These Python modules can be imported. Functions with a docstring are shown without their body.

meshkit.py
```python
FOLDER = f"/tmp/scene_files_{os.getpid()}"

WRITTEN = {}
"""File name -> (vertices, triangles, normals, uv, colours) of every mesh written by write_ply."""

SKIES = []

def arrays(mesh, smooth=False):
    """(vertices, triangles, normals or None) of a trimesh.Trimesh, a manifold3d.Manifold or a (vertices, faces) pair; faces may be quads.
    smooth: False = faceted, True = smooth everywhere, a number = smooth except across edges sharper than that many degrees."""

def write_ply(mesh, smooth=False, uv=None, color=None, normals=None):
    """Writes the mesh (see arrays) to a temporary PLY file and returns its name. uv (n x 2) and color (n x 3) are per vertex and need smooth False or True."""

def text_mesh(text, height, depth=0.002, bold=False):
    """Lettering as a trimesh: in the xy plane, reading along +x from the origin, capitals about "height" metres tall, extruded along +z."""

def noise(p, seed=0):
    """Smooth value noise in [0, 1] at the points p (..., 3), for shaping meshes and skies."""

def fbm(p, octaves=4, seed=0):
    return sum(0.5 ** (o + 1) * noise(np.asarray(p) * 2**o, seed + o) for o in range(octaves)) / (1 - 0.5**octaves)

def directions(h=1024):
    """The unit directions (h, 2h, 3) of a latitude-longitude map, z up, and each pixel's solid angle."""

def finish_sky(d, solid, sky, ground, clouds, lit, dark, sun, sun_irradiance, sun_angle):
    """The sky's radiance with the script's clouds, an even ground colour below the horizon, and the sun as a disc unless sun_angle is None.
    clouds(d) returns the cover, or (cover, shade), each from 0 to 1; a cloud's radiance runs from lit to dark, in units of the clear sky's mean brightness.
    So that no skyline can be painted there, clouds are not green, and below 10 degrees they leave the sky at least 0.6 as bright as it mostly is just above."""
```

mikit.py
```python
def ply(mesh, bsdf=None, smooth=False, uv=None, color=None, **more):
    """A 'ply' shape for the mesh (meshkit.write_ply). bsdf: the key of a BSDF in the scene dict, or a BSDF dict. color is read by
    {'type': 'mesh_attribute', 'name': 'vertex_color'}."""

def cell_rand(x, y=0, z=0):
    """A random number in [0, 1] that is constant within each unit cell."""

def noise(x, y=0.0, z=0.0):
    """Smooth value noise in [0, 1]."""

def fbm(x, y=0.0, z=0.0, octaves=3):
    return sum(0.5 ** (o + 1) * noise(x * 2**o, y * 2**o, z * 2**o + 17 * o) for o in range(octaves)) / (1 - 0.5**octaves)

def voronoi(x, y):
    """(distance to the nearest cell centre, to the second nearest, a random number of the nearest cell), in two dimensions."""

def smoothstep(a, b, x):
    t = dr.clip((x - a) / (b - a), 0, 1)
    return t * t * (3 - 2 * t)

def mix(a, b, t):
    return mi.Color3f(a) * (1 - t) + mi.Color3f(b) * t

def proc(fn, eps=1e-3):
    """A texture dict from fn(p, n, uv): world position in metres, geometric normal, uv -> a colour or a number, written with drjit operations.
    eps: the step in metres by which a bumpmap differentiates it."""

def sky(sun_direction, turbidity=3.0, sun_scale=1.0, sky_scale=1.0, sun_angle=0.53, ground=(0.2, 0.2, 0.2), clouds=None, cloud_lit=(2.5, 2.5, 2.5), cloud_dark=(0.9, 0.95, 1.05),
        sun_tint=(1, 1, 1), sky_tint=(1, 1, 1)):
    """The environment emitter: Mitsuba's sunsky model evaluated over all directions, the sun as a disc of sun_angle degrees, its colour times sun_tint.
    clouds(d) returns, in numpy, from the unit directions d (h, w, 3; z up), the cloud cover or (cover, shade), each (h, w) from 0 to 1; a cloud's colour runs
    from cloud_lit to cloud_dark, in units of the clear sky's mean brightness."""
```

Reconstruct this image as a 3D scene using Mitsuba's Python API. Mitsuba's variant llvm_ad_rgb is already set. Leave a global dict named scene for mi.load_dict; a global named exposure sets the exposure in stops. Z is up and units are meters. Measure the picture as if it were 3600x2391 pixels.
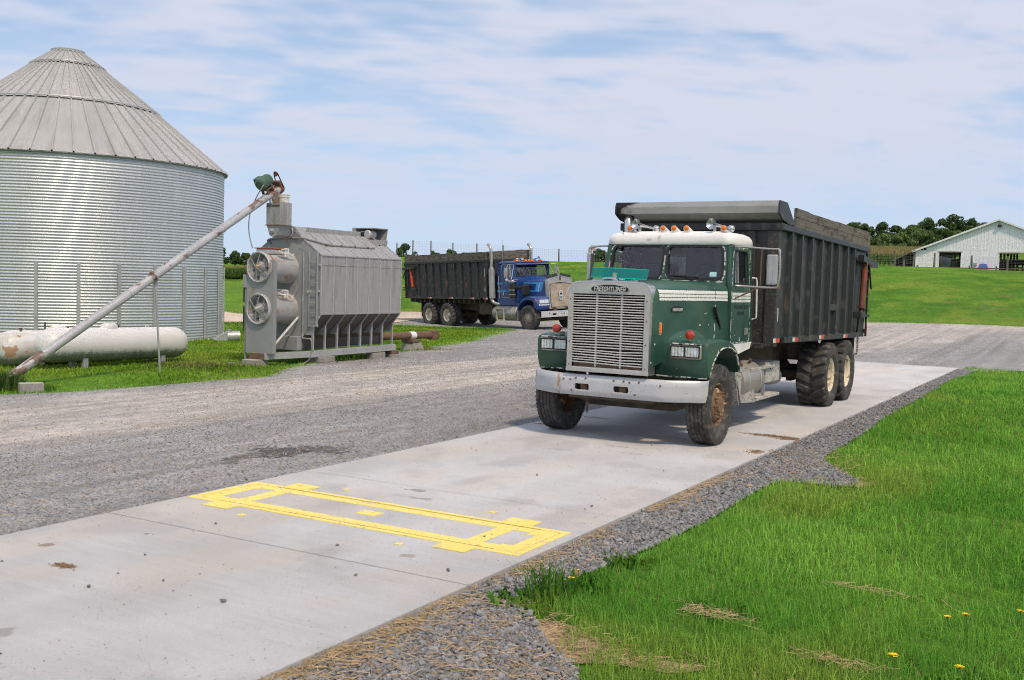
import math, random
import numpy as np, trimesh, shapely
from shapely.geometry import Polygon, LineString, Point, box as sbox
import drjit as dr
import mitsuba as mi
import mikit, meshkit
from mikit import proc, noise, fbm, voronoi, smoothstep, mix, cell_rand

T = mi.ScalarTransform4f
scene, labels = {}, {}
RND = random.Random(7)
RNG = np.random.default_rng(11)

# ------------------------------------------------------------------ camera, sky, exposure
exposure = 1.25
scene['camera'] = {'type': 'perspective', 'fov': 52.6126, 'fov_axis': 'x', 'near_clip': 0.1, 'far_clip': 3000.0,
                   'to_world': T().look_at(origin=[0, 0, 2.04], target=[-4.9999475, 8.6425398, 2.04 - 0.5541031], up=[-0.05175981, 0.03404581, 0.99807906])}
SUN = np.array([0.505, -0.35, 0.788])


def cloud_cover(d):
    z = np.maximum(d[..., 2], 0.0)
    k = 1.0 / (z + 0.16)
    u = (d[..., 0] * 0.866 + d[..., 1] * 0.50) * k     # across the view
    v = (-d[..., 0] * 0.50 + d[..., 1] * 0.866) * k    # along the view
    a, b = u + 0.30 * v, v - 0.22 * u
    n3 = lambda x, y, o, s: meshkit.fbm(np.stack([x, y, 0 * x + s], -1), o, seed=s)
    wx, wy = n3(a * 1.3, b * 1.3, 3, 5) - 0.5, n3(a * 1.3 + 9, b * 1.3, 3, 6) - 0.5
    big = n3(a * 0.62 + wx * 0.8, b * 0.95 + wy * 0.8, 4, 22)
    cell = n3(a * 4.0 + wx * 1.5, b * 9.0 + wy * 2.0, 3, 2)
    rip = 0.5 + 0.5 * np.sin((b * 2.1 + 0.55 * a + wy * 1.6 + wx * 0.7) * 6.3)
    fine = n3(a * 11 + wx * 3, b * 24 + wy * 3, 3, 8)
    s = 0.42 * big + 0.38 * cell + 0.09 * rip * (0.4 + big) + 0.17 * fine
    c = np.clip((s - 0.31) / 0.27, 0, 1)
    c = c * c * (3 - 2 * c)
    low = np.clip(z / 0.16, 0, 1)
    veil = 0.42 + 0.28 * (1 - low)
    cover = np.clip(veil + (0.56 * (0.25 + 0.75 * low)) * c, 0, 1)
    shade = np.clip(0.45 * (1 - c) * low + 0.30 * (cell - 0.4) + 0.70 * (1 - low), 0, 1)
    return cover, shade


scene['sky'] = mikit.sky(SUN.tolist(), turbidity=3.0, sun_scale=0.72, sky_scale=1.65, sun_angle=5.5, ground=(0.16, 0.17, 0.11), clouds=cloud_cover,
                         cloud_lit=(1.92, 2.00, 2.36), cloud_dark=(1.62, 1.95, 2.50), sky_tint=(0.92, 1.02, 1.06), sun_tint=(1.0, 0.98, 0.945))

# ------------------------------------------------------------------ helpers
_used = {}


def key_of(name):
    n = _used.get(name, 0)
    _used[name] = n + 1
    return name if n == 0 else f'{name}_{n:03d}'


def thing(name, label, cat, group=None):
    k = key_of(name)
    labels[k] = {'label': label, 'category': cat}
    if group:
        labels[k]['group'] = group
    return k


def E(parent, name, mesh, mat, smooth=35, label=None, M=None, kind=None, cat=None, group=None, color=None):
    """one entry; parent None = top level. Returns its key."""
    k = key_of(name if parent is None else f'{parent}__{name}')
    if M is not None:
        mesh = mesh.copy()
        mesh.apply_transform(M)
    scene[k] = mikit.ply(mesh, mat, smooth=smooth if color is None else False, color=color)
    d = {a: b for a, b in (('label', label), ('kind', kind), ('category', cat), ('group', group)) if b}
    if d:
        labels[k] = d
    return k


def add(*ms):
    return trimesh.util.concatenate([m for m in ms if m is not None])


def TM(v, f):
    f = np.asarray(f, int)
    if f.shape[1] == 4:
        f = np.vstack([f[:, [0, 1, 2]], f[:, [0, 2, 3]]])
    return trimesh.Trimesh(np.asarray(v, float), f, process=False)


def box(x0, x1, y0, y1, z0, z1, b=0.0):
    lo, hi = np.minimum([x0, y0, z0], [x1, y1, z1]), np.maximum([x0, y0, z0], [x1, y1, z1])
    c = np.array([[x, y, z] for x in (0, 1) for y in (0, 1) for z in (0, 1)], float)
    if b <= 0:
        v = lo + c * (hi - lo)
        return TM(v, [[0, 1, 3, 2], [4, 6, 7, 5], [0, 4, 5, 1], [2, 3, 7, 6], [0, 2, 6, 4], [1, 5, 7, 3]])
    b = min(b, 0.45 * float((hi - lo).min()))
    pts = []
    for s in c:
        p = lo + s * (hi - lo)
        q = p + (1 - 2 * s) * b
        for k in range(3):
            e = q.copy()
            e[k] = p[k]
            pts.append(e)
    return hull(pts)


def hull(pts):
    return trimesh.convex.convex_hull(np.asarray(pts, float))


_AX = {'x': np.array([[0, 0, 1], [1, 0, 0], [0, 1, 0]], float), 'y': np.array([[1, 0, 0], [0, 0, 1], [0, 1, 0]], float), 'z': np.eye(3)}


def prism(poly, a, b, axis='x'):
    """2-D polygon extruded along an axis: x: (y, z), y: (x, z), z: (x, y)."""
    if not isinstance(poly, shapely.geometry.base.BaseGeometry):
        poly = Polygon(poly)
    gs = [g for g in getattr(poly, 'geoms', [poly]) if g.area > 1e-9]
    ms = [trimesh.creation.extrude_polygon(g, abs(b - a), engine='earcut') for g in gs]
    m = add(*ms)
    v = m.vertices.copy()
    v[:, 2] += min(a, b)
    m = trimesh.Trimesh(v @ _AX[axis].T, m.faces, process=False)
    if axis == 'y':
        m.invert()
    return m


def frames(p):
    p = np.asarray(p, float)
    t = np.gradient(p, axis=0)
    t /= np.linalg.norm(t, axis=1, keepdims=True) + 1e-12
    ref = np.array([0, 0, 1.0]) if abs(t[0, 2]) < 0.9 else np.array([1.0, 0, 0])
    us, vs = [], []
    u = np.cross(ref, t[0])
    for k in range(len(p)):
        u = u - t[k] * (u @ t[k])
        u /= np.linalg.norm(u) + 1e-12
        us.append(u)
        vs.append(np.cross(t[k], u))
    return p, np.array(us), np.array(vs)


def tube(pts, r, n=8):
    p, u, v = frames(pts)
    r = np.broadcast_to(np.asarray(r, float), (len(p),))
    a = np.linspace(0, 2 * np.pi, n, endpoint=False)
    ring = p[:, None] + r[:, None, None] * (np.cos(a)[None, :, None] * u[:, None] + np.sin(a)[None, :, None] * v[:, None])
    return loft(ring)


def loft(rings, cap=True, closed=True):
    R = np.asarray(rings, float)
    m, n = R.shape[:2]
    f = []
    i = np.arange(n if closed else n - 1)
    j = (i + 1) % n
    for k in range(m - 1):
        f.append(np.stack([k * n + i, k * n + j, (k + 1) * n + j, (k + 1) * n + i], 1))
    v = R.reshape(-1, 3)
    f = np.vstack(f)
    f = np.vstack([f[:, [0, 1, 2]], f[:, [0, 2, 3]]])
    if cap and closed:
        c0, c1 = R[0].mean(0), R[-1].mean(0)
        v = np.vstack([v, c0, c1])
        a, b = len(v) - 2, len(v) - 1
        f = np.vstack([f, np.stack([np.full(n, a), j, i], 1), np.stack([np.full(n, b), (m - 1) * n + i, (m - 1) * n + j], 1)])
    return TM(v, f)


def lathe(prof, axis='z', c=(0, 0, 0), n=28, a0=0.0, a1=2 * math.pi):
    """prof: (radius, position along axis)."""
    prof = np.asarray(prof, float)
    full = abs(a1 - a0 - 2 * math.pi) < 1e-6
    a = np.linspace(a0, a1, n, endpoint=not full)
    P = np.stack([prof[:, None, 0] * np.cos(a), prof[:, None, 0] * np.sin(a), np.broadcast_to(prof[:, None, 1], (len(prof), n))], -1)
    m = loft(P, cap=False, closed=full)
    P2 = m.vertices
    if axis == 'x':
        P2 = P2[:, [2, 0, 1]]
    elif axis == 'y':
        P2 = P2[:, [1, 2, 0]]
    return trimesh.Trimesh(P2 + np.asarray(c), m.faces, process=False)


def layers(poly, stations, axis='x'):
    """a polygon lofted through (position, inset) stations, vertex for vertex: an extrusion with rounded rims."""
    p = np.asarray(poly, float)
    if Polygon(p).exterior.is_ccw is False:
        p = p[::-1]
    nx = np.roll(p, -1, 0) - p
    pv = p - np.roll(p, 1, 0)
    n1 = np.stack([nx[:, 1], -nx[:, 0]], 1) / (np.linalg.norm(nx, axis=1, keepdims=True) + 1e-9)
    n0 = np.stack([pv[:, 1], -pv[:, 0]], 1) / (np.linalg.norm(pv, axis=1, keepdims=True) + 1e-9)
    nn = n0 + n1
    nn /= np.maximum(np.linalg.norm(nn, axis=1, keepdims=True), 1e-9)
    nn /= np.maximum((nn * n1).sum(1, keepdims=True), 0.5)
    v, f = [], []
    N = len(p)
    for x, ins in stations:
        q = p - nn * ins
        v.append(np.column_stack([q, np.full(N, x)]))
    i = np.arange(N)
    j = (i + 1) % N
    up = stations[-1][0] > stations[0][0]
    for k in range(len(stations) - 1):
        quad = np.stack([k * N + i, k * N + j, (k + 1) * N + j, (k + 1) * N + i], 1)
        f.append(quad if up else quad[:, ::-1])
    f = np.vstack(f)
    f = np.vstack([f[:, [0, 1, 2]], f[:, [0, 2, 3]]])
    pv2, tri = trimesh.creation.triangulate_polygon(Polygon(p - nn * stations[0][1]), engine='earcut')
    caps = []
    for q, flip in ((0, up), (len(stations) - 1, not up)):
        pv2, tri = trimesh.creation.triangulate_polygon(Polygon(p - nn * stations[q][1]), engine='earcut')
        base = sum(len(x) for x in v)
        v.append(np.column_stack([pv2, np.full(len(pv2), stations[q][0])]))
        caps.append((tri[:, ::-1] if flip else tri) + base)
    f = np.vstack([f] + caps)
    v = np.vstack(v) @ _AX[axis].T
    m = trimesh.Trimesh(v, f, process=False)
    if axis == 'y':
        m.invert()
    return m


def rrect(x0, x1, y0, y1, r, n=4):
    pts = []
    for cx, cy, a in ((x1 - r, y1 - r, 0), (x0 + r, y1 - r, 90), (x0 + r, y0 + r, 180), (x1 - r, y0 + r, 270)):
        for k in range(n + 1):
            t = math.radians(a + 90 * k / n)
            pts.append((cx + r * math.cos(t), cy + r * math.sin(t)))
    return pts


def mat4(R=None, t=(0, 0, 0)):
    M = np.eye(4)
    if R is not None:
        M[:3, :3] = R
    M[:3, 3] = t
    return M


def rot(axis, deg, c=(0, 0, 0)):
    return trimesh.transformations.rotation_matrix(math.radians(deg), axis, c)


def xf(m, M):
    m = m.copy()
    m.apply_transform(M)
    return m


def bar(a, b, w, h=None):
    """a square bar from a to b, width w (sideways) and height h."""
    a, b = np.asarray(a, float), np.asarray(b, float)
    h = h or w
    t = (b - a) / np.linalg.norm(b - a)
    s = np.cross(t, [0, 0, 1]) if abs(t[2]) < 0.95 else np.array([1.0, 0, 0])
    s = s / np.linalg.norm(s)
    u = np.cross(s, t)
    ring = lambda p: [p + s * w / 2 + u * h / 2, p - s * w / 2 + u * h / 2, p - s * w / 2 - u * h / 2, p + s * w / 2 - u * h / 2]
    return loft([ring(b), ring(a)])


def rodrigues_to(d):
    """rotation that takes +z to d."""
    d = np.asarray(d, float) / np.linalg.norm(d)
    return trimesh.geometry.align_vectors([0, 0, 1], d)[:3, :3]


def smear(x, y, z, k=1.0):
    return fbm(x * k, y * k, z * k, 3)


# ------------------------------------------------------------------ materials
def bs(key, d):
    scene[key] = d
    return key


def pr(color, rough=0.5, metallic=0.0, spec=0.5, **kw):
    d = {'type': 'principled', 'roughness': rough, 'metallic': metallic, 'specular': spec, **kw}
    d['base_color'] = color if isinstance(color, dict) else {'type': 'rgb', 'value': list(color)}
    return d


def two(d):
    return {'type': 'twosided', 'bsdf': d}


def bump(d, fn, scale=1.0, eps=0.003):
    return {'type': 'bumpmap', 'arbitrary': proc(fn, eps=eps), 'scale': scale, 'bsdf': d}


C3 = mi.Color3f


def f_concrete(p, n, uv):
    big = fbm(p.x * 0.55, p.y * 0.35, 3.0, 4)
    mid = fbm(p.x * 2.3 + 9, p.y * 1.1, 1.0, 3)
    trow = fbm(p.x * 3.0, p.y * 22.0, 2.0, 3)
    c = mix(C3(0.345, 0.347, 0.346), C3(0.455, 0.458, 0.462), smoothstep(0.25, 0.75, 0.55 * big + 0.3 * mid + 0.15 * trow))
    tan = smoothstep(0.50, 0.72, fbm(p.x * 1.3 + 31, p.y * 0.8 + 4, 0.0, 4))
    c = mix(c, C3(0.44, 0.385, 0.325), 0.38 * tan)
    gry = smoothstep(0.60, 0.74, fbm(p.x * 1.7 + 5, p.y * 1.2 + 70, 0.0, 4))
    c = mix(c, C3(0.30, 0.30, 0.297), 0.45 * gry)
    speck = smoothstep(0.88, 0.93, noise(p.x * 60, p.y * 60, 1.0)) * smoothstep(0.35, 0.6, fbm(p.x * 0.9, p.y * 0.9 + 40, 0.0, 2))
    c = mix(c, C3(0.25, 0.21, 0.17), 0.55 * speck)
    fine = noise(p.x * 160, p.y * 160, 0.0)
    return c * (0.94 + 0.12 * fine)


def stain(p, cx, cy, rx, ry, k, seed):
    q = dr.sqrt(dr.square((p.x - cx) / rx) + dr.square((p.y - cy) / ry))
    w = 0.9 * (fbm(p.x * 7 + seed, p.y * 4, 0.0, 3) - 0.5) + 0.9 * (noise(p.x * 22 + seed, p.y * 14, 2.0) - 0.5)
    return k * (1 - smoothstep(0.55, 0.95, q + w))


STAINS = [(-4.05, 14.28, .45, .13, .9, 1), (-3.75, 14.2, .2, .17, .9, 2), (-3.80, 12.75, .12, .17, .8, 5), (-6.16, 4.58, .12, .05, .85, 3), (-6.75, 4.86, .08, .05, .7, 7),
          (-6.9, 13.2, .3, .12, .8, 11), (-6.8, 14.4, .25, .1, .7, 12), (-6.44, 5.51, .04, .035, .7, 14), (-4.43, 6.18, .07, .05, .5, 15)]
GREYS = [(-5.28, 3.53, .12, .09, .6, 4), (-5.78, 8.18, .15, .06, .75, 8), (-5.51, 7.89, .17, .06, .6, 9), (-5.3, 12.0, .3, .05, .5, 21), (-5.0, 11.6, .35, .05, .4, 22), (-4.9, 15.5, .5, .06, .5, 23),
         (-5.8, 11.3, .25, .05, .5, 24)]


def f_slab(p, n, uv):
    c = f_concrete(p, n, uv)
    for s in STAINS:
        c = mix(c, C3(0.20, 0.13, 0.075), stain(p, *s))
    for s in GREYS:
        c = mix(c, C3(0.20, 0.19, 0.18), stain(p, *s))
    return c


bs('m_slab', two(bump(pr(proc(f_slab), 0.85, spec=0.25), lambda p, n, uv: 0.0012 * fbm(p.x * 60, p.y * 22, 0.0, 3) + 0.002 * noise(p.x * 5, p.y * 5, 0.0), 1.0, 0.004)))
bs('m_concrete', two(pr(proc(lambda p, n, uv: mix(C3(0.20, 0.19, 0.175), C3(0.40, 0.385, 0.36), fbm(p.x * 9, p.y * 9, p.z * 9, 4)) * (0.85 + 0.3 * noise(p.x * 60, p.y * 60, p.z * 60))), 0.9, spec=0.2)))


def f_yellow(p, n, uv):
    w = smoothstep(0.60, 0.78, fbm(p.x * 3.2 + 3, p.y * 7, 0.0, 4)) * smoothstep(0.35, 0.75, noise(p.x * 40, p.y * 40, 0.0))
    dirt = smoothstep(0.84, 0.9, noise(p.x * 38 + 7, p.y * 38, 1.0))
    c = mix(C3(0.78, 0.62, 0.13), C3(0.80, 0.66, 0.20), fbm(p.x * 6, p.y * 6, 0.0, 3))
    c = mix(c, C3(0.50, 0.44, 0.30), 0.55 * w)
    return mix(c, C3(0.25, 0.19, 0.1), 0.5 * dirt)


bs('m_yellow', two(pr(proc(f_yellow), 0.55, spec=0.4)))
bs('m_yellow_dark', two(pr((0.42, 0.25, 0.03), 0.7)))


def road_tone(p):
    xc = -12.6 + 4.4 * smoothstep(20.0, 46.0, p.y)
    wob = 1.1 * (fbm(p.x * 0.25, p.y * 0.12, 5.0, 3) - 0.5)
    d = dr.abs(p.x - xc + wob)
    half = 1.75 + 1.6 * smoothstep(25.0, 48.0, p.y)
    lane = 1 - smoothstep(half - 0.5, half + 0.55, d)
    rut = noise((p.x - xc) * 1.9 + 0.02 * p.y, p.y * 0.05, 8.0)
    far = smoothstep(44.0, 53.0, p.y)
    return dr.clip(dr.maximum(lane * (0.55 + 0.6 * rut), far), 0, 1)


def f_gravel(p, n, uv):
    k, k2, r = voronoi(p.x * 46.0, p.y * 46.0)
    k3, k4, r2 = voronoi(p.x * 17.0 + 3.1, p.y * 17.0)
    g = mix(C3(0.165, 0.165, 0.170), C3(0.33, 0.33, 0.335), r)
    b = mix(C3(0.285, 0.268, 0.250), C3(0.440, 0.418, 0.395), 0.45 * r + 0.55 * r2)
    t = road_tone(p)
    t = dr.clip(t + 0.9 * (noise(p.x * 3, p.y * 1.2, 0.0) - 0.5) * t * (1 - t) * 4, 0, 1)
    c = mix(g, b, t)
    big = fbm(p.x * 0.7, p.y * 0.35, 2.0, 4)
    rut2 = noise((p.x + 0.15 * fbm(p.x * 0.3, p.y * 0.2, 1.0, 2)) * 5.5, p.y * 0.16, 4.0)
    c = c * (0.80 + 0.40 * big) * (0.86 + 0.28 * noise(p.x * 8, p.y * 4, 6.0)) * (0.84 + 0.32 * rut2)
    for s in ((-8.35, 9.15, .42, .48, .9, 3), (-8.1, 9.55, .45, .30, .8, 5), (-8.45, 8.55, .22, .35, .7, 6), (-8.28, 8.2, .12, .15, .6, 9)):
        c = mix(c, C3(0.045, 0.042, 0.038), stain(p, *s) * 0.85)
    straw = smoothstep(0.86, 0.92, noise(p.x * 20, p.y * 9, 3.0))
    c = mix(c, C3(0.42, 0.33, 0.18), 0.35 * straw)
    return c


def h_gravel(p, n, uv):
    k, k2, r = voronoi(p.x * 36.0, p.y * 36.0)
    return 0.012 * (1 - k) * (0.5 + r) + 0.01 * noise(p.x * 6, p.y * 3, 0.0)


bs('m_gravel', two(bump(pr(proc(f_gravel), 0.95, spec=0.15), h_gravel, 1.0, 0.006)))
bs('m_gravel_strip', two(bump(pr(proc(lambda p, n, uv: mix(C3(0.10, 0.10, 0.105), C3(0.24, 0.24, 0.25), voronoi(p.x * 38.0, p.y * 38.0)[2])), 0.95, spec=0.15), h_gravel, 1.0, 0.006)))
bs('m_vcol', two({'type': 'principled', 'base_color': {'type': 'mesh_attribute', 'name': 'vertex_color'}, 'roughness': 0.85, 'specular': 0.25}))
bs('m_leafcol', {'type': 'principledthin', 'base_color': {'type': 'mesh_attribute', 'name': 'vertex_color'}, 'roughness': 0.6, 'diff_trans': 0.7, 'spec_trans': 0.0, 'eta': 1.3})


def f_lawn(p, n, uv):
    big = fbm(p.x * 0.16, p.y * 0.16, 1.0, 4)
    mid = fbm(p.x * 0.9 + 4, p.y * 0.9, 2.0, 4)
    fine = fbm(p.x * 9, p.y * 9, 3.0, 3)
    c = mix(C3(0.045, 0.118, 0.013), C3(0.098, 0.190, 0.022), smoothstep(0.25, 0.75, 0.5 * big + 0.5 * mid))
    yel = smoothstep(0.52, 0.74, fbm(p.x * 0.55 + 40, p.y * 0.32, 0.0, 4))
    c = mix(c, C3(0.155, 0.195, 0.03), 0.5 * yel)
    brn = smoothstep(0.66, 0.80, fbm(p.x * 1.1 + 8, p.y * 0.7 + 60, 0.0, 4))
    c = mix(c, C3(0.16, 0.135, 0.06), 0.45 * brn)
    return c * (0.62 + 0.76 * fine) * (0.72 + 0.56 * noise(p.x * 75, p.y * 75, 0.0))


bs('m_lawn', two(bump(pr(proc(f_lawn), 0.95, spec=0.1), lambda p, n, uv: 0.05 * fbm(p.x * 7, p.y * 7, 0.0, 3), 1.0, 0.02)))
bs('m_field', two(pr(proc(lambda p, n, uv: mix(C3(0.20, 0.19, 0.06), C3(0.27, 0.225, 0.085), fbm(p.x * 0.12, p.y * 0.4, 0.0, 4))), 0.95, spec=0.1)))
bs('m_soil', two(bump(pr(proc(lambda p, n, uv: mix(C3(0.20, 0.135, 0.085), C3(0.40, 0.31, 0.20), fbm(p.x * 7, p.y * 7, 0.0, 4)) * (0.75 + 0.5 * noise(p.x * 50, p.y * 50, 0.0))), 0.95, spec=0.1), lambda p, n, uv: 0.02 * fbm(p.x * 22, p.y * 22, 0.0, 3), 1.0, 0.008)))
bs('m_path', two(pr(proc(lambda p, n, uv: mix(C3(0.33, 0.27, 0.22), C3(0.46, 0.40, 0.34), fbm(p.x * 1.2, p.y * 1.2, 0.0, 4)) * (0.85 + 0.3 * noise(p.x * 14, p.y * 14, 0.0))), 0.95, spec=0.1)))

# ------------------------------------------------------------------ terrain
_az = np.array([-180, -66, -52, -45, -40, -36.4, -27, -12, -7.3, -3.9, 8, 40, 180.0])
_zc = np.array([0.05, 0.05, 0.10, 0.3, 2.6, 4.10, 4.12, 4.42, 4.38, 4.15, 4.0, 3.0, 0.05])      # height of the crest
_z0 = np.array([0.0, 0.0, 0.0, 0.0, 0.0, 0.0, 0.05, 0.50, 0.60, 0.60, 0.5, 0.2, 0.0])          # height at the foot of the hill
_zf = np.array([7.0, 7.0, 6.6, 5.8, 3.8, 3.6, 3.6, 23.0, 23.0, 21.0, 14.0, 9.0, 7.0])           # height far off (500 m)
D0, D1 = 55.0, 97.0


def ground_z(x, y):
    x, y = np.asarray(x, float), np.asarray(y, float)
    d = np.hypot(x, y)
    az = np.degrees(np.arctan2(x, y))
    zc, z0, zf = np.interp(az, _az, _zc), np.interp(az, _az, _z0), np.interp(az, _az, _zf)
    a = np.clip((d - 34) / (D0 - 34), 0, 1)
    z = z0 * a * a * (3 - 2 * a)
    t = np.clip((d - D0) / (D1 - D0), 0, 1)
    z = z + (zc - z0) * np.sin(t * np.pi / 2) ** 1.25
    far = np.clip((d - 130.0) / 370.0, 0, 3)
    z = z + (zf - zc) * np.minimum(far, 1.0) + np.maximum(far - 1, 0) * 6
    rough = 0.35 * (meshkit.fbm(np.stack([x * 0.05, y * 0.05, 0 * x], -1), 3, seed=4) - 0.5) * np.clip((d - 60) / 30, 0, 1)
    bx, by = x + 26.5, y - 41.0                              # the road falls away a little behind the blue truck and rises beside it
    z = z - 0.11 * np.exp(-(bx ** 2 + by ** 2) / 18.0) + 0.10 * np.exp(-((x + 20.6) ** 2 + (y - 41.2) ** 2) / 5.0)
    z = z + 0.065 * np.clip((-15.15 - x) / 0.8, 0, 1) * np.clip((60 - d) / 20, 0, 1)     # the lawn by the tanks lies as high as the slab
    return z + rough - 0.06


def polar_sheet(az, dd, dz=0.0):
    A, Dd = np.meshgrid(np.radians(az), dd)
    x, y = Dd * np.sin(A), Dd * np.cos(A)
    P = np.stack([x, y, ground_z(x, y) + dz], -1)
    return loft(P[:, ::-1], cap=False, closed=False)


dists = np.concatenate([[0.01], np.linspace(2, 30, 15), np.linspace(32, 112, 54), np.geomspace(116, 2600, 40)])
azs = np.concatenate([np.linspace(-180, -70, 23)[:-1], np.linspace(-70, 20, 181), np.linspace(20, 180, 33)[1:]])
E(None, 'lawn', polar_sheet(azs, dists), 'm_lawn', smooth=True, kind='structure', label='rolling green grass lawn rising to a hill behind the farmyard')


def draped(poly, step, dz, maxn=60000):
    poly = poly if hasattr(poly, 'bounds') else Polygon(poly)
    poly = poly.buffer(0)
    x0, y0, x1, y1 = poly.bounds
    V, F = [], []
    pp = shapely.prepared.prep(poly)
    for x in np.arange(math.floor(x0 / step) * step, x1, step):
        for y in np.arange(math.floor(y0 / step) * step, y1, step):
            c = sbox(x, y, x + step, y + step)
            if not pp.intersects(c):
                continue
            g = c if pp.contains(c) else poly.intersection(c)
            for h in getattr(g, 'geoms', [g]):
                if h.geom_type != 'Polygon' or h.area < 1e-6:
                    continue
                v, f = trimesh.creation.triangulate_polygon(h, engine='earcut')
                F.append(f + len(V))
                V.extend(v.tolist())
    V = np.array(V)
    return TM(np.column_stack([V, ground_z(V[:, 0], V[:, 1]) + dz]), np.vstack(F))


def wavy(pts, amp=0.12, step=0.5, seed=0):
    """the outline with an uneven edge."""
    ls = LineString(list(pts) + [pts[0]])
    s = np.arange(0, ls.length, step)
    q = np.array([ls.interpolate(t).coords[0] for t in s])
    n = meshkit.fbm(np.column_stack([q * 0.9, np.full(len(q), seed)]), 3, seed=seed)[:, None] - 0.5
    n2 = meshkit.fbm(np.column_stack([q * 0.9 + 50, np.full(len(q), seed)]), 3, seed=seed + 3)[:, None] - 0.5
    return Polygon(q + amp * 2 * np.hstack([n, n2])).buffer(0)


arc = lambda d, a0, a1, n: [(d * math.sin(math.radians(a)), d * math.cos(math.radians(a))) for a in np.linspace(a0, a1, n)]
# the yard: gravel road left of the slab, round behind it and out to the foot of the hill
yard_pts = [(-7.25, -5), (-15.9, -5), (-15.5, 10.3), (-15.2, 11.4), (-15.05, 13), (-14.94, 15.7), (-15.2, 16.2), (-15.75, 17.4), (-16.2, 19.4), (-16.5, 21), (-16.95, 23), (-17.57, 25.3), (-18.31, 28.3),
            (-20.19, 33.2), (-21.5, 36.7), (-22.6, 38.6), (-24.26, 39.9), (-26, 39.3), (-28.3, 38.1), (-31.9, 33.2), (-32.2, 31.4), (-36, 27), (-60, 30), (-60, 47), (-43.5, 42.4), (-39.2, 39.9), (-34.5, 42.0), (-30.8, 44.0)]
yard_pts += arc(55.6, -29, -3, 30) + arc(56.5, 0, 40, 20) + [(20, 36), (3, 33.5), (-2.05, 31.98), (-3.2, 30.5), (-3.4, 31.0), (-7.2, 31.2)]
yard = wavy(yard_pts, 0.16, 0.6, 3).union(Polygon([(-7.25, -5), (-8, -5), (-8, 31.3), (-7.25, 31.3)]))
E(None, 'gravel_road', draped(yard, 1.0, 0.04), 'm_gravel', smooth=False, kind='structure', label='grey and beige crushed stone farm road beside the concrete slab')
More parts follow.
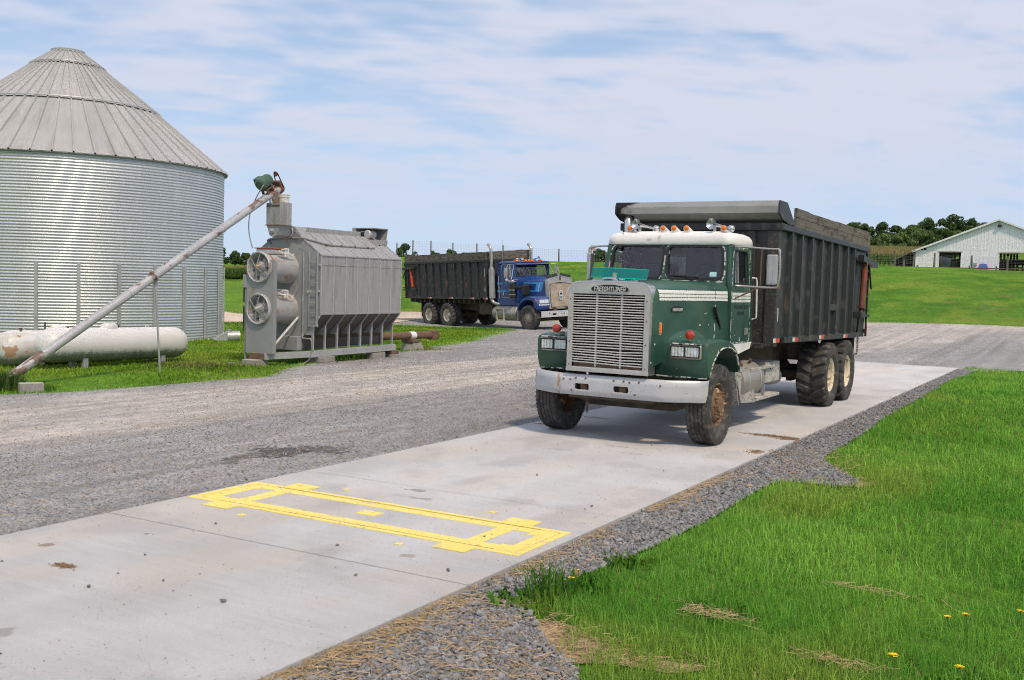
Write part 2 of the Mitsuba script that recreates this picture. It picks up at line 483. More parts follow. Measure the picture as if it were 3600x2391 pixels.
far_path = wavy([(-60, 33.5), (-36, 28.5), (-32.3, 32.0), (-29.3, 38.6), (-30.9, 43.6), (-34.5, 41.6), (-39.2, 39.6), (-43.5, 41.8), (-60, 46)], 0.15, 0.7, 8)
E(None, 'dirt_path', draped(far_path, 1.0, 0.06), 'm_path', smooth=False, kind='structure', label='pale tan dirt track running behind the grain bin and dryer')
soil_bank = wavy([(-31.2, 44.2), (-35.5, 42.0), (-34.5, 46.5), (-30.5, 49.5), (-27.5, 49.0), (-28, 46)], 0.5, 0.7, 5)
E(None, 'dirt_bank', draped(soil_bank, 1.0, 0.05), 'm_path', smooth=False, kind='structure', label='bare tan earth bank behind the rear wheels of the blue truck')

# gravel strip between slab and lawn on the right
strip_pts = [(-3.64, -5), (-3.64, 31.0), (-3.18, 30.5), (-3.29, 27.9), (-3.36, 26.2), (-3.25, 22.1), (-3.2, 17.4), (-3.07, 15.5), (-3.06, 13.4), (-3.0, 12.85), (-2.68, 12.35), (-2.44, 11.9), (-2.2, 11.5), (-2.5, 11.25), (-2.85, 11.25), (-3.07, 11.05),
             (-3.09, 10.4), (-3.08, 9.5), (-3.06, 8.7), (-3.12, 8), (-3.15, 7.4), (-3.2, 6.7), (-3.26, 6.3), (-3.26, 5.95), (-3.1, 5.6), (-2.75, 5.2), (-2.45, 4.97), (-2.2, 4.5), (-1.7, 3.6), (-1, 2.2), (0, -5)]
strip = wavy(strip_pts, 0.05, 0.12, 9).union(sbox(-3.64, -5, -3.45, 31.0))
SOIL = [wavy(p, 0.22, 0.10, 20 + i) for i, p in enumerate([
    [(-3.1, 5.5), (-2.75, 5.62), (-2.4, 5.5), (-1.85, 5.5), (-1.95, 5.25), (-2.3, 5.15), (-2.55, 4.95), (-2.85, 5.1)],
    [(-3.0, 12.4), (-2.5, 12.2), (-2.15, 11.6), (-2.1, 11.35), (-2.45, 11.3), (-2.6, 11.6), (-2.9, 11.9)]])]
soil = shapely.union_all(SOIL)
E(None, 'gravel_strip', draped(strip.difference(soil), 0.5, 0.024), 'm_gravel_strip', smooth=False, kind='structure', label='dark grey crushed stone strip between concrete slab and lawn')
E(None, 'bare_soil', draped(soil, 0.25, 0.008), 'm_soil', smooth=False, kind='structure', label='patches of bare brown soil with straw in the near lawn')

# ------------------------------------------------------------------ concrete slab and the axle scale let into it
X0, X1 = -7.27, -3.655
SX0, SX1, SY0, SY1 = -7.23, -3.75, 6.65, 7.54
for a, b in ((-6.0, 5.817), (5.825, 8.304), (8.316, 19.3), (19.31, 31.25)):
    ring = [(X0, a), (X1, a), (X1, b), (X0, b + (0.25 if b > 31 else 0))]
    if a > 5 and b < 9:
        hole = sbox(SX0 - .001, SY0 - .001, SX1 + .001, SY1 + .001)
        p = Polygon(ring).difference(hole)
        m = prism(p, -0.2, 0.0, 'z')
    else:
        m = layers(ring, [(-0.2, 0), (-0.005, 0), (0.0, 0.005)], 'z')
    E(None, 'concrete_slab__panel', m, 'm_slab', smooth=False)
labels['concrete_slab'] = {'label': 'long pale concrete drive slab under the green truck', 'kind': 'structure'}
E(None, 'concrete_slab__joint', add(box(X0 + .01, X1 - .01, 5.816, 5.826, -.19, -.02), box(X0 + .01, X1 - .01, 8.303, 8.317, -.19, -.02)), 'm_concrete')

sc = thing('axle_scale', 'in-ground axle scale with yellow painted steel frame set in the slab', 'truck scale')
fr = sbox(SX0, SY0, SX1, SY1)
gap_in = sbox(-7.165, 6.715, -3.81, 7.475)
E(sc, 'frame', prism(fr.difference(gap_in), -0.12, 0.004, 'z'), 'm_yellow', smooth=False)
E(sc, 'gap', box(-7.166, -3.809, 6.714, 7.476, -0.14, -0.1), 'm_yellow_dark', smooth=False)
cells = [Polygon([(-7.01, 6.86), (-6.80, 6.86), (-6.80, 7.34), (-6.96, 7.34), (-6.96, 7.29), (-7.01, 7.29), (-7.01, 6.93)]), sbox(-6.635, 6.855, -4.33, 7.335),
         Polygon([(-4.18, 6.86), (-4.02, 6.86), (-4.02, 6.90), (-3.935, 6.90), (-3.935, 7.28), (-4.02, 7.28), (-4.02, 7.34), (-4.18, 7.34)])]
E(sc, 'deck', prism(sbox(-7.157, 6.723, -3.818, 7.467).difference(shapely.union_all(cells)), -0.12, 0.003, 'z'), 'm_yellow', smooth=False)
for c in cells:
    E(sc, 'infill', prism(c.buffer(-0.001), -0.10, 0.0005, 'z'), 'm_slab', smooth=False)
for x, y0, y1 in ((-6.73, 6.49, 6.655), (-6.71, 7.535, 7.72), (-4.27, 6.49, 6.655), (-4.265, 7.535, 7.72)):
    E(sc, 'corner_plate', prism(sbox(x - .145, y0, x + .145, y1), 0.0008, 0.0075, 'z'), 'm_yellow', smooth=False)
E(sc, 'center_plate', prism(sbox(-5.6, 7.04, -5.395, 7.185), 0.0006, 0.006, 'z'), 'm_yellow', smooth=False)
for x, y in ((-6.325, 6.415), (-6.305, 7.785), (-4.67, 6.42), (-4.665, 7.805)):
    E(sc, 'anchor_plate', prism(sbox(x - .03, y - .03, x + .03, y + .03), 0.0006, 0.005, 'z'), 'm_yellow', smooth=False)
E(sc, 'cover_strip', add(box(-6.9, -4.0, 6.712, 6.718, .0045, .006), box(-6.9, -4.0, 7.472, 7.478, .0045, .006)), 'm_yellow_dark', smooth=False)
# ------------------------------------------------------------------ metal and paint of the farm machines
def f_galv(p, n, uv):
    a = fbm(p.x * 1.1 + p.y * 0.8, p.z * 0.7, 2.0, 3)
    b = noise(p.x * 14 + p.y * 9, p.z * 1.3, 4.0)
    s = cell_rand(dr.floor(p.z / 0.67), dr.floor(dr.atan2(p.y - 21.49, p.x + 28.88) * 2.228 + 0.5 * dr.floor(p.z / 0.67)), 3.0)
    return mix(C3(0.50, 0.525, 0.565), C3(0.67, 0.695, 0.735), 0.35 * a + 0.25 * b + 0.40 * s)


bs('m_galv', two(pr(proc(f_galv), proc(lambda p, n, uv: 0.37 + 0.12 * fbm(p.x * 2 + p.y * 2, p.z * 2, 0.0, 3)), metallic=0.6, spec=0.5)))


def f_roofgalv(p, n, uv):
    a = dr.atan2(p.y - 21.49, p.x + 28.88)
    r = dr.sqrt(dr.square(p.x + 28.88) + dr.square(p.y - 21.49))
    streak = fbm(a * 26, r * 0.6, 1.0, 3)
    blot = fbm(p.x * 1.6, p.y * 1.6, p.z, 4)
    c = mix(C3(0.355, 0.36, 0.362), C3(0.43, 0.434, 0.437), smoothstep(0.2, 0.8, 0.55 * streak + 0.45 * blot))
    return mix(c, C3(0.30, 0.285, 0.26), 0.4 * smoothstep(0.60, 0.75, fbm(a * 22 + 7, r * 1.1, 2.0, 3)))


bs('m_roofgalv', two(pr(proc(f_roofgalv), 0.7, spec=0.25)))
bs('m_zinc', two(pr(proc(lambda p, n, uv: mix(C3(0.36, 0.37, 0.38), C3(0.56, 0.57, 0.58), fbm(p.x * 5, p.y * 5, p.z * 3, 4))), 0.45, metallic=0.45)))
bs('m_hole_shade', two(pr((0.012, 0.012, 0.012), 0.9, spec=0.1)))  # near-black colour standing in for the shade inside openings


def f_auger(p, n, uv):
    c = mix(C3(0.40, 0.40, 0.40), C3(0.62, 0.62, 0.62), fbm(p.x * 9, p.y * 3, p.z * 3, 4))
    low = smoothstep(1.0, 0.2, p.z) + smoothstep(3.45, 3.8, p.z)
    r = smoothstep(0.60 - 0.22 * low, 0.72 - 0.18 * low, fbm(p.x * 12, p.y * 5, p.z * 5 + 4, 4))
    return mix(c, mix(C3(0.11, 0.055, 0.035), C3(0.30, 0.17, 0.11), noise(p.x * 40, p.y * 40, p.z * 40)), r * 0.9)


bs('m_auger', two(pr(proc(f_auger), 0.4, metallic=0.4)))


def f_tank(p, n, uv):
    c = mix(C3(0.60, 0.60, 0.59), C3(0.72, 0.72, 0.71), fbm(p.x * 2, p.y * 2, p.z * 2, 4))
    drip = fbm(p.y * 16, p.z * 2.5, p.x * 3, 4)
    grain = noise(p.x * 45, p.y * 60, p.z * 30)
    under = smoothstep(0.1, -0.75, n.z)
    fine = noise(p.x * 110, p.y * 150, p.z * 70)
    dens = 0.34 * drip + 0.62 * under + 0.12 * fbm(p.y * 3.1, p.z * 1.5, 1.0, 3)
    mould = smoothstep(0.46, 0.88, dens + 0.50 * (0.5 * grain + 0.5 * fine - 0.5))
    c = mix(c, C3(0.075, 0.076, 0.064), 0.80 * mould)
    rust = smoothstep(0.60, 0.66, fbm(p.x * 9, p.y * 9, p.z * 6 + 2, 4) + 0.34 * (1 - smoothstep(0.1, 0.36, dr.sqrt(dr.square(p.x + 19.3) + dr.square(p.y - 13.05) + dr.square(p.z - 0.42)))) - 0.06)
    c = mix(c, C3(0.47, 0.43, 0.36), 0.55 * smoothstep(-19.15, -19.3, p.x) * smoothstep(0.3, 0.62, fbm(p.x * 5, p.y * 3, p.z * 5 + 9, 4)))
    return mix(c, C3(0.40, 0.21, 0.09), rust * 0.85 * smoothstep(-19.15, -19.3, p.x))


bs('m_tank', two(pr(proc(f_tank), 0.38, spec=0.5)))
bs('m_whitepaint', two(pr(proc(lambda p, n, uv: mix(C3(0.55, 0.55, 0.54), C3(0.74, 0.74, 0.73), fbm(p.x * 6, p.y * 6, p.z * 6, 4))), 0.45)))


def f_dryer(p, n, uv):
    c = mix(C3(0.245, 0.262, 0.265), C3(0.315, 0.33, 0.332), fbm(p.x * 2.2, p.y * 2.2, p.z * 1.3, 4))
    rust = smoothstep(0.72, 0.82, fbm(p.x * 7, p.y * 7, p.z * 2.4, 4))
    return mix(c, C3(0.26, 0.15, 0.07), rust * 0.5)


bs('m_dryer', two(pr(proc(f_dryer), 0.5, spec=0.4)))


def f_column(p, n, uv):
    lines = noise(p.y * 75, p.z * 0.6, p.x * 4)
    c = mix(C3(0.29, 0.292, 0.294), C3(0.41, 0.412, 0.414), 0.45 * lines + 0.55 * fbm(p.x * 2, p.y * 2.5, p.z * 1.4, 4))
    d = smoothstep(0.58, 0.72, fbm(p.x * 5, p.y * 9, p.z * 0.9, 4))
    return mix(c, C3(0.21, 0.19, 0.17), 0.5 * d)


bs('m_column', two(pr(proc(f_column), 0.5, metallic=0.25)))
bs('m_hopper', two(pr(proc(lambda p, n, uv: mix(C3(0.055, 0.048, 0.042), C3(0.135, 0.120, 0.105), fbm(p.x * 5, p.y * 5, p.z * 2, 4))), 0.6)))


def f_fan(p, n, uv):
    c = mix(C3(0.40, 0.402, 0.405), C3(0.56, 0.562, 0.565), fbm(p.x * 6, p.y * 6, p.z * 5, 4))
    r = smoothstep(0.60, 0.74, fbm(p.x * 8 + 3, p.y * 6, p.z * 4, 4))
    return mix(c, mix(C3(0.33, 0.13, 0.06), C3(0.52, 0.33, 0.16), noise(p.x * 20, p.y * 20, p.z * 20)), 0.8 * r)


bs('m_fan', two(pr(proc(f_fan), 0.45, metallic=0.3)))


def f_rusty(p, n, uv):
    return mix(C3(0.085, 0.055, 0.042), C3(0.24, 0.15, 0.105), fbm(p.x * 12, p.y * 12, p.z * 12, 4))


bs('m_rusty', two(pr(proc(f_rusty), 0.8, spec=0.2)))
bs('m_rustred', two(pr((0.36, 0.10, 0.05), 0.6)))
bs('m_motorgreen', two(pr((0.055, 0.115, 0.075), 0.45)))
bs('m_black', two(pr((0.022, 0.022, 0.023), 0.5)))
bs('m_cable', two(pr((0.23, 0.235, 0.235), 0.5)))
bs('m_bucket', two(pr((0.68, 0.68, 0.64), 0.5)))
bs('m_plasticwhite', two(pr((0.72, 0.72, 0.71), 0.4)))

# ------------------------------------------------------------------ grain bin
BC = np.array([-28.88, 21.49, 0.0])
BR, RINGS, RH = 4.79, 8, 0.672
bin_ = thing('grain_bin', 'large round corrugated steel grain bin with conical roof and flat cap', 'grain bin')
ang0 = math.degrees(math.atan2(-BC[1], -BC[0]))          # direction from the bin to the camera


def bang(a):
    return math.radians(ang0 + a)


step = 360 / 14.0
for r in range(RINGS):
    z1 = 5.372 - r * RH
    z0 = z1 - RH
    for k in range(14):
        a0 = 1.7 + k * step + (step / 2 if r % 2 else 0)
        aa = np.linspace(bang(a0), bang(a0 + step + 0.12), 13)
        zz = np.linspace(z0 - 0.006, z1, 8 * 8 + 1)
        amp = 0.0066
        wave = amp * np.cos((zz - z1) / RH * 8 * 2 * np.pi)
        off = 0.0025 * ((k % 2) - 0.5) - 0.003 * (r % 2)
        rr = BR + wave[:, None] + off + np.linspace(0, 0.003, 13)[None]
        P = np.stack([BC[0] + rr * np.cos(aa), BC[1] + rr * np.sin(aa), np.broadcast_to(zz[:, None], rr.shape)], -1)
        E(bin_, 'sheet', loft(P, cap=False, closed=False), 'm_galv', smooth=True)
E(bin_, 'foundation', lathe([(BR + .16, -.1), (BR + .16, 0.0), (BR - .05, 0.01)], 'z', BC, 96), 'm_concrete')
seam = []
for r in range(RINGS):                                      # bolts along the sheet edges
    z1 = 5.372 - r * RH
    for k in range(14):
        a0 = bang(1.7 + k * step + (step / 2 if r % 2 else 0))
        for q in range(7):
            z = z1 - (q + 0.5) * RH / 7
            c, s = math.cos(a0), math.sin(a0)
            for da in (0.0,):
                c, s = math.cos(a0 + da), math.sin(a0 + da)
                seam.append(hull([(BC[0] + (BR + u) * c + v * -s, BC[1] + (BR + u) * s + v * c, z + w) for u, v, w in ((-.004, .008, 0), (-.004, -.008, 0), (-.004, 0, .008), (-.004, 0, -.008), (.010, 0, 0))]))
E(bin_, 'bolts', add(*seam), 'm_zinc', smooth=False, kind='stuff')
for k in range(28):
    a = bang(3.5 + k * 360 / 28)
    c, s = math.cos(a), math.sin(a)
    Mx = mat4(np.array([[c, -s, 0], [s, c, 0], [0, 0, 1]]), BC)
    prof = [(BR + .012, -.05), (BR + .06, -.042), (BR + .06, .042), (BR + .012, .05), (BR + .012, .04), (BR + .05, .034), (BR + .05, -.034), (BR + .012, -.04)]
    E(bin_, 'upright', prism(prof, 0.0, 2.27, 'z'), 'm_zinc', smooth=False, M=Mx)
# roof: three tiers of sheets, each with a rib on one edge
roof_tiers = [(4.90, 5.27, 2.70, 7.08), (2.80, 7.055, 1.02, 8.42), (1.12, 8.395, 0.46, 8.86)]
NP = 56
roofkey = f'{bin_}__roof'
for ti, (ra, za, rb, zb) in enumerate(roof_tiers):
    for k in range(NP if ti < 2 else 28):
        w = 360 / (NP if ti < 2 else 28)
        a, b = bang(1.8 + k * w), bang(1.8 + (k + 1) * w)
        L = math.hypot(ra - rb, zb - za)
        t = np.array([rb - ra, zb - za]) / L
        nrm = np.array([-t[1], t[0]]) * -1 if False else np.array([t[1], -t[0]])
        jit = RNG.uniform(-0.004, 0.004)
        rows = []
        hw = (0.027 if ti == 0 else 0.02)
        hh = 0.05 if ti == 0 else 0.04
        for (r_, z_) in ((ra, za), (rb, zb)):
            dA = hw / max(r_, .3)
            row = []
            for (ang, up) in ((a - dA, jit), (a - dA * .6, hh), (a + dA * .6, hh), (a + dA, 0.0), ((a + b) / 2, 0.006 + jit), (b - dA, 0.0), (b - dA, -0.004)):
                rr, zz = r_ + nrm[0] * up, z_ + nrm[1] * up
                row.append((BC[0] + rr * math.cos(ang), BC[1] + rr * math.sin(ang), zz))
            rows.append(row)
        m = loft(np.array(rows), cap=False, closed=False)
        cap = hull([*[rows[0][q] for q in (0, 1, 2, 3)], *[tuple(np.array(rows[0][q]) * .998 + np.array(rows[1][q]) * .002) for q in (0, 1, 2, 3)]])
        E(roofkey, 'sheet', m, 'm_roofgalv', smooth=False)
E(roofkey, 'rib_ends', add(*[xf(hull([(BR + .09, -.022, 5.262), (BR + .09, .022, 5.262), (BR + .085, -.014, 5.31), (BR + .085, .014, 5.31), (BR + .115, 0, 5.28)]), mat4(np.array([[math.cos(q), -math.sin(q), 0], [math.sin(q), math.cos(q), 0], [0, 0, 1]]), (BC[0], BC[1], 0))) for q in [bang(1.8 + k * 360 / NP) for k in range(NP)]]), 'm_black', smooth=False, kind='stuff')
for r_, z_, w in ((2.74, 7.105, .028), (1.06, 8.45, .026)):
    tt = np.linspace(0, 2 * math.pi, 97)
    E(roofkey, 'ring', tube(np.column_stack([BC[0] + r_ * np.cos(tt), BC[1] + r_ * np.sin(tt), np.full(97, z_)]), w, 6), 'm_zinc')
E(bin_, 'eave_shadow_gap', lathe([(BR + .012, 5.372), (BR + .10, 5.262), (BR + .105, 5.255)], 'z', BC, 112), 'm_roofgalv')  # sloped sheet closing wall top to roof edge, in plain roof material
E(roofkey, 'cap', lathe([(0.0, 8.965), (.47, 8.94), (.50, 8.93), (.50, 8.86), (.47, 8.84)], 'z', BC, 40), 'm_roofgalv')

# aeration fan at the foot of the bin
fan = thing('aeration_fan', 'small galvanized blower at the foot of the grain bin', 'blower')
d = np.array([0.57, 0.82, 0])
fc = np.array([-23.28, 23.12, 0.16])
Rm = mat4(rodrigues_to(d), fc)
E(fan, 'housing', lathe([(0.0, .06), (.12, .06), (.15, .06), (.165, .22), (.165, -.16), (.12, -.16)], 'z', n=24), 'm_zinc', M=Rm)
E(fan, 'duct', hull([*(fc - d * .15 + np.array([0, 0, q]) + np.array([d[1], -d[0], 0]) * s for q in (-.14, .15) for s in (-.14, .14)), *(fc - d * .55 + np.array([0, 0, q]) + np.array([d[1], -d[0], 0]) * s for q in (-.15, -.08) for s in (-.16, .16))]), 'm_zinc', smooth=False)
E(fan, 'conduit', tube([fc + (-.1, -.15, .2), fc + (0.05, -.1, .2), fc + (0.02, -.05, .02), fc + (-.15, -.25, -.1)], .012, 6), 'm_cable')
E(fan, 'bracket', box(fc[0] - .12, fc[0] + .0, fc[1] - .12, fc[1] - .02, fc[2] + .12, fc[2] + .21, .01), 'm_zinc', smooth=False)

# ------------------------------------------------------------------ propane tanks
def propane(x, ya, yb, zc, r, dz, label, dome_y, feet):
    t = thing('propane_tank', label, 'propane tank', None)
    prof = [(0.0, ya)] + [(r * math.sin(u), ya + r * 0.95 * (1 - math.cos(u))) for u in np.linspace(0.12, math.pi / 2, 9)] + [(r, y) for y in np.linspace(ya + r, yb - r, 9)[1:-1]]
    prof += [(r * math.cos(u), yb - r * 0.95 * (1 - math.sin(u))) for u in np.linspace(0, math.pi / 2 - .12, 9)] + [(0.0, yb)]
    m = lathe(prof, 'y', (x, 0, zc), 48)
    v = m.vertices.copy()
    v[:, 2] += (v[:, 1] - ya) * dz
    m.vertices = v
    zt = lambda y: zc + (y - ya) * dz
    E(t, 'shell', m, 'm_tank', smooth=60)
    for q in (0.28, 0.72):
        y = ya + (yb - ya) * q
        E(t, 'weld_band', lathe([(r + .001, y - .012), (r + .004, y - .006), (r + .004, y + .006), (r + .001, y + .012)], 'y', (x, 0, zt(y)), 48), 'm_tank')
    y = dome_y
    dm = lathe([(.0, .13), (.10, .128), (.16, .11), (.19, .07), (.195, .0)], 'z', (0, 0, 0), 24)
    dm.apply_scale([0.75, 1.05, 1])
    E(t, 'valve_dome', dm, 'm_whitepaint', M=mat4(None, (x, y, zt(y) + r - .035)))
    E(t, 'dome_opening', box(x + .04, x + .09, y + .165, y + .203, zt(y) + r - .0, zt(y) + r + .06, .01), 'm_black', smooth=False)  # solid black block, shade of the dome opening put into its colour
    for q in (0.16, 0.72):
        yy = ya + (yb - ya) * q
        aa = np.linspace(0, math.pi, 9)
        E(t, 'lifting_lug', tube([(x, yy + .05 * math.cos(u), zt(yy) + r - .005 + .05 * math.sin(u)) for u in aa], .011, 6), 'm_whitepaint')
    for yy in feet:
        for s in (-1, 1):
            E(t, 'foot', box(x + s * .20 - .03, x + s * .20 + .03, yy - .06, yy + .06, -.05, zt(yy) - r * .75), 'm_zinc', smooth=False)
    return t


t1 = propane(-18.75, 13.28, 17.08, 0.50, 0.355, -0.016, 'long white propane tank lying nearest the auger, mildewed along its underside', 15.0, (14.24, 16.29))
t2 = propane(-19.70, 12.98, 16.8, 0.395, 0.365, -0.01, 'white propane tank with a large rust patch on its rounded end, behind the other tank', 14.45, (13.9, 16.0))
E(t2, 'gauge', add(tube([(-19.62, 13.5, .74), (-19.62, 13.5, .8)], .025, 8), tube([(-19.62, 13.5, .8), (-19.62, 13.5, .815)], .04, 8)), 'm_rusty')
E(t2, 'hose', tube([(-19.5, 14.0, .72), (-19.5, 14.05, .80), (-19.45, 14.2, .80), (-19.4, 14.35, .72)], .012, 6), 'm_yellow')
E(t2, 'riser', tube([(-19.5, 13.98, .70), (-19.5, 13.98, .93)], .018, 6), 'm_black')
for i, y in enumerate((14.24, 16.29)):
    tag = 'concrete pad under the camera end of the white propane tank' if i == 0 else 'concrete pad under the far end of the white propane tank'
    E(None, 'concrete_pad', box(-19.1, -18.42, y - .16, y + .16, -.12, -.03, .015), 'm_concrete', smooth=False, label=tag, cat='concrete block')

# ------------------------------------------------------------------ auger
au = thing('grain_auger', 'long grain auger tube leaning from grass to dryer hopper, rusty at both ends', 'auger')
A0, A1 = np.array([-16.34, 10.88, 0.07]), np.array([-16.66, 17.86, 3.99])
AD = (A1 - A0) / np.linalg.norm(A1 - A0)
AL = np.linalg.norm(A1 - A0)
pa = lambda s: A0 + AD * s
E(au, 'tube', tube([pa(s) for s in np.linspace(-0.25, AL + .1, 20)], 0.086, 20), 'm_auger', smooth=50)
RA = lambda s: mat4(rodrigues_to(AD), pa(s))
sc_ = (14.23 - A0[1]) / AD[1]
E(au, 'coupling', lathe([(.086, -.05), (.094, -.05), (.094, -.02), (.118, -.02), (.118, .02), (.094, .02), (.094, .06), (.086, .06)], 'z', n=24), 'm_auger', M=RA(sc_))
E(au, 'clamp', add(lathe([(.087, -.02), (.093, -.02), (.093, .02), (.087, .02)], 'z', n=24), box(-.1, -.09, -.015, .015, -.02, .02)), 'm_auger', M=RA(sc_ - .68))
E(au, 'clamp', lathe([(.087, -.015), (.092, -.015), (.092, .015), (.087, .015)], 'z', n=24), 'm_auger', M=RA(sc_ + 2.2))
lg0, lg1 = pa(sc_ + .06) + (0, 0, -.09), np.array([-16.5, 14.43, -.04])
E(au, 'leg', tube([lg0, lg0 * .93 + lg1 * .07, lg1], [.022, .02, .02], 10), 'm_zinc')
E(au, 'leg_bracket', add(bar(lg0 + (0, -.03, .04), lg0 + (0, .02, -.1), .06, .05)), 'm_zinc', smooth=False)
E(au, 'intake_flighting', tube([pa(s) + 0.055 * (math.cos(s * 40) * np.array([1, 0, 0]) + math.sin(s * 40) * np.array([0, -.5, .87])) for s in np.linspace(-.55, -.22, 40)], .018, 6), 'm_rusty')
E(au, 'intake_shaft', tube([pa(-.6), pa(-.2)], .03, 8), 'm_rusty')
# head: spout, motor, belt
E(au, 'head_flange', lathe([(.0, -.012), (.125, -.012), (.125, .012), (.0, .012)], 'z', n=20), 'm_rustred', M=RA(AL + .1))
sp = pa(AL - .12)
E(au, 'spout', tube([sp + (0, 0, 0), sp + (0.03, .04, -.16), sp + (.03, .05, -.27)], [.085, .08, .085], 14), 'm_auger')
up = np.cross(np.cross(AD, [0, 0, 1]), AD)
up /= np.linalg.norm(up)
sd = np.cross(AD, up)
RAU = np.column_stack([sd, up, AD])
mo = pa(AL - .28) + up * .33
E(au, 'motor', lathe([(0, -.2), (.10, -.2), (.135, -.17), (.14, -.05), (.14, .12), (.12, .17), (.03, .18), (.03, .24), (0, .24)], 'z', n=20), 'm_motorgreen', M=mat4(RAU, mo))
for q in range(10):
    pass
E(au, 'motor_box', box(-.25, -.09, -.08, .1, -.07, .13, .015), 'm_motorgreen', smooth=False, M=mat4(RAU, mo))
E(au, 'motor_label', box(-.252, -.249, -.02, .05, 0.0, .08), 'm_plasticwhite', smooth=False, M=mat4(RAU, mo))
E(au, 'motor_mount', add(box(-.1, .1, -.17, -.14, -.13, .15), box(-.09, -.06, -.26, -.15, -.1, -.04), box(.06, .09, -.26, -.15, -.1, -.04), box(-.09, .09, -.26, -.15, .1, .13)), 'm_rusty', smooth=False, M=mat4(RAU, mo))
bl = []
for u in np.linspace(0, 2 * math.pi, 33):
    c, s = math.cos(u), math.sin(u)
    rr = .055 if s > 0 else .105
    bl.append((c * rr, (.33 if s > 0 else 0.0) + s * rr, 0))
E(au, 'drive_belt', tube(bl, .014, 6), 'm_black', M=mat4(RAU, pa(AL + .16)))
E(au, 'pulley', add(lathe([(0, -.02), (.10, -.02), (.09, 0), (.10, .02), (0, .02)], 'z', n=20), lathe([(0, -.02), (.05, -.02), (.04, 0), (.05, .02), (0, .02)], 'z', (0, .33, 0), n=14)), 'm_rustred', M=mat4(RAU, pa(AL + .16)))
E(au, 'belt_guard', box(-.12, .12, .1, .2, -.05, .02, .01), 'm_rusty', smooth=False, M=mat4(RAU, pa(AL + .1)))
mc = mo + sd * .0 - up * .1
cab = [mo - AD * .05 + np.array([.12, -.1, -.06]), mo + np.array([.05, -.25, -.3]), np.array([-16.9, 17.28, 3.4]), np.array([-16.88, 17.25, 2.95]), np.array([-16.80, 17.28, 2.65])]
from scipy.interpolate import CubicSpline
spl = lambda pts, n: CubicSpline(np.linspace(0, 1, len(pts)), np.array(pts))(np.linspace(0, 1, n))
E(au, 'power_cable', tube(spl(cab, 24), .013, 6), 'm_cable')

# hollow block and weeds at the auger foot
cb = thing('concrete_block', 'single grey concrete block on the gravel edge by the auger foot', 'concrete block')
E(cb, 'body', box(-15.72, -15.35, 10.80, 11.00, -.05, .15, .008), 'm_concrete', smooth=False, M=rot((0, 0, 1), 62, (-15.5, 10.9, 0)))

# ------------------------------------------------------------------ grain dryer
dy = thing('grain_dryer', 'grey batch grain dryer with two round fans on its end and ribbed side panels', 'grain dryer')
XC, HW, YF, YB = -16.70, 1.03, 18.3, 21.36
endp = [(HW, 2.53), (.2, 3.10), (-.2, 3.10), (-HW, 2.53), (-HW, 1.19), (-.80, .96), (-.46, .60), (-.46, .37), (.46, .37), (.46, .60), (.80, .96), (HW, 1.19)]
E(dy, 'end_wall', prism([(XC + a, b) for a, b in endp], YF, YF + .03, 'y'), 'm_dryer', smooth=False)
E(dy, 'rear_wall', prism([(XC + a, b) for a, b in endp], YB - .03, YB, 'y'), 'm_dryer', smooth=False)
E(dy, 'lower_box', box(XC - .5, XC + .5, YF - .16, YF - .002, .33, .66, .012), 'm_dryer', smooth=False)
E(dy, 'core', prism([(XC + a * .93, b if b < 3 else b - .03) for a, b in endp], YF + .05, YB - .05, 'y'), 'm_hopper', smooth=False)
nb = 7
W = (YB - YF) / nb
for k in range(nb):
    a, b = YF + k * W, YF + (k + 1) * W
    for s in (1, -1):
        x = XC + s * HW
        xi = XC + s * (HW - .03)
        j = RNG.uniform(-.003, .003)
        E(dy, 'column_panel', box(xi, x + j, a + .012, b - .012, 1.20, 2.315), 'm_column', smooth=False)
        E(dy, 'top_panel', box(xi, x + .004 + j, a + .012, b - .012, 2.335, 2.525), 'm_column', smooth=False)
        # roof sheet with a raised seam
        p0, p1 = (XC + s * .2, 3.085), (XC + s * (HW + .02), 2.525)
        L = math.hypot(p1[0] - p0[0], p1[1] - p0[1])
        nx, nz = s * (3.085 - 2.525) / L, (HW + .02 - .2) / L
        E(dy, 'roof_sheet', prism([(p0[0], p0[1]), (p1[0], p1[1]), (p1[0] + nx * .012, p1[1] + nz * .012), (p0[0] + nx * .012, p0[1] + nz * .012)], a + .004, b - .004, 'y'), 'm_column', smooth=False)
        E(dy, 'hopper_sheet', add(loft([[(x, a + .01, 1.19), (x, b - .01, 1.19), (x - s * .015, b - .01, 1.185), (x - s * .015, a + .01, 1.185)], [(XC + s * .3, a + .01, .46), (XC + s * .3, b - .01, .46), (XC + s * .285, b - .01, .475), (XC + s * .285, a + .01, .475)]])), 'm_hopper', smooth=False)
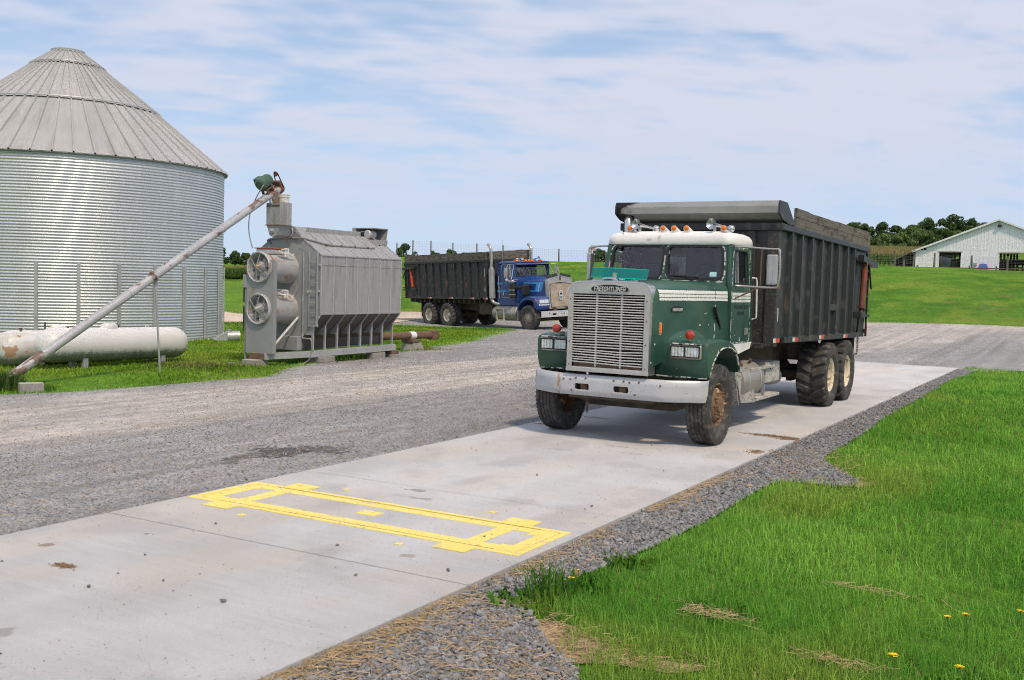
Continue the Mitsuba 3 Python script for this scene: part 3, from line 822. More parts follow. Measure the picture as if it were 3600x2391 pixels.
for k in range(nb + 1):
    y = YF + k * W
    for s in (1, -1):
        x = XC + s * HW
        parts = [box(x - .002, x + .014, y - .016, y + .016, 1.19, 2.53)]
        parts += [hull([(x + .012, y + q, z + w) for q, w in ((.011, 0), (-.011, 0), (0, .011), (0, -.011))] + [(x + s * .022, y, z)]) for z in np.arange(1.3, 2.5, .145)]
        E(dy, 'seam_strip', add(*parts), 'm_zinc', smooth=False)
        p0, p1 = np.array([XC + s * .2, y, 3.10]), np.array([x + s * .01, y, 2.54])
        E(dy, 'roof_seam', add(bar(p0, p1, .022, .03), *[hull([q + np.array(v) for v in ((.012, 0, .012), (-.012, 0, .02), (0, .012, .016), (0, -.012, .016), (.0, 0, .032))]) for q in (p0 * (1 - u) + p1 * u for u in np.linspace(.08, .95, 5))]), 'm_column', smooth=False)
        # leg: brace along the hopper, gusset, upright on the rail
        lx = XC + s * .80
        yl = y + (0.02 if k == 0 else -.02 if k == nb else 0)
        E(dy, 'leg', add(bar((x, yl, 1.18), (lx + s * .01, yl, .93), .03, .035), bar((lx, yl, .95), (lx, yl, .35), .05, .035), hull([(lx, yl - .004, .95), (lx, yl + .004, .95), (lx, yl - .004, .70), (lx, yl + .004, .70), (XC + s * .53, yl - .004, .70), (XC + s * .53, yl + .004, .70)])), 'm_zinc', smooth=False)
for s in (1, -1):
    x = XC + s * HW
    E(dy, 'eave_trim', add(box(x - .01, x + s * .02, YF, YB, 2.518, 2.545), box(x - .005, x + s * .012, YF, YB, 2.315, 2.335), box(x - .005, x + s * .014, YF, YB, 1.18, 1.205)), 'm_column', smooth=False)
    E(dy, 'base_rail', add(bar((XC + s * .15, YF - .88, .215), (XC + s * .80, YF + .12, .265), .09, .145), bar((XC + s * .80, YF + .1, .27), (XC + s * .80, YB + .1, .30), .09, .15)), 'm_zinc', smooth=False)
E(dy, 'rail_bolts', add(*[hull([(XC + .846, y + a, .275 + (y - YF) * .008 + b) for a, b in ((.014, 0), (-.014, 0), (0, .014), (0, -.014))] + [(XC + .858, y, .275 + (y - YF) * .008)]) for y in np.arange(YF + .2, YB, .22)]), 'm_rusty', smooth=False, kind='stuff')
E(dy, 'ridge_cap', add(box(XC - .2, XC + .2, YF + .35, YB - .6, 3.09, 3.205, .01), *[box(XC + .198, XC + .21, y - .008, y + .008, 3.1, 3.2) for y in np.arange(YF + .5, YB - .6, .3)]), 'm_column', smooth=False)
E(dy, 'front_beam', add(box(XC - .27, XC + .17, YF - .93, YF - .86, .14, .285, .006), box(XC - .07, XC + .02, YF - .935, YF - .925, .19, .24)), 'm_rusty', smooth=False, label='rusty brown front beam of the base')
# fan board and fans
YP = 17.44
E(dy, 'fan_board', add(prism(sbox(XC - .41, .285, XC + .41, 2.4).difference(shapely.union_all([Point(XC, zc).buffer(.312) for zc in (2.23, 1.285)])), YP - .015, YP + .015, 'y'), box(XC + .385, XC + .412, YP - .02, YP + .09, .285, 2.39), box(XC - .412, XC - .385, YP - .02, YP + .09, .285, 2.39)), 'm_dryer', smooth=False)
for zc in (2.23, 1.285):
    f = E(dy, 'fan', lathe([(.30, .06), (.30, -.02), (.315, -.07), (.335, -.085), (.352, -.07), (.355, -.02), (.352, .0)], 'y', (XC, YP - .01, zc), 40), 'm_fan')
    cx = np.array([XC, YP, zc])
    E(f, 'hub', lathe([(0, -.16), (.035, -.15), (.05, -.135), (.13, -.02), (.13, .12), (0, .14)], 'y', cx, 24), 'm_fan')
    for q in range(7):
        a = q * 2 * math.pi / 7 + .3
        c, s = math.cos(a), math.sin(a)
        E(f, 'blade', loft([[cx + (c * r - s * w, dy_, s * r + c * w) for w, dy_ in ((-.045, .0), (.045, .07), (.045, .078), (-.045, .008))] for r in (.12, .29)]), 'm_zinc', smooth=False)
    rings = []
    for r in np.linspace(.07, .30, 8):
        aa = np.linspace(0, 2 * math.pi, 37)
        rings.append(tube(np.column_stack([XC + r * np.cos(aa), np.full(37, YP - .075 - .06 * (1 - r / .31)), zc + r * np.sin(aa)]), .0025, 4))
    E(f, 'guard', add(*rings), 'm_zinc')
    for q in range(6):
        a = q * math.pi / 3 + .35
        E(f, 'guard_spoke', tube([cx + (.03 * math.cos(a), -.145, .03 * math.sin(a)), cx + (.315 * math.cos(a), -.08, .315 * math.sin(a))], .007, 5), 'm_zinc')
    h = E(dy, 'heater_housing', lathe([(.30, .02), (.33, .02), (.335, .06), (.32, .07), (.32, .5), (.325, .52), (.325, .56), (.34, .7), (.36, .82), (.36, .86)], 'y', (XC, YP, zc), 40), 'm_fan')
    E(h, 'control_box', box(XC - .2, XC + .17, YP + .04, YP + .66, zc + .30, zc + .42, .02), 'm_fan', smooth=False)
    E(h, 'lid', box(XC - .23, XC + .19, YP + .02, YP + .68, zc + .42, zc + .445, .008), 'm_rustred' if zc > 2 else 'm_fan', smooth=False)
    E(h, 'band', lathe([(.322, .08), (.334, .09), (.334, .11), (.322, .12)], 'y', (XC, YP, zc), 40), 'm_rustred')
    E(h, 'access_plate', lathe([(.327, .36), (.329, .37), (.329, .50), (.327, .51)], 'y', (XC, YP, zc), 12, .1, .75), 'm_zinc')
    vx, vy = XC + .26, YP + .55
    pl = [(vx, vy - .25, zc + .38), (vx + .05, vy - .2, zc + .33), (vx + .07, vy, zc + .33), (vx + .09, vy + .1, zc + .27), (vx + .12, vy + .12, zc + .33)]
    E(h, 'gas_valve', add(tube(pl, .018, 6), tube([(vx + .06, vy - .1, zc + .25), (vx + .06, vy - .1, zc + .45)], .022, 6), tube([(vx + .06, vy - .02, zc + .29), (vx + .06, vy - .02, zc + .43)], .03, 8), tube([(vx + .02, vy - .2, zc + .4), (vx + .1, vy - .15, zc + .43), (vx + .1, vy - .05, zc + .43)], .012, 6)), 'm_plasticwhite')
    E(h, 'gas_line', tube(spl([(vx + .12, vy + .12, zc + .33), (vx + .15, vy + .16, zc + .42), (XC + .44, YF - .08, zc + .58), (XC + .55, YF - .06, zc + .55), (XC + .56, YF - .06, zc + .3)], 16), .006, 5), 'm_cable')
E(dy, 'gas_pipe', add(tube([(XC + .56, YF - .06, .62), (XC + .56, YF - .06, 2.62)], .014, 8), *[tube([(XC + .56, YF - .06, z - .03), (XC + .56, YF - .06, z + .03)], .022, 8) for z in (.7, 1.5, 2.0, 2.45)], tube([(XC + .56, YF - .06, .62), (XC + .8, YF - .06, .62), (XC + .83, YF - .06, .58)], .016, 8)), 'm_zinc')
E(dy, 'hose', tube(spl([(XC + .83, YF - .06, .6), (XC + .86, YF - .08, .35), (XC + .82, YF - .2, .1), (XC + .6, YF - .6, .0), (XC + .35, YF - 1.0, -.02)], 20), .009, 6), 'm_cable')
E(dy, 'brace', bar((XC + .35, YP + .05, .45), (XC + .40, YF - .04, 1.1), .035), 'm_plasticwhite', smooth=False)
E(dy, 'thermometer', lathe([(0, -.03), (.035, -.03), (.045, 0)], 'y', (XC + .68, YF - .005, 1.70), 16), 'm_plasticwhite')
ld = E(dy, 'ladder', add(box(XC + .955, XC + .985, YF - .07, YF - .04, .92, 2.62), box(XC + .715, XC + .74, YF - .06, YF - .04, .92, 2.62)), 'm_zinc', smooth=False)
for z in np.arange(.98, 2.6, .232):
    E(ld, 'rung', box(XC + .73, XC + .965, YF - .066, YF - .046, z, z + .02), 'm_zinc', smooth=False)
E(ld, 'plate', box(XC + .70, XC + 1.0, YF - .05, YF - .035, .90, .96), 'm_zinc', smooth=False)
for z in (1.1, 1.7, 2.3):
    E(ld, 'bracket', box(XC + .985, XC + 1.045, YF - .06, YF - .03, z, z + .05), 'm_zinc', smooth=False)
# conduit along the roof
cp = [(XC - .5, YF - .02, 2.80), (XC - .35, YF - .03, 2.92), (XC + .3, YF - .03, 2.93), (XC + .52, YF + .02, 2.92), (XC + .68, YF + .5, 2.82), (XC + .70, YF + .9, 2.795), (XC + .70, YF + 1.6, 2.79), (XC + .69, YF + 2.4, 2.80)]
E(dy, 'conduit', tube(spl(cp, 50), .022, 8), 'm_cable')
E(dy, 'conduit_clips', add(*[tube([(XC + .70, y - .02, 2.795), (XC + .70, y + .02, 2.795)], .03, 8) for y in (YF + .55, YF + 1.1, YF + 1.6, YF + 2.1)]), 'm_rusty', kind='stuff')
# receiving hopper at the front of the ridge
HX0, HX1, HY0, HY1 = XC - .14, XC + .27, 17.74, 18.13
hp = E(dy, 'hopper', add(box(HX0, HX0 + .012, HY0, HY1, 3.2, 3.70), box(HX1 - .012, HX1, HY0, HY1, 3.2, 3.72), box(HX0 + .012, HX1 - .012, HY1 - .012, HY1, 3.2, 3.72), box(HX0 + .012, HX1 - .012, HY0 + .003, HY0 + .015, 3.2, 3.62)), 'm_column', smooth=False, label='square sheet metal receiving hopper on top')
E(hp, 'flange', add(box(HX0 - .02, HX1 + .02, HY0 - .02, HY0 + .01, 3.185, 3.205), box(HX1 - .01, HX1 + .02, HY0 + .01, HY1, 3.186, 3.204), box(HX0 - .005, HX1 * .5 + HX0 * .5 + .2, HY0 - .006, HY0 + .004, 3.61, 3.63)), 'm_rusty', smooth=False)
cyc = (HX0 + HX1) / 2
tr = layers([(cyc - .2, 3.19), (cyc - .11, 2.97), (cyc - .05, 2.935), (cyc + .05, 2.935), (cyc + .11, 2.97), (cyc + .2, 3.19)], [(HY0 + .01, 0), (HY1 + .06, 0)], 'y')
E(hp, 'trough', tr, 'm_dryer', smooth=False)
E(hp, 'trough_end_cap', lathe([(0, .02), (.17, .02), (.18, 0), (.17, -.02)], 'y', (cyc + .02, HY1 + .06, 3.09), 24), 'm_zinc')
E(hp, 'bearing', add(lathe([(0, -.09), (.025, -.09), (.025, -.03), (.05, -.03), (.055, 0)], 'y', (cyc - .02, HY0, 3.07), 12), box(cyc - .08, cyc + .04, HY0 - .012, HY0 + .005, 3.02, 3.12)), 'm_zinc')
E(hp, 'rods', add(*[tube([(HX0 + .06 + .07 * q, HY0 + .05, 3.55), (HX0 + .05 + .07 * q, HY0 + .06, 3.82 - .04 * q)], .018, 6) for q in range(3)]), 'm_zinc', kind='stuff')
E(dy, 'ridge_hood', hull([(XC - .2, YF, 3.1), (XC + .2, YF, 3.1), (XC - .2, YF, 2.9), (XC + .5, YF, 2.9), (XC - .2, YF + .42, 3.2), (XC + .2, YF + .42, 3.2), (XC + .2, YF, 3.2), (XC - .2, YF, 3.2)]), 'm_dryer', smooth=False)
# rear fan box
RX = XC + .28
rb = E(dy, 'rear_motor_box', add(hull([(RX - .35, YB - .5, 2.98), (RX + .25, YB - .5, 2.74), (RX + .25, YB + .03, 2.74), (RX - .35, YB + .03, 2.74), (RX - .35, YB - .5, 3.0), (RX + .25, YB - .45, 3.02), (RX + .28, YB + .05, 3.02)]), box(RX - .4, RX - .36, YB - .55, YB + .15, 2.98, 3.32), hull([(RX - .4, YB + .0, 2.9), (RX + .25, YB + .0, 3.0), (RX + .25, YB + .03, 3.0), (RX - .4, YB + .03, 2.9), (RX - .4, YB + .12, 3.31), (RX + .2, YB + .15, 3.30), (RX + .2, YB + .12, 3.3)]), box(RX - .4, RX + .22, YB - .45, YB + .14, 3.30, 3.32)), 'm_column', smooth=False)
E(rb, 'motor', lathe([(0, -.12), (.09, -.12), (.11, -.10), (.11, .14), (.08, .17), (0, .17)], 'y', (RX + .0, YB - .34, 3.16), 20), 'm_fan')
E(rb, 'cable', tube(spl([(RX - .2, YB - .5, 3.2), (RX + .05, YB - .42, 3.15), (RX + .22, YB - .3, 2.98), (RX + .26, YB - .1, 2.92), (RX + .27, YB + .0, 2.85)], 16), .014, 6), 'm_cable')
E(rb, 'hole', lathe([(0, .004), (.04, .004)], 'x', (RX + .262, YB - .27, 2.86), 14), 'm_black')  # flat black disc, the dark of an opening given as colour
# left riser with switch box
E(dy, 'riser', add(tube([(XC - .47, YP + .03, .0), (XC - .47, YP + .03, 1.95)], .028, 10), tube(spl([(XC - .47, YP + .03, .02), (XC - .5, YP - .03, -.02), (XC - .8, YP - .15, .0)], 8), .04, 8)), 'm_cable')
E(dy, 'switch_box', box(XC - .53, XC - .42, YP - .03, YP + .08, 1.75, 2.05, .015), 'm_dryer', smooth=False)
E(dy, 'side_cover', add(box(XC - .58, XC - .5, YP + .05, YP + .4, 1.42, 2.1), box(XC - .58, XC - .5, YP + .05, YP + .4, .75, 1.33)), 'm_black', smooth=False)
# blocks that carry the dryer
for i, (x, y, w, l, lab) in enumerate([(XC - .06, 17.36, .42, .42, 'concrete block under the front beam of the dryer, below the fans'), (-15.98, 18.75, .36, .6, 'pair of stacked concrete blocks under the dryer rail nearest the ladder'),
                                       (-16.0, 20.75, .34, .5, 'concrete block under the middle of the dryer rail'), (-16.0, 21.45, .34, .3, 'grey concrete block under the far end of the dryer rail')]):
    zt = .14 if i == 0 else .19 if i < 3 else .12
    E(None, 'dryer_block', add(box(x - w / 2, x + w / 2, y - l / 2, y + l / 2, -.06, zt if i != 1 else .06, .01), box(x - w / 2 + .03, x + w / 2, y - l / 2 + .02, y + l / 2 - .05, .063, zt, .008) if i == 1 else None), 'm_concrete', smooth=False, label=lab, cat='concrete block')
E(None, 'timber_offcut', box(-16.22, -15.86, 21.3, 21.62, .125, .222, .01), 'm_rusty', smooth=False, label='weathered timber wedge on the last block under the dryer', cat='timber')
# discharge pipe behind
dp = thing('discharge_auger', 'rusty round auger pipe with a white collar sticking out behind the dryer', 'pipe')
P0, P1 = np.array([-17.25, 20.9, .47]), np.array([-17.32, 25.25, .44])
E(dp, 'tube', tube([P0, P0 * .5 + P1 * .5, P1], .105, 18), 'm_rusty')
E(dp, 'collar', tube([P0 * .28 + P1 * .72, P0 * .22 + P1 * .78], .112, 18), 'm_plasticwhite')
E(dp, 'end_shroud', add(box(-17.44, -17.2, 25.1, 25.42, .30, .56, .01)), 'm_rusty', smooth=False)
E(None, 'pier', hull([(-17.55, 23.85, -.06), (-17.05, 23.85, -.06), (-17.55, 24.55, -.06), (-17.05, 24.55, -.06), (-17.45, 24.0, .25), (-17.12, 24.0, .25), (-17.45, 24.4, .25), (-17.12, 24.4, .25)]), 'm_concrete', smooth=False, label='tapered concrete pier under the rusty auger pipe', cat='concrete block')
E(None, 'pier_timber', box(-17.5, -17.1, 23.95, 24.3, .252, .335, .01), 'm_rusty', smooth=False, label='dark timber packing between concrete pier and auger pipe', cat='timber')
bk = thing('bucket', 'white plastic bucket sitting in the dryer hopper under the auger spout', 'bucket')
E(bk, 'shell', lathe([(.10, .0), (.125, .26), (.14, .262), (.14, .28), (.127, .285), (.13, .31), (.142, .312), (.142, .33), (.125, .33), (.10, .02)], 'z', (cyc + .08, 18.0, 3.58), 24), 'm_bucket')
# ------------------------------------------------------------------ truck materials
def f_green(p, n, uv):
    a = fbm(p.x * 2.2, p.y * 2.2, p.z * 2.2, 4)
    c = mix(C3(0.014, 0.056, 0.042), C3(0.036, 0.098, 0.070), smoothstep(0.25, 0.75, a))
    c = mix(c, C3(0.075, 0.135, 0.07), 0.5 * smoothstep(0.52, 0.75, fbm(p.x * 1.5 + 7, p.y * 1.5, p.z * 1.2 + 3, 4)))
    chip = smoothstep(0.775, 0.79, fbm(p.x * 13, p.y * 13, p.z * 13, 4))
    return mix(c, C3(0.62, 0.62, 0.60), chip)


bs('m_green', two({**pr(proc(f_green), proc(lambda p, n, uv: 0.30 + 0.25 * fbm(p.x * 4, p.y * 4, p.z * 4, 3)), spec=0.5), 'clearcoat': 0.25, 'clearcoat_gloss': 0.7}))


def f_chipped(p, n, uv):
    """the strips round windows, seams and lips where the green has worn to the white primer."""
    return mix(C3(0.02, 0.075, 0.05), C3(0.62, 0.61, 0.58), smoothstep(0.46, 0.50, fbm(p.x * 24, p.y * 24, p.z * 24, 3)))


bs('m_chipped', two(pr(proc(f_chipped), 0.55)))


def f_roofwhite(p, n, uv):
    c = mix(C3(0.70, 0.70, 0.685), C3(0.80, 0.80, 0.79), fbm(p.x * 3, p.y * 3, p.z * 3, 4))
    return mix(c, C3(0.42, 0.33, 0.22), 0.7 * smoothstep(0.66, 0.78, fbm(p.x * 7, p.y * 3, p.z * 7, 4)))


bs('m_roofwhite', two(pr(proc(f_roofwhite), 0.45)))


def f_bumper(p, n, uv):
    c = mix(C3(0.47, 0.48, 0.50), C3(0.58, 0.59, 0.61), fbm(p.x * 3, p.y * 3, p.z * 6, 4))
    r = smoothstep(0.76, 0.82, fbm(p.x * 9, p.y * 9, p.z * 5, 4))
    s = smoothstep(0.86, 0.90, noise(p.x * 30, p.y * 20, p.z * 70))
    c = mix(c, C3(0.36, 0.20, 0.09), 0.75 * r)
    v = (1 - smoothstep(0.012, 0.04, dr.abs(p.x + 6.27 + 0.03 * (noise(p.z * 30, 1.0, p.x * 30) - 0.5)))) * smoothstep(0.3, 0.6, noise(p.x * 60, 3.0, p.z * 18))
    c = mix(c, C3(0.42, 0.20, 0.08), 0.8 * v)
    return mix(c, C3(0.26, 0.19, 0.14), 0.5 * s)


bs('m_bumper', two(pr(proc(f_bumper), 0.35, metallic=0.15)))
bs('m_alu', two(pr(proc(lambda p, n, uv: mix(C3(0.50, 0.49, 0.47), C3(0.66, 0.655, 0.64), fbm(p.x * 7, p.y * 7, p.z * 7, 4))), 0.36, metallic=0.6)))
bs('m_slat', two(pr((0.62, 0.62, 0.61), 0.35, metallic=0.3)))
bs('m_chrome', two({'type': 'roughconductor', 'material': 'Cr', 'alpha': 0.12}))
bs('m_polish', two(pr((0.66, 0.66, 0.65), 0.22, metallic=0.9)))


def f_tyre(p, n, uv):
    c = mix(C3(0.030, 0.030, 0.030), C3(0.095, 0.092, 0.088), fbm(p.x * 5, p.y * 5, p.z * 5, 4))
    return mix(c, C3(0.19, 0.175, 0.155), 0.55 * smoothstep(0.5, 0.75, fbm(p.x * 14, p.y * 14, p.z * 14 + 3, 3)))


bs('m_tyre', two(pr(proc(f_tyre), 0.8, spec=0.25)))


def f_cream(p, n, uv):
    c = mix(C3(0.62, 0.54, 0.38), C3(0.72, 0.67, 0.54), fbm(p.x * 7, p.y * 7, p.z * 7, 3))
    return mix(c, C3(0.26, 0.15, 0.08), smoothstep(0.60, 0.70, fbm(p.x * 11, p.y * 11, p.z * 11, 4)))


bs('m_cream', two(pr(proc(f_cream), 0.55)))
bs('m_hub', two(pr(proc(lambda p, n, uv: mix(mix(C3(0.12, 0.065, 0.035), C3(0.27, 0.165, 0.095), fbm(p.x * 11, p.y * 11, p.z * 11, 4)), C3(0.60, 0.42, 0.26), smoothstep(0.62, 0.68, fbm(p.x * 8 + 3, p.y * 8, p.z * 8, 3)))), 0.7)))
bs('m_rimgrey', two(pr(proc(lambda p, n, uv: mix(C3(0.20, 0.17, 0.13), C3(0.42, 0.38, 0.31), fbm(p.x * 9, p.y * 9, p.z * 9, 4))), 0.6)))


def f_boxpaint(p, n, uv):
    c = mix(C3(0.020, 0.022, 0.024), C3(0.033, 0.036, 0.039), fbm(p.x * 2, p.y * 2, p.z * 1.4, 4))
    w = smoothstep(0.62, 0.72, fbm(p.x * 9, p.y * 9, p.z * 5, 4))
    c = mix(c, C3(0.11, 0.105, 0.10), 0.45 * w)
    r = smoothstep(0.70, 0.78, fbm(p.x * 5 + 9, p.y * 6, p.z * 1.6, 4))
    return mix(c, C3(0.15, 0.075, 0.04), 0.8 * r)


bs('m_boxpaint', two(pr(proc(f_boxpaint), 0.45, spec=0.4)))


def f_boxfront(p, n, uv):
    c = mix(C3(0.022, 0.022, 0.023), C3(0.05, 0.05, 0.05), fbm(p.x * 3, p.y * 3, p.z * 2, 4))
    m = smoothstep(0.56, 0.66, noise(p.x * 40, p.y * 40, p.z * 34) * 0.5 + 0.5 * fbm(p.x * 6 + 5, p.y * 6, p.z * 2.5, 4))
    return mix(c, C3(0.095, 0.09, 0.08), 0.6 * m)


bs('m_boxfront', two(pr(proc(f_boxfront), 0.6)))


def f_shield(p, n, uv):
    c = mix(C3(0.30, 0.30, 0.29), C3(0.42, 0.42, 0.40), fbm(p.x * 4, p.y * 4, p.z * 4, 4))
    soot = fbm(p.x * 3.4, p.y * 5, p.z * 5, 4)
    return mix(c, C3(0.014, 0.014, 0.015), smoothstep(0.46, 0.60, soot + 0.42 - 0.72 * smoothstep(-7.0, -6.15, p.x)))


bs('m_shield', two(pr(proc(f_shield), 0.42, metallic=0.3)))


def f_wood(p, n, uv):
    g = fbm(p.x * 2.2, p.y * 2.2, p.z * 55, 4)
    c = mix(C3(0.075, 0.067, 0.058), C3(0.215, 0.20, 0.18), g)
    d = smoothstep(0.52, 0.68, fbm(p.x * 5, p.y * 5, p.z * 9, 4))
    return mix(c, C3(0.045, 0.04, 0.034), 0.6 * d) * (0.8 + 0.4 * noise(p.x * 30, p.y * 30, p.z * 90))


bs('m_wood', two(pr(proc(f_wood), 0.9, spec=0.15)))
bs('m_chassis', two(pr(proc(lambda p, n, uv: mix(C3(0.045, 0.038, 0.031), C3(0.155, 0.125, 0.096), fbm(p.x * 7, p.y * 7, p.z * 7, 4))), 0.8, spec=0.2)))
bs('m_mudmetal', two(pr(proc(lambda p, n, uv: mix(C3(0.30, 0.285, 0.27), C3(0.46, 0.445, 0.42), fbm(p.x * 6, p.y * 6, p.z * 6, 4)) * (0.6 + 0.55 * smoothstep(0.3, 0.5, noise(p.x * 42, p.y * 42, p.z * 42)))), 0.8, spec=0.2)))
bs('m_tankalu', two(pr(proc(lambda p, n, uv: mix(C3(0.24, 0.21, 0.175), C3(0.46, 0.44, 0.41), fbm(p.x * 5, p.y * 4, p.z * 4, 4))), 0.45, metallic=0.4)))
bs('m_rubber', two(pr((0.018, 0.018, 0.018), 0.6)))
bs('m_interior', two(pr((0.05, 0.055, 0.065), 0.8, spec=0.2)))
bs('m_curtain', two(pr(proc(lambda p, n, uv: mix(C3(0.035, 0.045, 0.12), C3(0.06, 0.075, 0.19), fbm(p.x * 4, 1.0, p.z * 1.2, 2))), 0.8, spec=0.2)))
bs('m_glass', {'type': 'thindielectric', 'int_ior': 1.5, 'specular_transmittance': {'type': 'rgb', 'value': [0.62, 0.70, 0.68]}})
bs('m_teal', {'type': 'principledthin', 'base_color': {'type': 'rgb', 'value': [0.02, 0.50, 0.45]}, 'roughness': 0.12, 'spec_trans': 0.45, 'diff_trans': 1.2, 'eta': 1.5})
bs('m_tealedge', two({**pr((0.02, 0.42, 0.38), 0.25), 'clearcoat': 0.5}))
bs('m_amber', two({**pr((0.85, 0.20, 0.012), 0.25), 'clearcoat': 0.8}))
bs('m_redlens', two({**pr((0.42, 0.035, 0.015), 0.25), 'clearcoat': 0.8}))
bs('m_headlamp', two({**bump(pr((0.78, 0.80, 0.83), 0.2, metallic=0.45), lambda p, n, uv: 0.004 * dr.sin(p.x * 150) + 0.012 * fbm(p.x * 12, p.y * 12, p.z * 12, 2), 1.0, 0.002)}))
bs('m_tapered', two(pr((0.55, 0.06, 0.035), 0.4)))
bs('m_tapewhite', two(pr((0.62, 0.62, 0.62), 0.4)))
bs('m_hydraulic', two(pr(proc(lambda p, n, uv: mix(C3(0.07, 0.035, 0.03), C3(0.30, 0.07, 0.04), fbm(p.x * 9, p.y * 9, p.z * 6, 4))), 0.5)))
bs('m_hydred', two(pr((0.55, 0.055, 0.02), 0.45)))


def f_blue(p, n, uv):
    c = mix(C3(0.010, 0.042, 0.180), C3(0.018, 0.072, 0.270), fbm(p.x * 1.6, p.y * 1.6, p.z * 1.6, 4))
    dust = smoothstep(0.55, 0.8, n.z) * smoothstep(0.38, 0.6, fbm(p.x * 3, p.y * 3, p.z * 3, 4))
    return mix(c, C3(0.15, 0.15, 0.19), 0.45 * dust)


bs('m_blue', two({**pr(proc(f_blue), 0.32), 'clearcoat': 0.5}))
bs('m_stripe_mid', two(pr((0.06, 0.36, 0.78), 0.4)))
bs('m_stripe_light', two(pr((0.30, 0.58, 0.85), 0.4)))
bs('m_canvas', two(bump(pr(proc(lambda p, n, uv: mix(C3(0.33, 0.27, 0.215), C3(0.46, 0.40, 0.33), fbm(p.x * 4, p.y * 4, p.z * 4, 4))), 0.9, spec=0.1), lambda p, n, uv: 0.05 * fbm((p.x + p.y) * 4, p.z * 3, 0.0, 3), 1.0, 0.01)))
bs('m_navy', two(pr((0.015, 0.035, 0.07), 0.5)))
bs('m_patina', two(pr(proc(lambda p, n, uv: mix(C3(0.42, 0.40, 0.37), C3(0.62, 0.60, 0.57), fbm(p.x * 9, p.y * 9, p.z * 9, 4))), 0.28, metallic=0.7)))
bs('m_sticker', two(pr((0.45, 0.72, 0.74), 0.5)))
bs('m_deadletter', two(pr((0.010, 0.03, 0.024), 0.6)))


def panel2d(poly, step, fn):
    """a sheet: the flat outline cut into cells and carried into space by fn(u, v)."""
    poly = (poly if hasattr(poly, 'bounds') else Polygon(poly)).buffer(0)
    x0, y0, x1, y1 = poly.bounds
    V, F = [], []
    pp = shapely.prepared.prep(poly)
    for x in np.arange(x0, x1, step):
        for y in np.arange(y0, y1, step):
            c = sbox(x, y, x + step, y + step)
            if not pp.intersects(c):
                continue
            g = c if pp.contains(c) else poly.intersection(c)
            for h in getattr(g, 'geoms', [g]):
                if h.geom_type == 'Polygon' and h.area > 1e-7:
                    v, f = trimesh.creation.triangulate_polygon(h, engine='earcut')
                    F.append(f + len(V))
                    V.extend(v.tolist())
    V = np.array(V)
    m = TM(fn(V[:, 0], V[:, 1]), np.vstack(F))
    m.merge_vertices()
    return m


def shear_y(m, z0, k):
    v = m.vertices.copy()
    v[:, 1] += np.maximum(v[:, 2] - z0, 0) * k
    m.vertices = v
    return m


def shear_x(m, z0, k):
    v = m.vertices.copy()
    v[:, 0] -= np.sign(v[:, 0]) * np.maximum(v[:, 2] - z0, 0) * k
    m.vertices = v
    return m


# ------------------------------------------------------------------ wheels
def tyre_plain(r, w, ri, grooves=4):
    hw = w / 2
    prof = [(ri - .01, -hw * .62), (ri + .02, -hw * .8), (r * .72, -hw * 1.0), (r * .86, -hw * 1.0), (r * .955, -hw * .93), (r - .010, -hw * .84)]
    g = np.linspace(-hw * .84, hw * .84, grooves + 2)
    for k in range(1, grooves + 1):
        prof += [(r - .001, g[k] - .011), (r - .014, g[k] - .006), (r - .014, g[k] + .006), (r - .001, g[k] + .011)]
    prof += [(a, -b) for a, b in prof[:6]][::-1]
    m = lathe(prof, 'x', n=72)
    v = m.vertices.copy()                            # zigzag of the tread ribs
    rr = np.hypot(v[:, 1], v[:, 2])
    th = np.arctan2(v[:, 2], v[:, 1])
    v[:, 0] += np.where(rr > r * .962, .006 * np.where((th / (2 * np.pi) * 72).round().astype(int) % 2, 1, -1), 0)
    m.vertices = v
    ends = []
    for s in (-1, 1):
        for k in range(60):
            a = 2 * math.pi * k / 60
            b = box(s * hw * .84 - .016, s * hw * .84 + .016, r - .03, r - .010, -.012, .012)
            ends.append(xf(b, rot((1, 0, 0), math.degrees(a))))
    return add(m, *ends)


def tyre_lug(r, w, ri):
    hw = w / 2
    R0 = r - .030
    cr = [(ri - .01, -hw * .70), (ri + .02, -hw * .86), (r * .68, -hw * .99), (r * .82, -hw * 1.0), (R0 * .945, -hw * .95), (R0 * .985, -hw * .80)]
    cr += [(R0 * (1.0 - .018 * abs(q) ** 2), hw * q) for q in (-.6, -.3, 0, .3, .6)]
    cr += [(a, -b) for a, b in cr[:6]][::-1]
    m = lathe(cr, 'x', n=64)
    lugs = []
    N = 19
    for s in (-1, 1):
        for k in range(N):
            ph = 2 * math.pi * (k + (0.5 if s > 0 else 0)) / N
            rows = []
            for q, dphi, top in ((-.03, .17, 0), (.18, .135, 1), (.42, .07, 1), (.68, .015, 1), (.88, -.005, 1), (1.0, -.012, .75)):
                x = s * hw * q
                base = R0 * (1.0 - .018 * q * q) - .012 - (0 if q < .9 else .045 * (q - .86) / .14)
                tp = base + .012 + .046 * top - (.03 if q > .95 else 0)
                wd = .062 + .02 * q
                row = []
                for rr, e in ((base, -1.25), (tp, -.8), (tp, .8), (base, 1.25)):
                    a = ph + dphi + e * wd / 2 / r * 1.5
                    row.append((x, rr * math.cos(a), rr * math.sin(a)))
                rows.append(row)
            lugs.append(loft(rows))
    return add(m, *lugs)


TYRES = {}


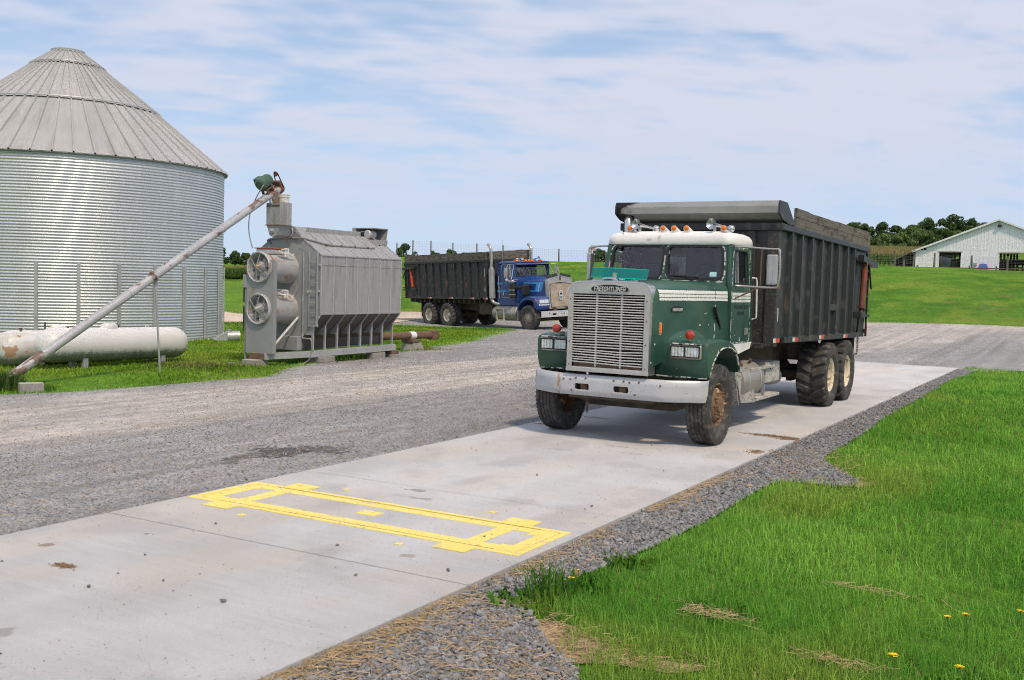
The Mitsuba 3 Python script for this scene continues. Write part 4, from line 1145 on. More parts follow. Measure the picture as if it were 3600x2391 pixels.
def wheel(t, name, X, Y, Z, kind, M, side, r, w, rimmat):
    """kind: 'steer', 'cream' or 'grey'. side +1: its outer face looks along +X."""
    k = key_of(f'{t}__{name}')
    ri = .285
    key = (kind, r, w)
    if key not in TYRES:
        TYRES[key] = tyre_plain(r, w, ri) if kind == 'steer' else tyre_lug(r, w, ri)
    Mw = M @ mat4(None, (X, Y, Z)) @ (np.eye(4) if side > 0 else rot((0, 0, 1), 180)) @ rot((1, 0, 0), RNG.uniform(0, 360))
    E(k, 'tyre', TYRES[key], 'm_tyre', smooth=40, M=Mw)
    hw = w / 2
    if kind == 'steer':
        rim = lathe([(ri, -hw * .6), (ri, hw * .55), (ri + .012, hw * .66), (ri - .012, hw * .70), (ri - .025, hw * .5), (ri - .045, hw * .2), (.235, hw * .22), (.205, hw * .62), (.175, hw * .74), (.12, hw * .78), (.115, hw * .9), (.10, hw * 1.0), (.0, hw * 1.02)], 'x', n=40)
        E(k, 'rim', rim, rimmat, M=Mw)
        studs = [xf(lathe([(.017, hw * .70), (.017, hw * .92), (.009, hw * .94), (.009, hw * 1.14), (.0, hw * 1.15)], 'x', n=7), mat4(None, (0, .165 * math.cos(a), .165 * math.sin(a)))) for a in np.arange(10) * 2 * math.pi / 10]
        E(k, 'wheel_nuts', add(*studs), rimmat, M=Mw)
        E(k, 'hand_holes', add(*[xf(lathe([(0, .006), (.030, .006), (.032, 0)], 'x', n=10), mat4(None, (hw * .45, .222 * math.cos(a), .222 * math.sin(a))) @ rot((1, 0, 0), math.degrees(a)) @ rot((0, 0, 1), -38)) for a in np.arange(5) * 2 * math.pi / 5 + .3]), 'm_hole_shade', M=Mw)  # dark discs on a closed rim, shade of the hand holes put into colour
    else:
        rim = lathe([(ri - .005, -hw * .7), (ri - .005, hw * .6), (ri + .018, hw * .80), (ri + .012, hw * .84), (ri - .02, hw * .72), (ri - .035, hw * .35), (ri - .045, hw * .18), (.20, hw * .10), (.12, hw * .08), (.12, hw * .30), (.09, hw * .36), (0, hw * .36)], 'x', n=40)
        E(k, 'rim', rim, rimmat, M=Mw)
        E(k, 'wheel_nuts', add(*[xf(lathe([(.015, hw * .08), (.015, hw * .2), (0, hw * .2)], 'x', n=6), mat4(None, (0, .165 * math.cos(a), .165 * math.sin(a)))) for a in np.arange(10) * 2 * math.pi / 10]), 'm_rusty', M=Mw)


# ------------------------------------------------------------------ dump bodies and chassis
def dump_box(t, M, Y0, Y1, z0, z1, ribs, s_side, plank, shield, cylmat, seedv):
    rg = random.Random(seedv)
    H = 1.22
    b = f'{t}__dump_box'
    _ = key_of(b)
    e = lambda n, m, mat, **k: E(b, n, m, mat, M=M, **{'smooth': False, **k})
    e('floor', box(-H, H, Y0 + .02, Y1 - .02, z0 + .03, z0 + .09), 'm_boxpaint')
    for s in (-1, 1):
        e('side_sheet', box(s * H, s * (H + .012), Y0 + .01, Y1, z0 + .05, z1 - .05), 'm_boxpaint')
        e('top_rail', box(s * (H - .03), s * 1.31, Y0 - .01, Y1 + .02, z1 - .10, z1, .012), 'm_boxpaint')
        e('bottom_rail', add(box(s * (H - .01), s * 1.275, Y0 + .45, Y1 - .75, z0 - .015, z0 + .085, .008), box(s * (H - .01), s * 1.25, Y1 - .75, Y1, z0 - .01, z0 + .07, .006), hull([(s * x, y, z) for x in (H, 1.275) for y, z in ((Y1 - 1.0, z0 - .015), (Y1 - 1.0, z0 + .085), (Y1 - .70, z0 + .02), (Y1 - .70, z0 + .09))])), 'm_boxpaint')
        for y in ribs:
            pr_ = [(y - .055, H + .011), (y - .035, 1.298), (y + .035, 1.298), (y + .055, H + .011)]
            rib = prism([(s * x, yy) for yy, x in pr_], z0 + .085, z1 - .10, 'z')
            e('rib', rib, 'm_boxpaint')
        e('corner_post', box(s * 1.08, s * 1.262, Y0 - .03, Y0 + .10, z0 - .06, z1 - .1, .01), 'm_boxfront')
        # lift arm gear of the tail gate
        e('gate_arm', hull([(s * x, y, z) for x in (1.29, 1.40) for y, z in ((Y1 - 1.05, z1 - .20), (Y1 - 1.05, z1 - .32), (Y1 + .34, z1 - .28), (Y1 + .34, z1 - .40))]), 'm_boxpaint')
        e('cylinder_bracket', add(box(s * 1.25, s * 1.40, Y1 - 1.08, Y1 - .72, z0 + .38, z0 + .49, .01), box(s * 1.27, s * 1.34, Y1 - .72, Y1 + .02, z0 + .385, z0 + .42)), 'm_boxpaint')
        cy = Y1 - .72
        c = e('cylinder', add(tube([(s * 1.35, cy - .08, z0 + .60), (s * 1.35, cy + .03, z1 - .52)], .058, 14), tube([(s * 1.35, cy - .085, z0 + .56), (s * 1.35, cy - .08, z0 + .61)], .066, 14), tube([(s * 1.35, cy + .03, z1 - .53), (s * 1.35, cy + .035, z1 - .46)], .066, 14)), cylmat, smooth=40)
        E(c, 'rod', add(tube([(s * 1.35, cy - .10, z0 + .44), (s * 1.35, cy - .08, z0 + .58)], .025, 8), tube([(s * 1.35, cy + .035, z1 - .48), (s * 1.35, cy + .05, z1 - .30)], .03, 8), box(s * 1.30, s * 1.40, cy + .01, cy + .09, z1 - .40, z1 - .30, .01)), 'm_hydraulic', M=M)
        lad = [box(s * 1.275, s * 1.31, Y1 - .34, Y1 - .30, z0 + .4, z1 - .35), box(s * 1.275, s * 1.31, Y1 - .06, Y1 - .02, z0 + .0, z1 - .35)]
        lad += [box(s * 1.28, s * 1.305, Y1 - .31, Y1 - .05, z, z + .035) for z in (z0 + .42, z0 + .78, z0 + 1.12)]
        lad += [bar((s * 1.33, Y1 - .14, z1 - .4), (s * 1.33, Y1 + .12, z0 + .95), .03)]
        e('rear_ladder', add(*lad), 'm_boxpaint')
        e('hinge', add(box(s * 1.2, s * 1.30, Y1, Y1 + .22, z0 + .40, z0 + .44), box(s * 1.2, s * 1.30, Y1, Y1 + .2, z0 + .50, z0 + .54)), 'm_boxpaint')
        e('hose', tube(spl([(s * 1.32, cy - .05, z0 + .55), (s * 1.31, cy - .16, z0 + .3), (s * 1.27, cy - .02, z0 + .12), (s * 1.2, cy + .08, z0 + .0)], 14), .018, 6), 'm_rubber', smooth=40)
    # front panel with a frame and stiffeners
    e('front_panel', box(-1.08, 1.08, Y0, Y0 + .02, z0 - .03, z1 - .05), 'm_boxfront')
    e('front_rail', box(-1.30, 1.30, Y0 - .05, Y0 + .015, z1 - .115, z1 + .005, .01), 'm_boxpaint')
    e('front_stiffener', add(*[box(x - .05, x + .05, Y0 - .06, Y0 - .001, z0, z1 - .12, .01) for x in (-.72, -.24, .24, .86)]), 'm_boxfront')
    e('front_sill', box(-1.10, 1.10, Y0 - .08, Y0 + .02, z0 - .09, z0 - .01, .01), 'm_boxfront')
    # tail gate
    e('tail_gate', add(box(-1.24, 1.24, Y1, Y1 + .03, z0 + .02, z1 - .06), *[box(-1.26, 1.26, Y1 + .031, Y1 + .09, z, z + .09, .01) for z in (z0 + .05, (z0 + z1) / 2, z1 - .2)]), 'm_boxpaint')
    # reflective tape
    for s in (-1, 1):
        for yy, z in ((Y0 + .22, z0 + .035), (Y0 + 1.05, z0 + .035), (Y0 + 2.75, z0 + .04), (Y0 + 4.6, z0 + .03)):
            x = 1.277 if yy > Y0 + .5 else 1.262 + .001
            if yy < Y0 + .5:
                yy, x = Y0 + .02, 1.264
            e('reflector', box(s * x, s * (x + .003), yy + .005, yy + .20, z - .033, z + .033), 'm_tapered')
            e('reflector', box(s * x, s * (x + .003), yy - .135, yy - .005, z - .033, z + .033), 'm_tapewhite')
        for z in (z1 - .75, z0 + .42):
            e('reflector', box(s * 1.263, s * 1.266, Y0 + .055, Y0 + .09, z - .02 if z > 2 else z - .1, z + .36 if z > 2 else z + .1), 'm_tapewhite')
        e('reflector', box(s * 1.263, s * 1.266, Y0 + .055, Y0 + .09, z1 - .98, z1 - .77), 'm_tapered')
        e('reflector', add(box(s * 1.312, s * 1.315, Y1 - .055, Y1 - .02, z0 + .02, z0 + .22)), 'm_tapered')
        e('reflector', add(box(s * 1.312, s * 1.315, Y1 - .055, Y1 - .02, z0 + .23, z0 + .42)), 'm_tapewhite')
    if not shield:
        e('floor_sills', add(*[box(-1.15, 1.15, y, y + .08, z0 - .20, z0 + .02) for y in np.arange(Y0 + .2, Y1, .42)], *[box(q - .05, q + .05, Y0 + .1, Y1 - .1, z0 - .27, z0 - .05) for q in (-.6, .6)]), 'm_chassis', kind='stuff')
    # extension boards
    for (pa_, pb_, h0, h1) in plank:
        pa_, pb_ = np.array(pa_, float), np.array(pb_, float)
        L = np.linalg.norm(pb_ - pa_)
        n = int(L / .22)
        top = []
        hh = 0
        for k in range(n + 1):
            q = k / n
            if rg.random() < .3:
                hh = rg.uniform(-.016, .012)
            top.append((q * L, h0 + (h1 - h0) * q + hh))
        d = (pb_ - pa_) / L
        mid = .5 * h0
        for nm, poly in (('board', [(0, 0), (L, 0), (L, mid - .004), (0, mid - .004)]), ('board', [(0, mid + .002), (L, mid + .002)] + top[::-1])):
            m = prism(poly, -.022, .022, 'y')
            Rm = np.column_stack([d, np.cross([0, 0, 1], d), [0, 0, 1]])
            e(nm, xf(m, mat4(Rm, pa_)), 'm_wood')
    if shield:
        sp_ = [(Y0 + .30, z1 + .005), (Y0 - .05, z1 + .06), (Y0 - .22, z1 + .135), (Y0 - .235, z1 + .235), (Y0 - .20, z1 + .305)]
        outer = [(y, z) for y, z in sp_]
        inner = [(y + .012, z + .012) for y, z in sp_][::-1]
        e('cab_shield', prism(outer + inner, -1.29, 1.29, 'x'), 'm_shield')
        for s in (-1, 1):
            ck = [(Y0 + .62, z1), (Y0 + .3, z1 - .0), (Y0 - .05, z1 + .05), (Y0 - .24, z1 + .13), (Y0 - .245, z1 + .25), (Y0 - .21, z1 + .315), (Y0 + .17, z1 + .315), (Y0 + .62, z1 + .03)]
            e('shield_cheek', prism(ck, s * 1.291, s * 1.312, 'x'), 'm_boxpaint')


def chassis(t, M, ya, ax, z=0.0, hs=1.0):
    e = lambda n, m, mat, **k: E(t, n, m, mat, M=M, **k)
    for s in (-1, 1):
        e('frame_rail', add(box(s * .40, s * .43, ya, ax[2] + 1.3, .78, 1.06), box(s * .33, s * .43, ya, ax[2] + 1.3, 1.045, 1.062), box(s * .33, s * .43, ya, ax[2] + 1.3, .776, .79)), 'm_chassis', smooth=False)
        e('subframe', box(s * .36, s * .44, ya + 2.9, ax[2] + 1.4, 1.065, 1.17), 'm_chassis', smooth=False)
        e('front_spring', add(*[box(s * .40, s * .48, ax[0] - .62 + k * .09, ax[0] + .62 - k * .09, .575 + k * .018, .590 + k * .018) for k in range(5)]), 'm_chassis', smooth=False)
    e('front_axle', add(bar((-.62, ax[0], .44), (.62, ax[0], .44), .11, .10), bar((-.95, ax[0], .56), (-.60, ax[0], .44), .11, .10), bar((.60, ax[0], .44), (.95, ax[0], .56), .11, .10), tube([(-.8, ax[0] + .18, .5), (.8, ax[0] + .18, .5)], .022, 8)), 'm_chassis', smooth=False)
    for k in (1, 2):
        y = ax[k]
        e('rear_axle', add(tube([(-1.0, y, .54), (1.0, y, .54)], .085, 14), lathe([(0, -.26), (.09, -.25), (.20, -.12), (.22, 0), (.20, .12), (.09, .22), (0, .24)], 'y', (0.0, y, .55), 18), lathe([(0, -.44), (.11, -.43), (.13, -.25), (.12, -.1)], 'y', (0.1, y, .57), 16)), 'm_rusty' if False else 'm_chassis', smooth=40)
        e('hub_drum', lathe([(.0, .30), (.20, .30), (.21, .2), (.21, -.2), (.2, -.3), (0, -.3)], 'x', (0, y, .54), 20) if False else add(tube([(-.98, y, .54), (-.74, y, .54)], .2, 18), tube([(.74, y, .54), (.98, y, .54)], .2, 18)), 'm_chassis', smooth=40)
    e('drive_shaft', tube([(0, ya + 2.6, .78), (0.06, ax[1] - .4, .60)], .06, 12), 'm_chassis')
    e('gearbox', add(box(-.3, .3, ya + .5, ya + 1.75, .52, 1.1, .06), box(-.2, .2, ya + 1.75, ya + 2.6, .6, .98, .06)), 'm_chassis', smooth=False)
    e('walking_beam', add(*[bar((s * .55, ax[1], .47), (s * .55, ax[2], .47), .09, .14) for s in (-1, 1)]), 'm_chassis', smooth=False)
    e('cross_members', add(*[box(-.4, .4, y, y + .08, .80, 1.03) for y in (ya + 2.9, ya + 4.2, ax[1] + .6, ax[2] + 1.2)]), 'm_chassis', smooth=False)
    for s in (-1, 1):
        e('mud_flap', box(s * .72, s * 1.27, ax[2] + .68, ax[2] + .69, .42, 1.16), 'm_rubber', smooth=False)
    e('rear_bumper_bar', box(-.9, .9, ax[2] + 1.2, ax[2] + 1.3, .62, .76), 'm_chassis', smooth=False)


def ring_interp(keys, y, vals):
    return np.interp(y, keys, vals)


# ------------------------------------------------------------------ the green truck
G = thing('dump_truck', 'green and white conventional dump truck with black dump box, parked on the concrete slab', 'dump truck')
MG = mat4(None, (-5.58, 12.1, 0))
eg = lambda n, m, mat, parent=G, **k: E(parent, n, m, mat, M=MG, **k)
AXG = (.88, 6.64, 7.93)
chassis(G, MG, .35, AXG)
for s in (1, -1):
    wheel(G, 'front_wheel', s * 1.085, AXG[0], .525, 'steer', MG, s, .53, .31, 'm_hub')
    for y in AXG[1:]:
        wheel(G, 'rear_wheel', s * 1.075, y, .555, 'lug', MG, s, .565, .53, 'm_cream')
# bumper
bz0, bz1 = .595, .868
ub = np.linspace(-1.30, 1.30, 53)


def bumper_xy(u):
    a = np.clip((np.abs(u) - .70) / .60, 0, 1)
    x = np.sign(u) * (np.minimum(np.abs(u), .70) + .525 * a)
    y = .30 * a ** 1.4
    end = np.clip((np.abs(u) - 1.255) / .045, 0, 1)
    return x + 0 * end * np.sign(u), y + .10 * end ** 2


def bumper_map(u, z):
    x, y = bumper_xy(u)
    e_ = np.clip((np.abs(z - (bz0 + bz1) / 2) - ((bz1 - bz0) / 2 - .03)) / .03, 0, 1)
    return np.column_stack([x, y + .03 * e_ ** 2.2, z])


holes = [Polygon(rrect(c - .105, c + .105, .672, .752, .02)) for c in (-.355, .20)]
face = sbox(-1.30, bz0, 1.30, bz1).difference(shapely.union_all(holes))
bm = panel2d(face, .045, bumper_map)
xs, ys = bumper_xy(ub)
flange = []
for z in (bz0, bz1):
    flange.append(loft([[(x, y + .03, z), (x, y + .11, z)] for x, y in zip(xs, ys)], cap=False, closed=False))
for h in holes:
    c = np.array(h.exterior.coords)[:-1]
    flange.append(loft([[(x, -.001, z) for x, z in c], [(x, .035, z) for x, z in c]], cap=False))
bk_ = eg('bumper', add(bm, *flange), 'm_bumper', smooth=40, label='dented white steel bumper with two tow hook openings and rust streaks')
eg('tow_bracket', add(*[box(c - .05, c + .05, .06, .4, .60, .8, .01) for c in (-.355, .20)]), 'm_rusty', bk_, smooth=False)
eg('bolts', add(*[xf(lathe([(0, -.012), (.012, -.008), (.014, 0)], 'y', n=8), mat4(None, (x, 0, z))) for x, z in ((-.52, .80), (-.44, .82), (-.30, .825), (.10, .82), (.24, .82), (.32, .81), (.45, .82), (-.50, .66), (.40, .66), (.74, .80), (-.62, .80))]), 'm_rusty', bk_)
eg('underbumper_plate', box(-.6, .6, .12, .5, .55, .60), 'm_chassis', smooth=False)
ch = []
for k in range(7):
    a = np.linspace(0, 2 * math.pi, 11)
    q = np.column_stack([-.33 + (.018 * np.cos(a) if k % 2 else 0 * a), .14 + (0 * a if k % 2 else .018 * np.cos(a)), .60 - k * .036 + .028 * np.sin(a)])
    ch.append(tube(q, .006, 5))
eg('tow_chain', add(*ch), 'm_rusty')
# grille
gz0, gz1 = .915, 2.085
go = [(-.575, gz0), (.575, gz0), (.575, 1.95), (.565, 2.0), (.53, 2.045), (.47, 2.07), (.2, 2.085), (-.2, 2.085), (-.47, 2.07), (-.53, 2.045), (-.565, 2.0), (-.575, 1.95)]
gi = Polygon([(-.50, .975), (.50, .975), (.50, 1.925), (-.50, 1.925)])
gs = eg('grille_shell', prism(Polygon(go).difference(gi), -.02, -.008, 'y'), 'm_alu', smooth=False, label='square aluminium grille surround with rounded top')
rim_ = np.array(Polygon(go).exterior.coords)[:-1][::-1]
eg('shell_side', loft([[(x * (1 - q * .0), y, z) for x, z in rim_] for y, q in ((-.02, 0), (-.012, 0), (.20, 1))], cap=False), 'm_polish', gs, smooth=30)
eg('shell_bead', tube(np.array([(x, -.012, z) for x, z in go[2:]]), .013, 8), 'm_polish', gs)
eg('radiator', box(-.52, .52, .14, .17, .93, 2.0), 'm_chassis', gs, smooth=False)
nsl = 27
for k in range(nsl):
    z = 1.90 - k * (1.90 - 1.035) / (nsl - 1)
    a, b_, c_, d_ = [RNG.uniform(-.0035, .0035) for _ in range(4)]
    if k > 20:
        b_, c_, d_ = b_ - .006, c_ - .012 - .006 * (k - 20) / 6, d_ - .018 * (k - 20) / 6
    pts = [(-.50, 0, z + a), (-.18, .004, z + b_), (.17, .004, z + c_), (.50, 0, z + d_)]
    sec = []
    for x, y, zz in pts:
        sec.append([(x, y + .010, zz - .006), (x, y - .010, zz - .0075), (x, y - .016, zz + .0), (x, y - .010, zz + .006), (x, y + .03, zz + .008)])
    eg('slat', loft(sec), 'm_slat', gs, smooth=False)
eg('slat_support', add(*[box(x - .012, x + .012, -.004, .03, .985, 1.92) for x in (-.17, .18)]), 'm_zinc', gs, smooth=False)
for x in (-.535, .535):
    eg('side_strip', box(x - .035, x + .035, -.032, -.021, .95, 1.90, .004), 'm_alu', gs, smooth=False)
eg('lower_bar', box(-.58, .58, -.032, -.012, .912, .965, .005), 'm_alu', gs, smooth=False)
eg('lower_rust_bar', box(-.49, .49, .02, .05, .965, 1.025), 'm_rusty', gs, smooth=False)
eg('rivets', add(*[xf(lathe([(0, -.010), (.009, -.006), (.010, 0)], 'y', n=7), mat4(None, (x, -.032, z))) for x in (-.535, .535) for z in (1.0, 1.3, 1.6, 1.85)] + [xf(lathe([(0, .008), (.007, .006), (.008, 0)], 'x', n=6), mat4(None, (.575, y, z))) for y in (.07, .15) for z in (1.66, 1.72, 1.78)]), 'm_rusty', gs, kind='stuff')
bd_ = [(-.25, 1.985), (-.235, 1.962), (-.21, 1.952), (.25, 1.952), (.275, 1.962), (.29, 1.985), (.275, 2.012), (.25, 2.025), (.08, 2.05), (-.04, 2.05), (-.21, 2.025), (-.235, 2.012)]
bd = eg('name_badge', prism(bd_, -.030, -.020, 'y'), 'm_black', gs, smooth=False)
E(gs, 'badge_rim', add(*[bar((a[0], -.031, a[1]), (b[0], -.031, b[1]), .008, .008) for a, b in zip(bd_, bd_[1:] + bd_[:1])]), 'm_alu', M=MG, smooth=False)


def letters(s, h, width, c, depth=.004, bold=True, slant=.12):
    m = meshkit.text_mesh(s, h, depth, bold)
    v = m.vertices.copy()
    v[:, 0] *= width / np.ptp(v[:, 0])
    v[:, 0] -= (v[:, 0].min() + v[:, 0].max()) / 2
    v[:, 0] += slant * (v[:, 1] - h / 2)
    v = np.column_stack([v[:, 0], -v[:, 2], v[:, 1] - h / 2])
    return trimesh.Trimesh(v + np.asarray(c), m.faces, process=False)


eg('badge_letters', letters('FREIGHTLINER', .056, .44, (.02, -.0305, 1.992)), 'm_slat', gs, smooth=False)
eg('hood_latch_handle', tube(spl([(-.12, .02, 2.08), (-.08, .01, 2.125), (.05, .01, 2.125), (.09, .02, 2.08)], 14), .010, 6), 'm_polish')
# bug shield
bs_v = lambda u, v: np.column_stack([u, .13 + .14 * (u / .41) ** 2 + (v - 2.13) * .45, v - .010 * (u / .41)])
bsh = eg('bug_shield', panel2d(Polygon(rrect(-.40, .40, 2.135, 2.26, .02)), .05, bs_v), 'm_teal', smooth=40, label='translucent teal plastic bug deflector')
tt = np.linspace(-.40, .40, 17)
eg('bug_shield_edge', add(tube(bs_v(tt, np.full(17, 2.26)), .005, 5), tube(bs_v(tt, np.full(17, 2.135)), .005, 5)), 'm_tealedge', bsh)
eg('bug_shield_bracket', add(box(-.02, .03, .12, .17, 2.07, 2.2, .004), tube([(-.36, .24, 2.10), (.3, .2, 2.10)], .012, 6), box(-.34, -.22, .2, .27, 2.07, 2.12)), 'm_patina', bsh, smooth=False)
# hood
HY = [.0, .5, 1.0, 1.6, 1.86]
HWd = [.565, .66, .755, .855, .955]
HT = [2.045, 2.075, 2.095, 2.11, 2.12]
HBt = [1.0, 1.12, 1.2, 1.25, 1.25]


def hood_ring(y):
    w, zt, zb = np.interp(y, HY, HWd), np.interp(y, HY, HT), np.interp(y, HY, HBt)
    half = [(w, zb), (w, zt - .22), (w - .004, zt - .15), (w - .014, zt - .09), (w - .035, zt - .05), (w - .075, zt - .022), (w - .14, zt - .004), (w * .5, zt + .012), (0, zt + .016)]
    return [(x, y, z) for x, z in half] + [(-x, y, z) for x, z in half[:-1][::-1]]


def hood_side(y, z):
    r = hood_ring(y)[:9]
    zz = np.array([q[2] for q in r[:7]])
    return float(np.interp(z, zz, [q[0] for q in r[:7]]))


hd_ = eg('hood', loft([hood_ring(y) for y in np.linspace(.20, 1.60, 15)], closed=False, cap=False), 'm_green', smooth=50)
eg('cowl', loft([hood_ring(y) for y in np.linspace(1.606, 1.86, 5)], closed=False, cap=False), 'm_green', smooth=50)
eg('hood_front_neck', loft([hood_ring(y) for y in (.0, .10, .2)], closed=False, cap=False), 'm_green', hd_, smooth=50)


def hood_strip(y0, y1, za, zb, off, s, n=12):
    rows = []
    for y in np.linspace(y0, y1, n):
        rows.append([(s * (hood_side(y, z) + off), y, z) for z in np.linspace(za, zb, 7)])
    return loft(rows, cap=False, closed=False)


for s in (1, -1):
    for (a, b) in ((.205, 1.598), (1.61, 1.845)):
        eg('stripe', hood_strip(a, b, 1.865, 2.0, .004, s), 'm_roofwhite', hd_, smooth=30, label='white stripe along the hood side')
        eg('stripe_line', add(hood_strip(a, b, 1.947, 1.955, .0065, s), hood_strip(a, b, 1.902, 1.910, .0065, s)), 'm_deadletter', hd_, smooth=False)
    eg('hood_seam', hood_strip(1.596, 1.612, 1.26, 2.05, .003, s, 2), 'm_chipped', hd_, smooth=False)
eg('side_badge', add(*[prism([(-.145, 0), (-.13, -.025), (.13, -.025), (.145, 0), (.13, .028), (.04, .045), (-.04, .045), (-.13, .028)], -.012, 0, 'y')]), 'm_black', hd_, smooth=False)
_sb = scene.pop([k for k in scene if k.endswith('__side_badge')][-1])
for s in (1, -1):
    ys_ = .62
    slope = math.degrees(math.atan2(hood_side(ys_ + .15, 1.75) - hood_side(ys_ - .15, 1.75), .3))
    Mb = mat4(None, (s * (hood_side(ys_, 1.75) + .002), ys_, 1.745)) @ rot((0, 0, 1), s * (90 - slope) if s > 0 else -(90 - slope))
    pl = prism([(-.145, 0), (-.13, -.028), (.13, -.028), (.145, 0), (.13, .030), (.04, .048), (-.04, .048), (-.13, .030)], -.010, .002, 'y')
    k = E(hd_, 'side_badge', xf(pl, Mb), 'm_black', M=MG, smooth=False)
    E(hd_, 'side_badge_letters', xf(letters('FREIGHTLINER', .036, .235, (0, -.0105, .003)), Mb), 'm_slat', M=MG, smooth=False)
    # latch strap, marker lamp
    xl = s * (hood_side(1.62, 1.6) + .015)
    eg('hood_latch', add(bar((xl, 1.56, 1.78), (xl, 1.60, 1.66), .035, .03), bar((xl + s * .01, 1.58, 1.70), (xl + s * .02, 1.72, 1.50), .03, .022), box(xl - .01, xl + .03 * s, 1.70, 1.75, 1.47, 1.51)), 'm_rubber', smooth=False)
    xm = s * (hood_side(.235, 1.5) + .002)
    mk = eg('marker_lamp', box(xm, xm + s * .022, .215, .255, 1.44, 1.575, .006), 'm_amber', smooth=False)
    eg('lamp_base', box(xm - s * .003, xm + s * .006, .20, .27, 1.425, 1.59), 'm_patina', mk, smooth=False)
# fenders
fo = [(.40, .895), (.355, 1.0), (.335, 1.10), (.335, 1.29), (.36, 1.335), (.43, 1.355), (.70, 1.372), (1.0, 1.372), (1.20, 1.352), (1.38, 1.30), (1.52, 1.225), (1.63, 1.12), (1.70, 1.0), (1.735, .90),
      (1.685, .90), (1.655, .99), (1.585, 1.10), (1.47, 1.195), (1.30, 1.25), (1.12, 1.268), (.93, 1.252), (.76, 1.20), (.62, 1.10), (.525, .99), (.475, .895)]
for s in (1, -1):
    m = layers(fo, [(s * .42, 0), (s * 1.17, 0), (s * 1.20, .008), (s * 1.215, .022)], 'x')
    fk = eg('fender', m, 'm_green', smooth=32)
    lip = np.array([(s * 1.213, y, z) for y, z in [(.44, .90)] + fo[:0] + list(reversed(fo[14:]))])
    eg('arch_lip', tube(np.array([(s * 1.206, y, z) for y, z in fo[14:]]), .013, 6), 'm_chipped', fk)
    eg('front_lip', tube([(s * .45, .40, .895), (s * .9, .40, .895), (s * 1.20, .41, .893)], .012, 6), 'm_chipped', fk)
    # shoulder that runs from the hood down to the fender top
    sh = []
    for y in np.linspace(.40, 1.50, 12):
        x0 = hood_side(y, 1.4) - .004
        k = math.sin(math.pi * min(1.0, (y - .40) / 1.1)) ** .8
        tz = float(np.interp(y, [.36, .43, .70, 1.0, 1.2, 1.38, 1.52], [1.335, 1.355, 1.372, 1.372, 1.352, 1.30, 1.225])) - .012
        sh.append([(s * x0, y, tz + .14 * k), (s * (x0 + .03), y, tz + .07 * k), (s * (x0 + .09), y, tz + .03 * k), (s * (x0 + .2), y, tz + .008), (s * (x0 + .24), y, tz - .02)])
    eg('fender_shoulder', loft(sh, cap=False, closed=False), 'm_green', fk, smooth=50)
    hl = eg('headlamp', box(s * .72, s * 1.15, .295, .345, 1.135, 1.318, .02), 'm_patina', smooth=False)
    for q in (0, 1):
        x0 = .745 + q * .197
        eg('reflector', box(s * x0, s * (x0 + .185), .283, .30, 1.16, 1.293, .012), 'm_headlamp', hl, smooth=False)
        eg('gasket', prism(Polygon(rrect(x0 - .006, x0 + .191, 1.154, 1.299, .012)).difference(Polygon(rrect(x0 + .006, x0 + .179, 1.166, 1.287, .012))), .277, .296, 'y') if s > 0 else xf(prism(Polygon(rrect(x0 - .006, x0 + .191, 1.154, 1.299, .012)).difference(Polygon(rrect(x0 + .006, x0 + .179, 1.166, 1.287, .012))), .277, .296, 'y'), np.diag([-1., 1, 1, 1])), 'm_rubber', hl, smooth=False)
    eg('chipped_bezel_top', box(s * .74, s * 1.13, .288, .40, 1.318, 1.330, .004), 'm_chipped', hl, smooth=False)
    tl = eg('turn_signal', lathe([(0, -.035), (.035, -.03), (.058, -.012), (.060, .0), (.055, .03), (0, .035)], 'y', (s * .955, .40, 1.435), 24), 'm_redlens')
    eg('stalk', tube([(s * .955, .41, 1.36), (s * .955, .41, 1.41)], .012, 6), 'm_polish', tl)
eg('fender_lamp', lathe([(0, .03), (.03, .025), (.045, .0)], 'z', (-.88, .42, 1.365), 16), 'm_hub')
# cab: walls with window openings, door, roof
eg('floor', box(-.94, .94, 1.86, 2.88, 1.22, 1.27), 'm_interior', smooth=False)
fw = Polygon([(-.985, 1.26), (.985, 1.26), (.985, 2.66), (-.985, 2.66)])
wins = [Polygon(rrect(-.875, -.085, 2.165, 2.63, .085)), Polygon(rrect(.04, .855, 2.165, 2.63, .085))]
wins = [shapely.affinity.skew(w, 0, 0) for w in wins]
cabk = f'{G}__cab'
_ = key_of(cabk)
ec = lambda n, m, mat, **k: E(cabk, n, m, mat, M=MG, **k)
fwm = prism(fw.difference(shapely.union_all(wins)), 1.87, 1.915, 'y')
ec('front_wall', shear_x(shear_y(fwm, 2.1, .17), 2.1, .07), 'm_green', smooth=False)
for w in wins:
    wk = ec('windshield', shear_x(shear_y(panel2d(w, .2, lambda u, v: np.column_stack([u, np.full(len(u), 1.885), v])), 2.1, .17), 2.1, .07), 'm_glass', smooth=False)
    seal = w.buffer(.022).difference(w.buffer(-.012))
    ec('window_seal', shear_x(shear_y(prism(seal, 1.852, 1.90, 'y'), 2.1, .17), 2.1, .07), 'm_rubber', smooth=False)
    ec('worn_surround', shear_x(shear_y(prism(w.buffer(.042).difference(w.buffer(.020)), 1.864, 1.8705, 'y'), 2.1, .17), 2.1, .07), 'm_chipped', smooth=False)
ec('worn_cowl_strip', box(-.86, .86, 1.845, 1.868, 2.118, 2.142), 'm_chipped', smooth=False)
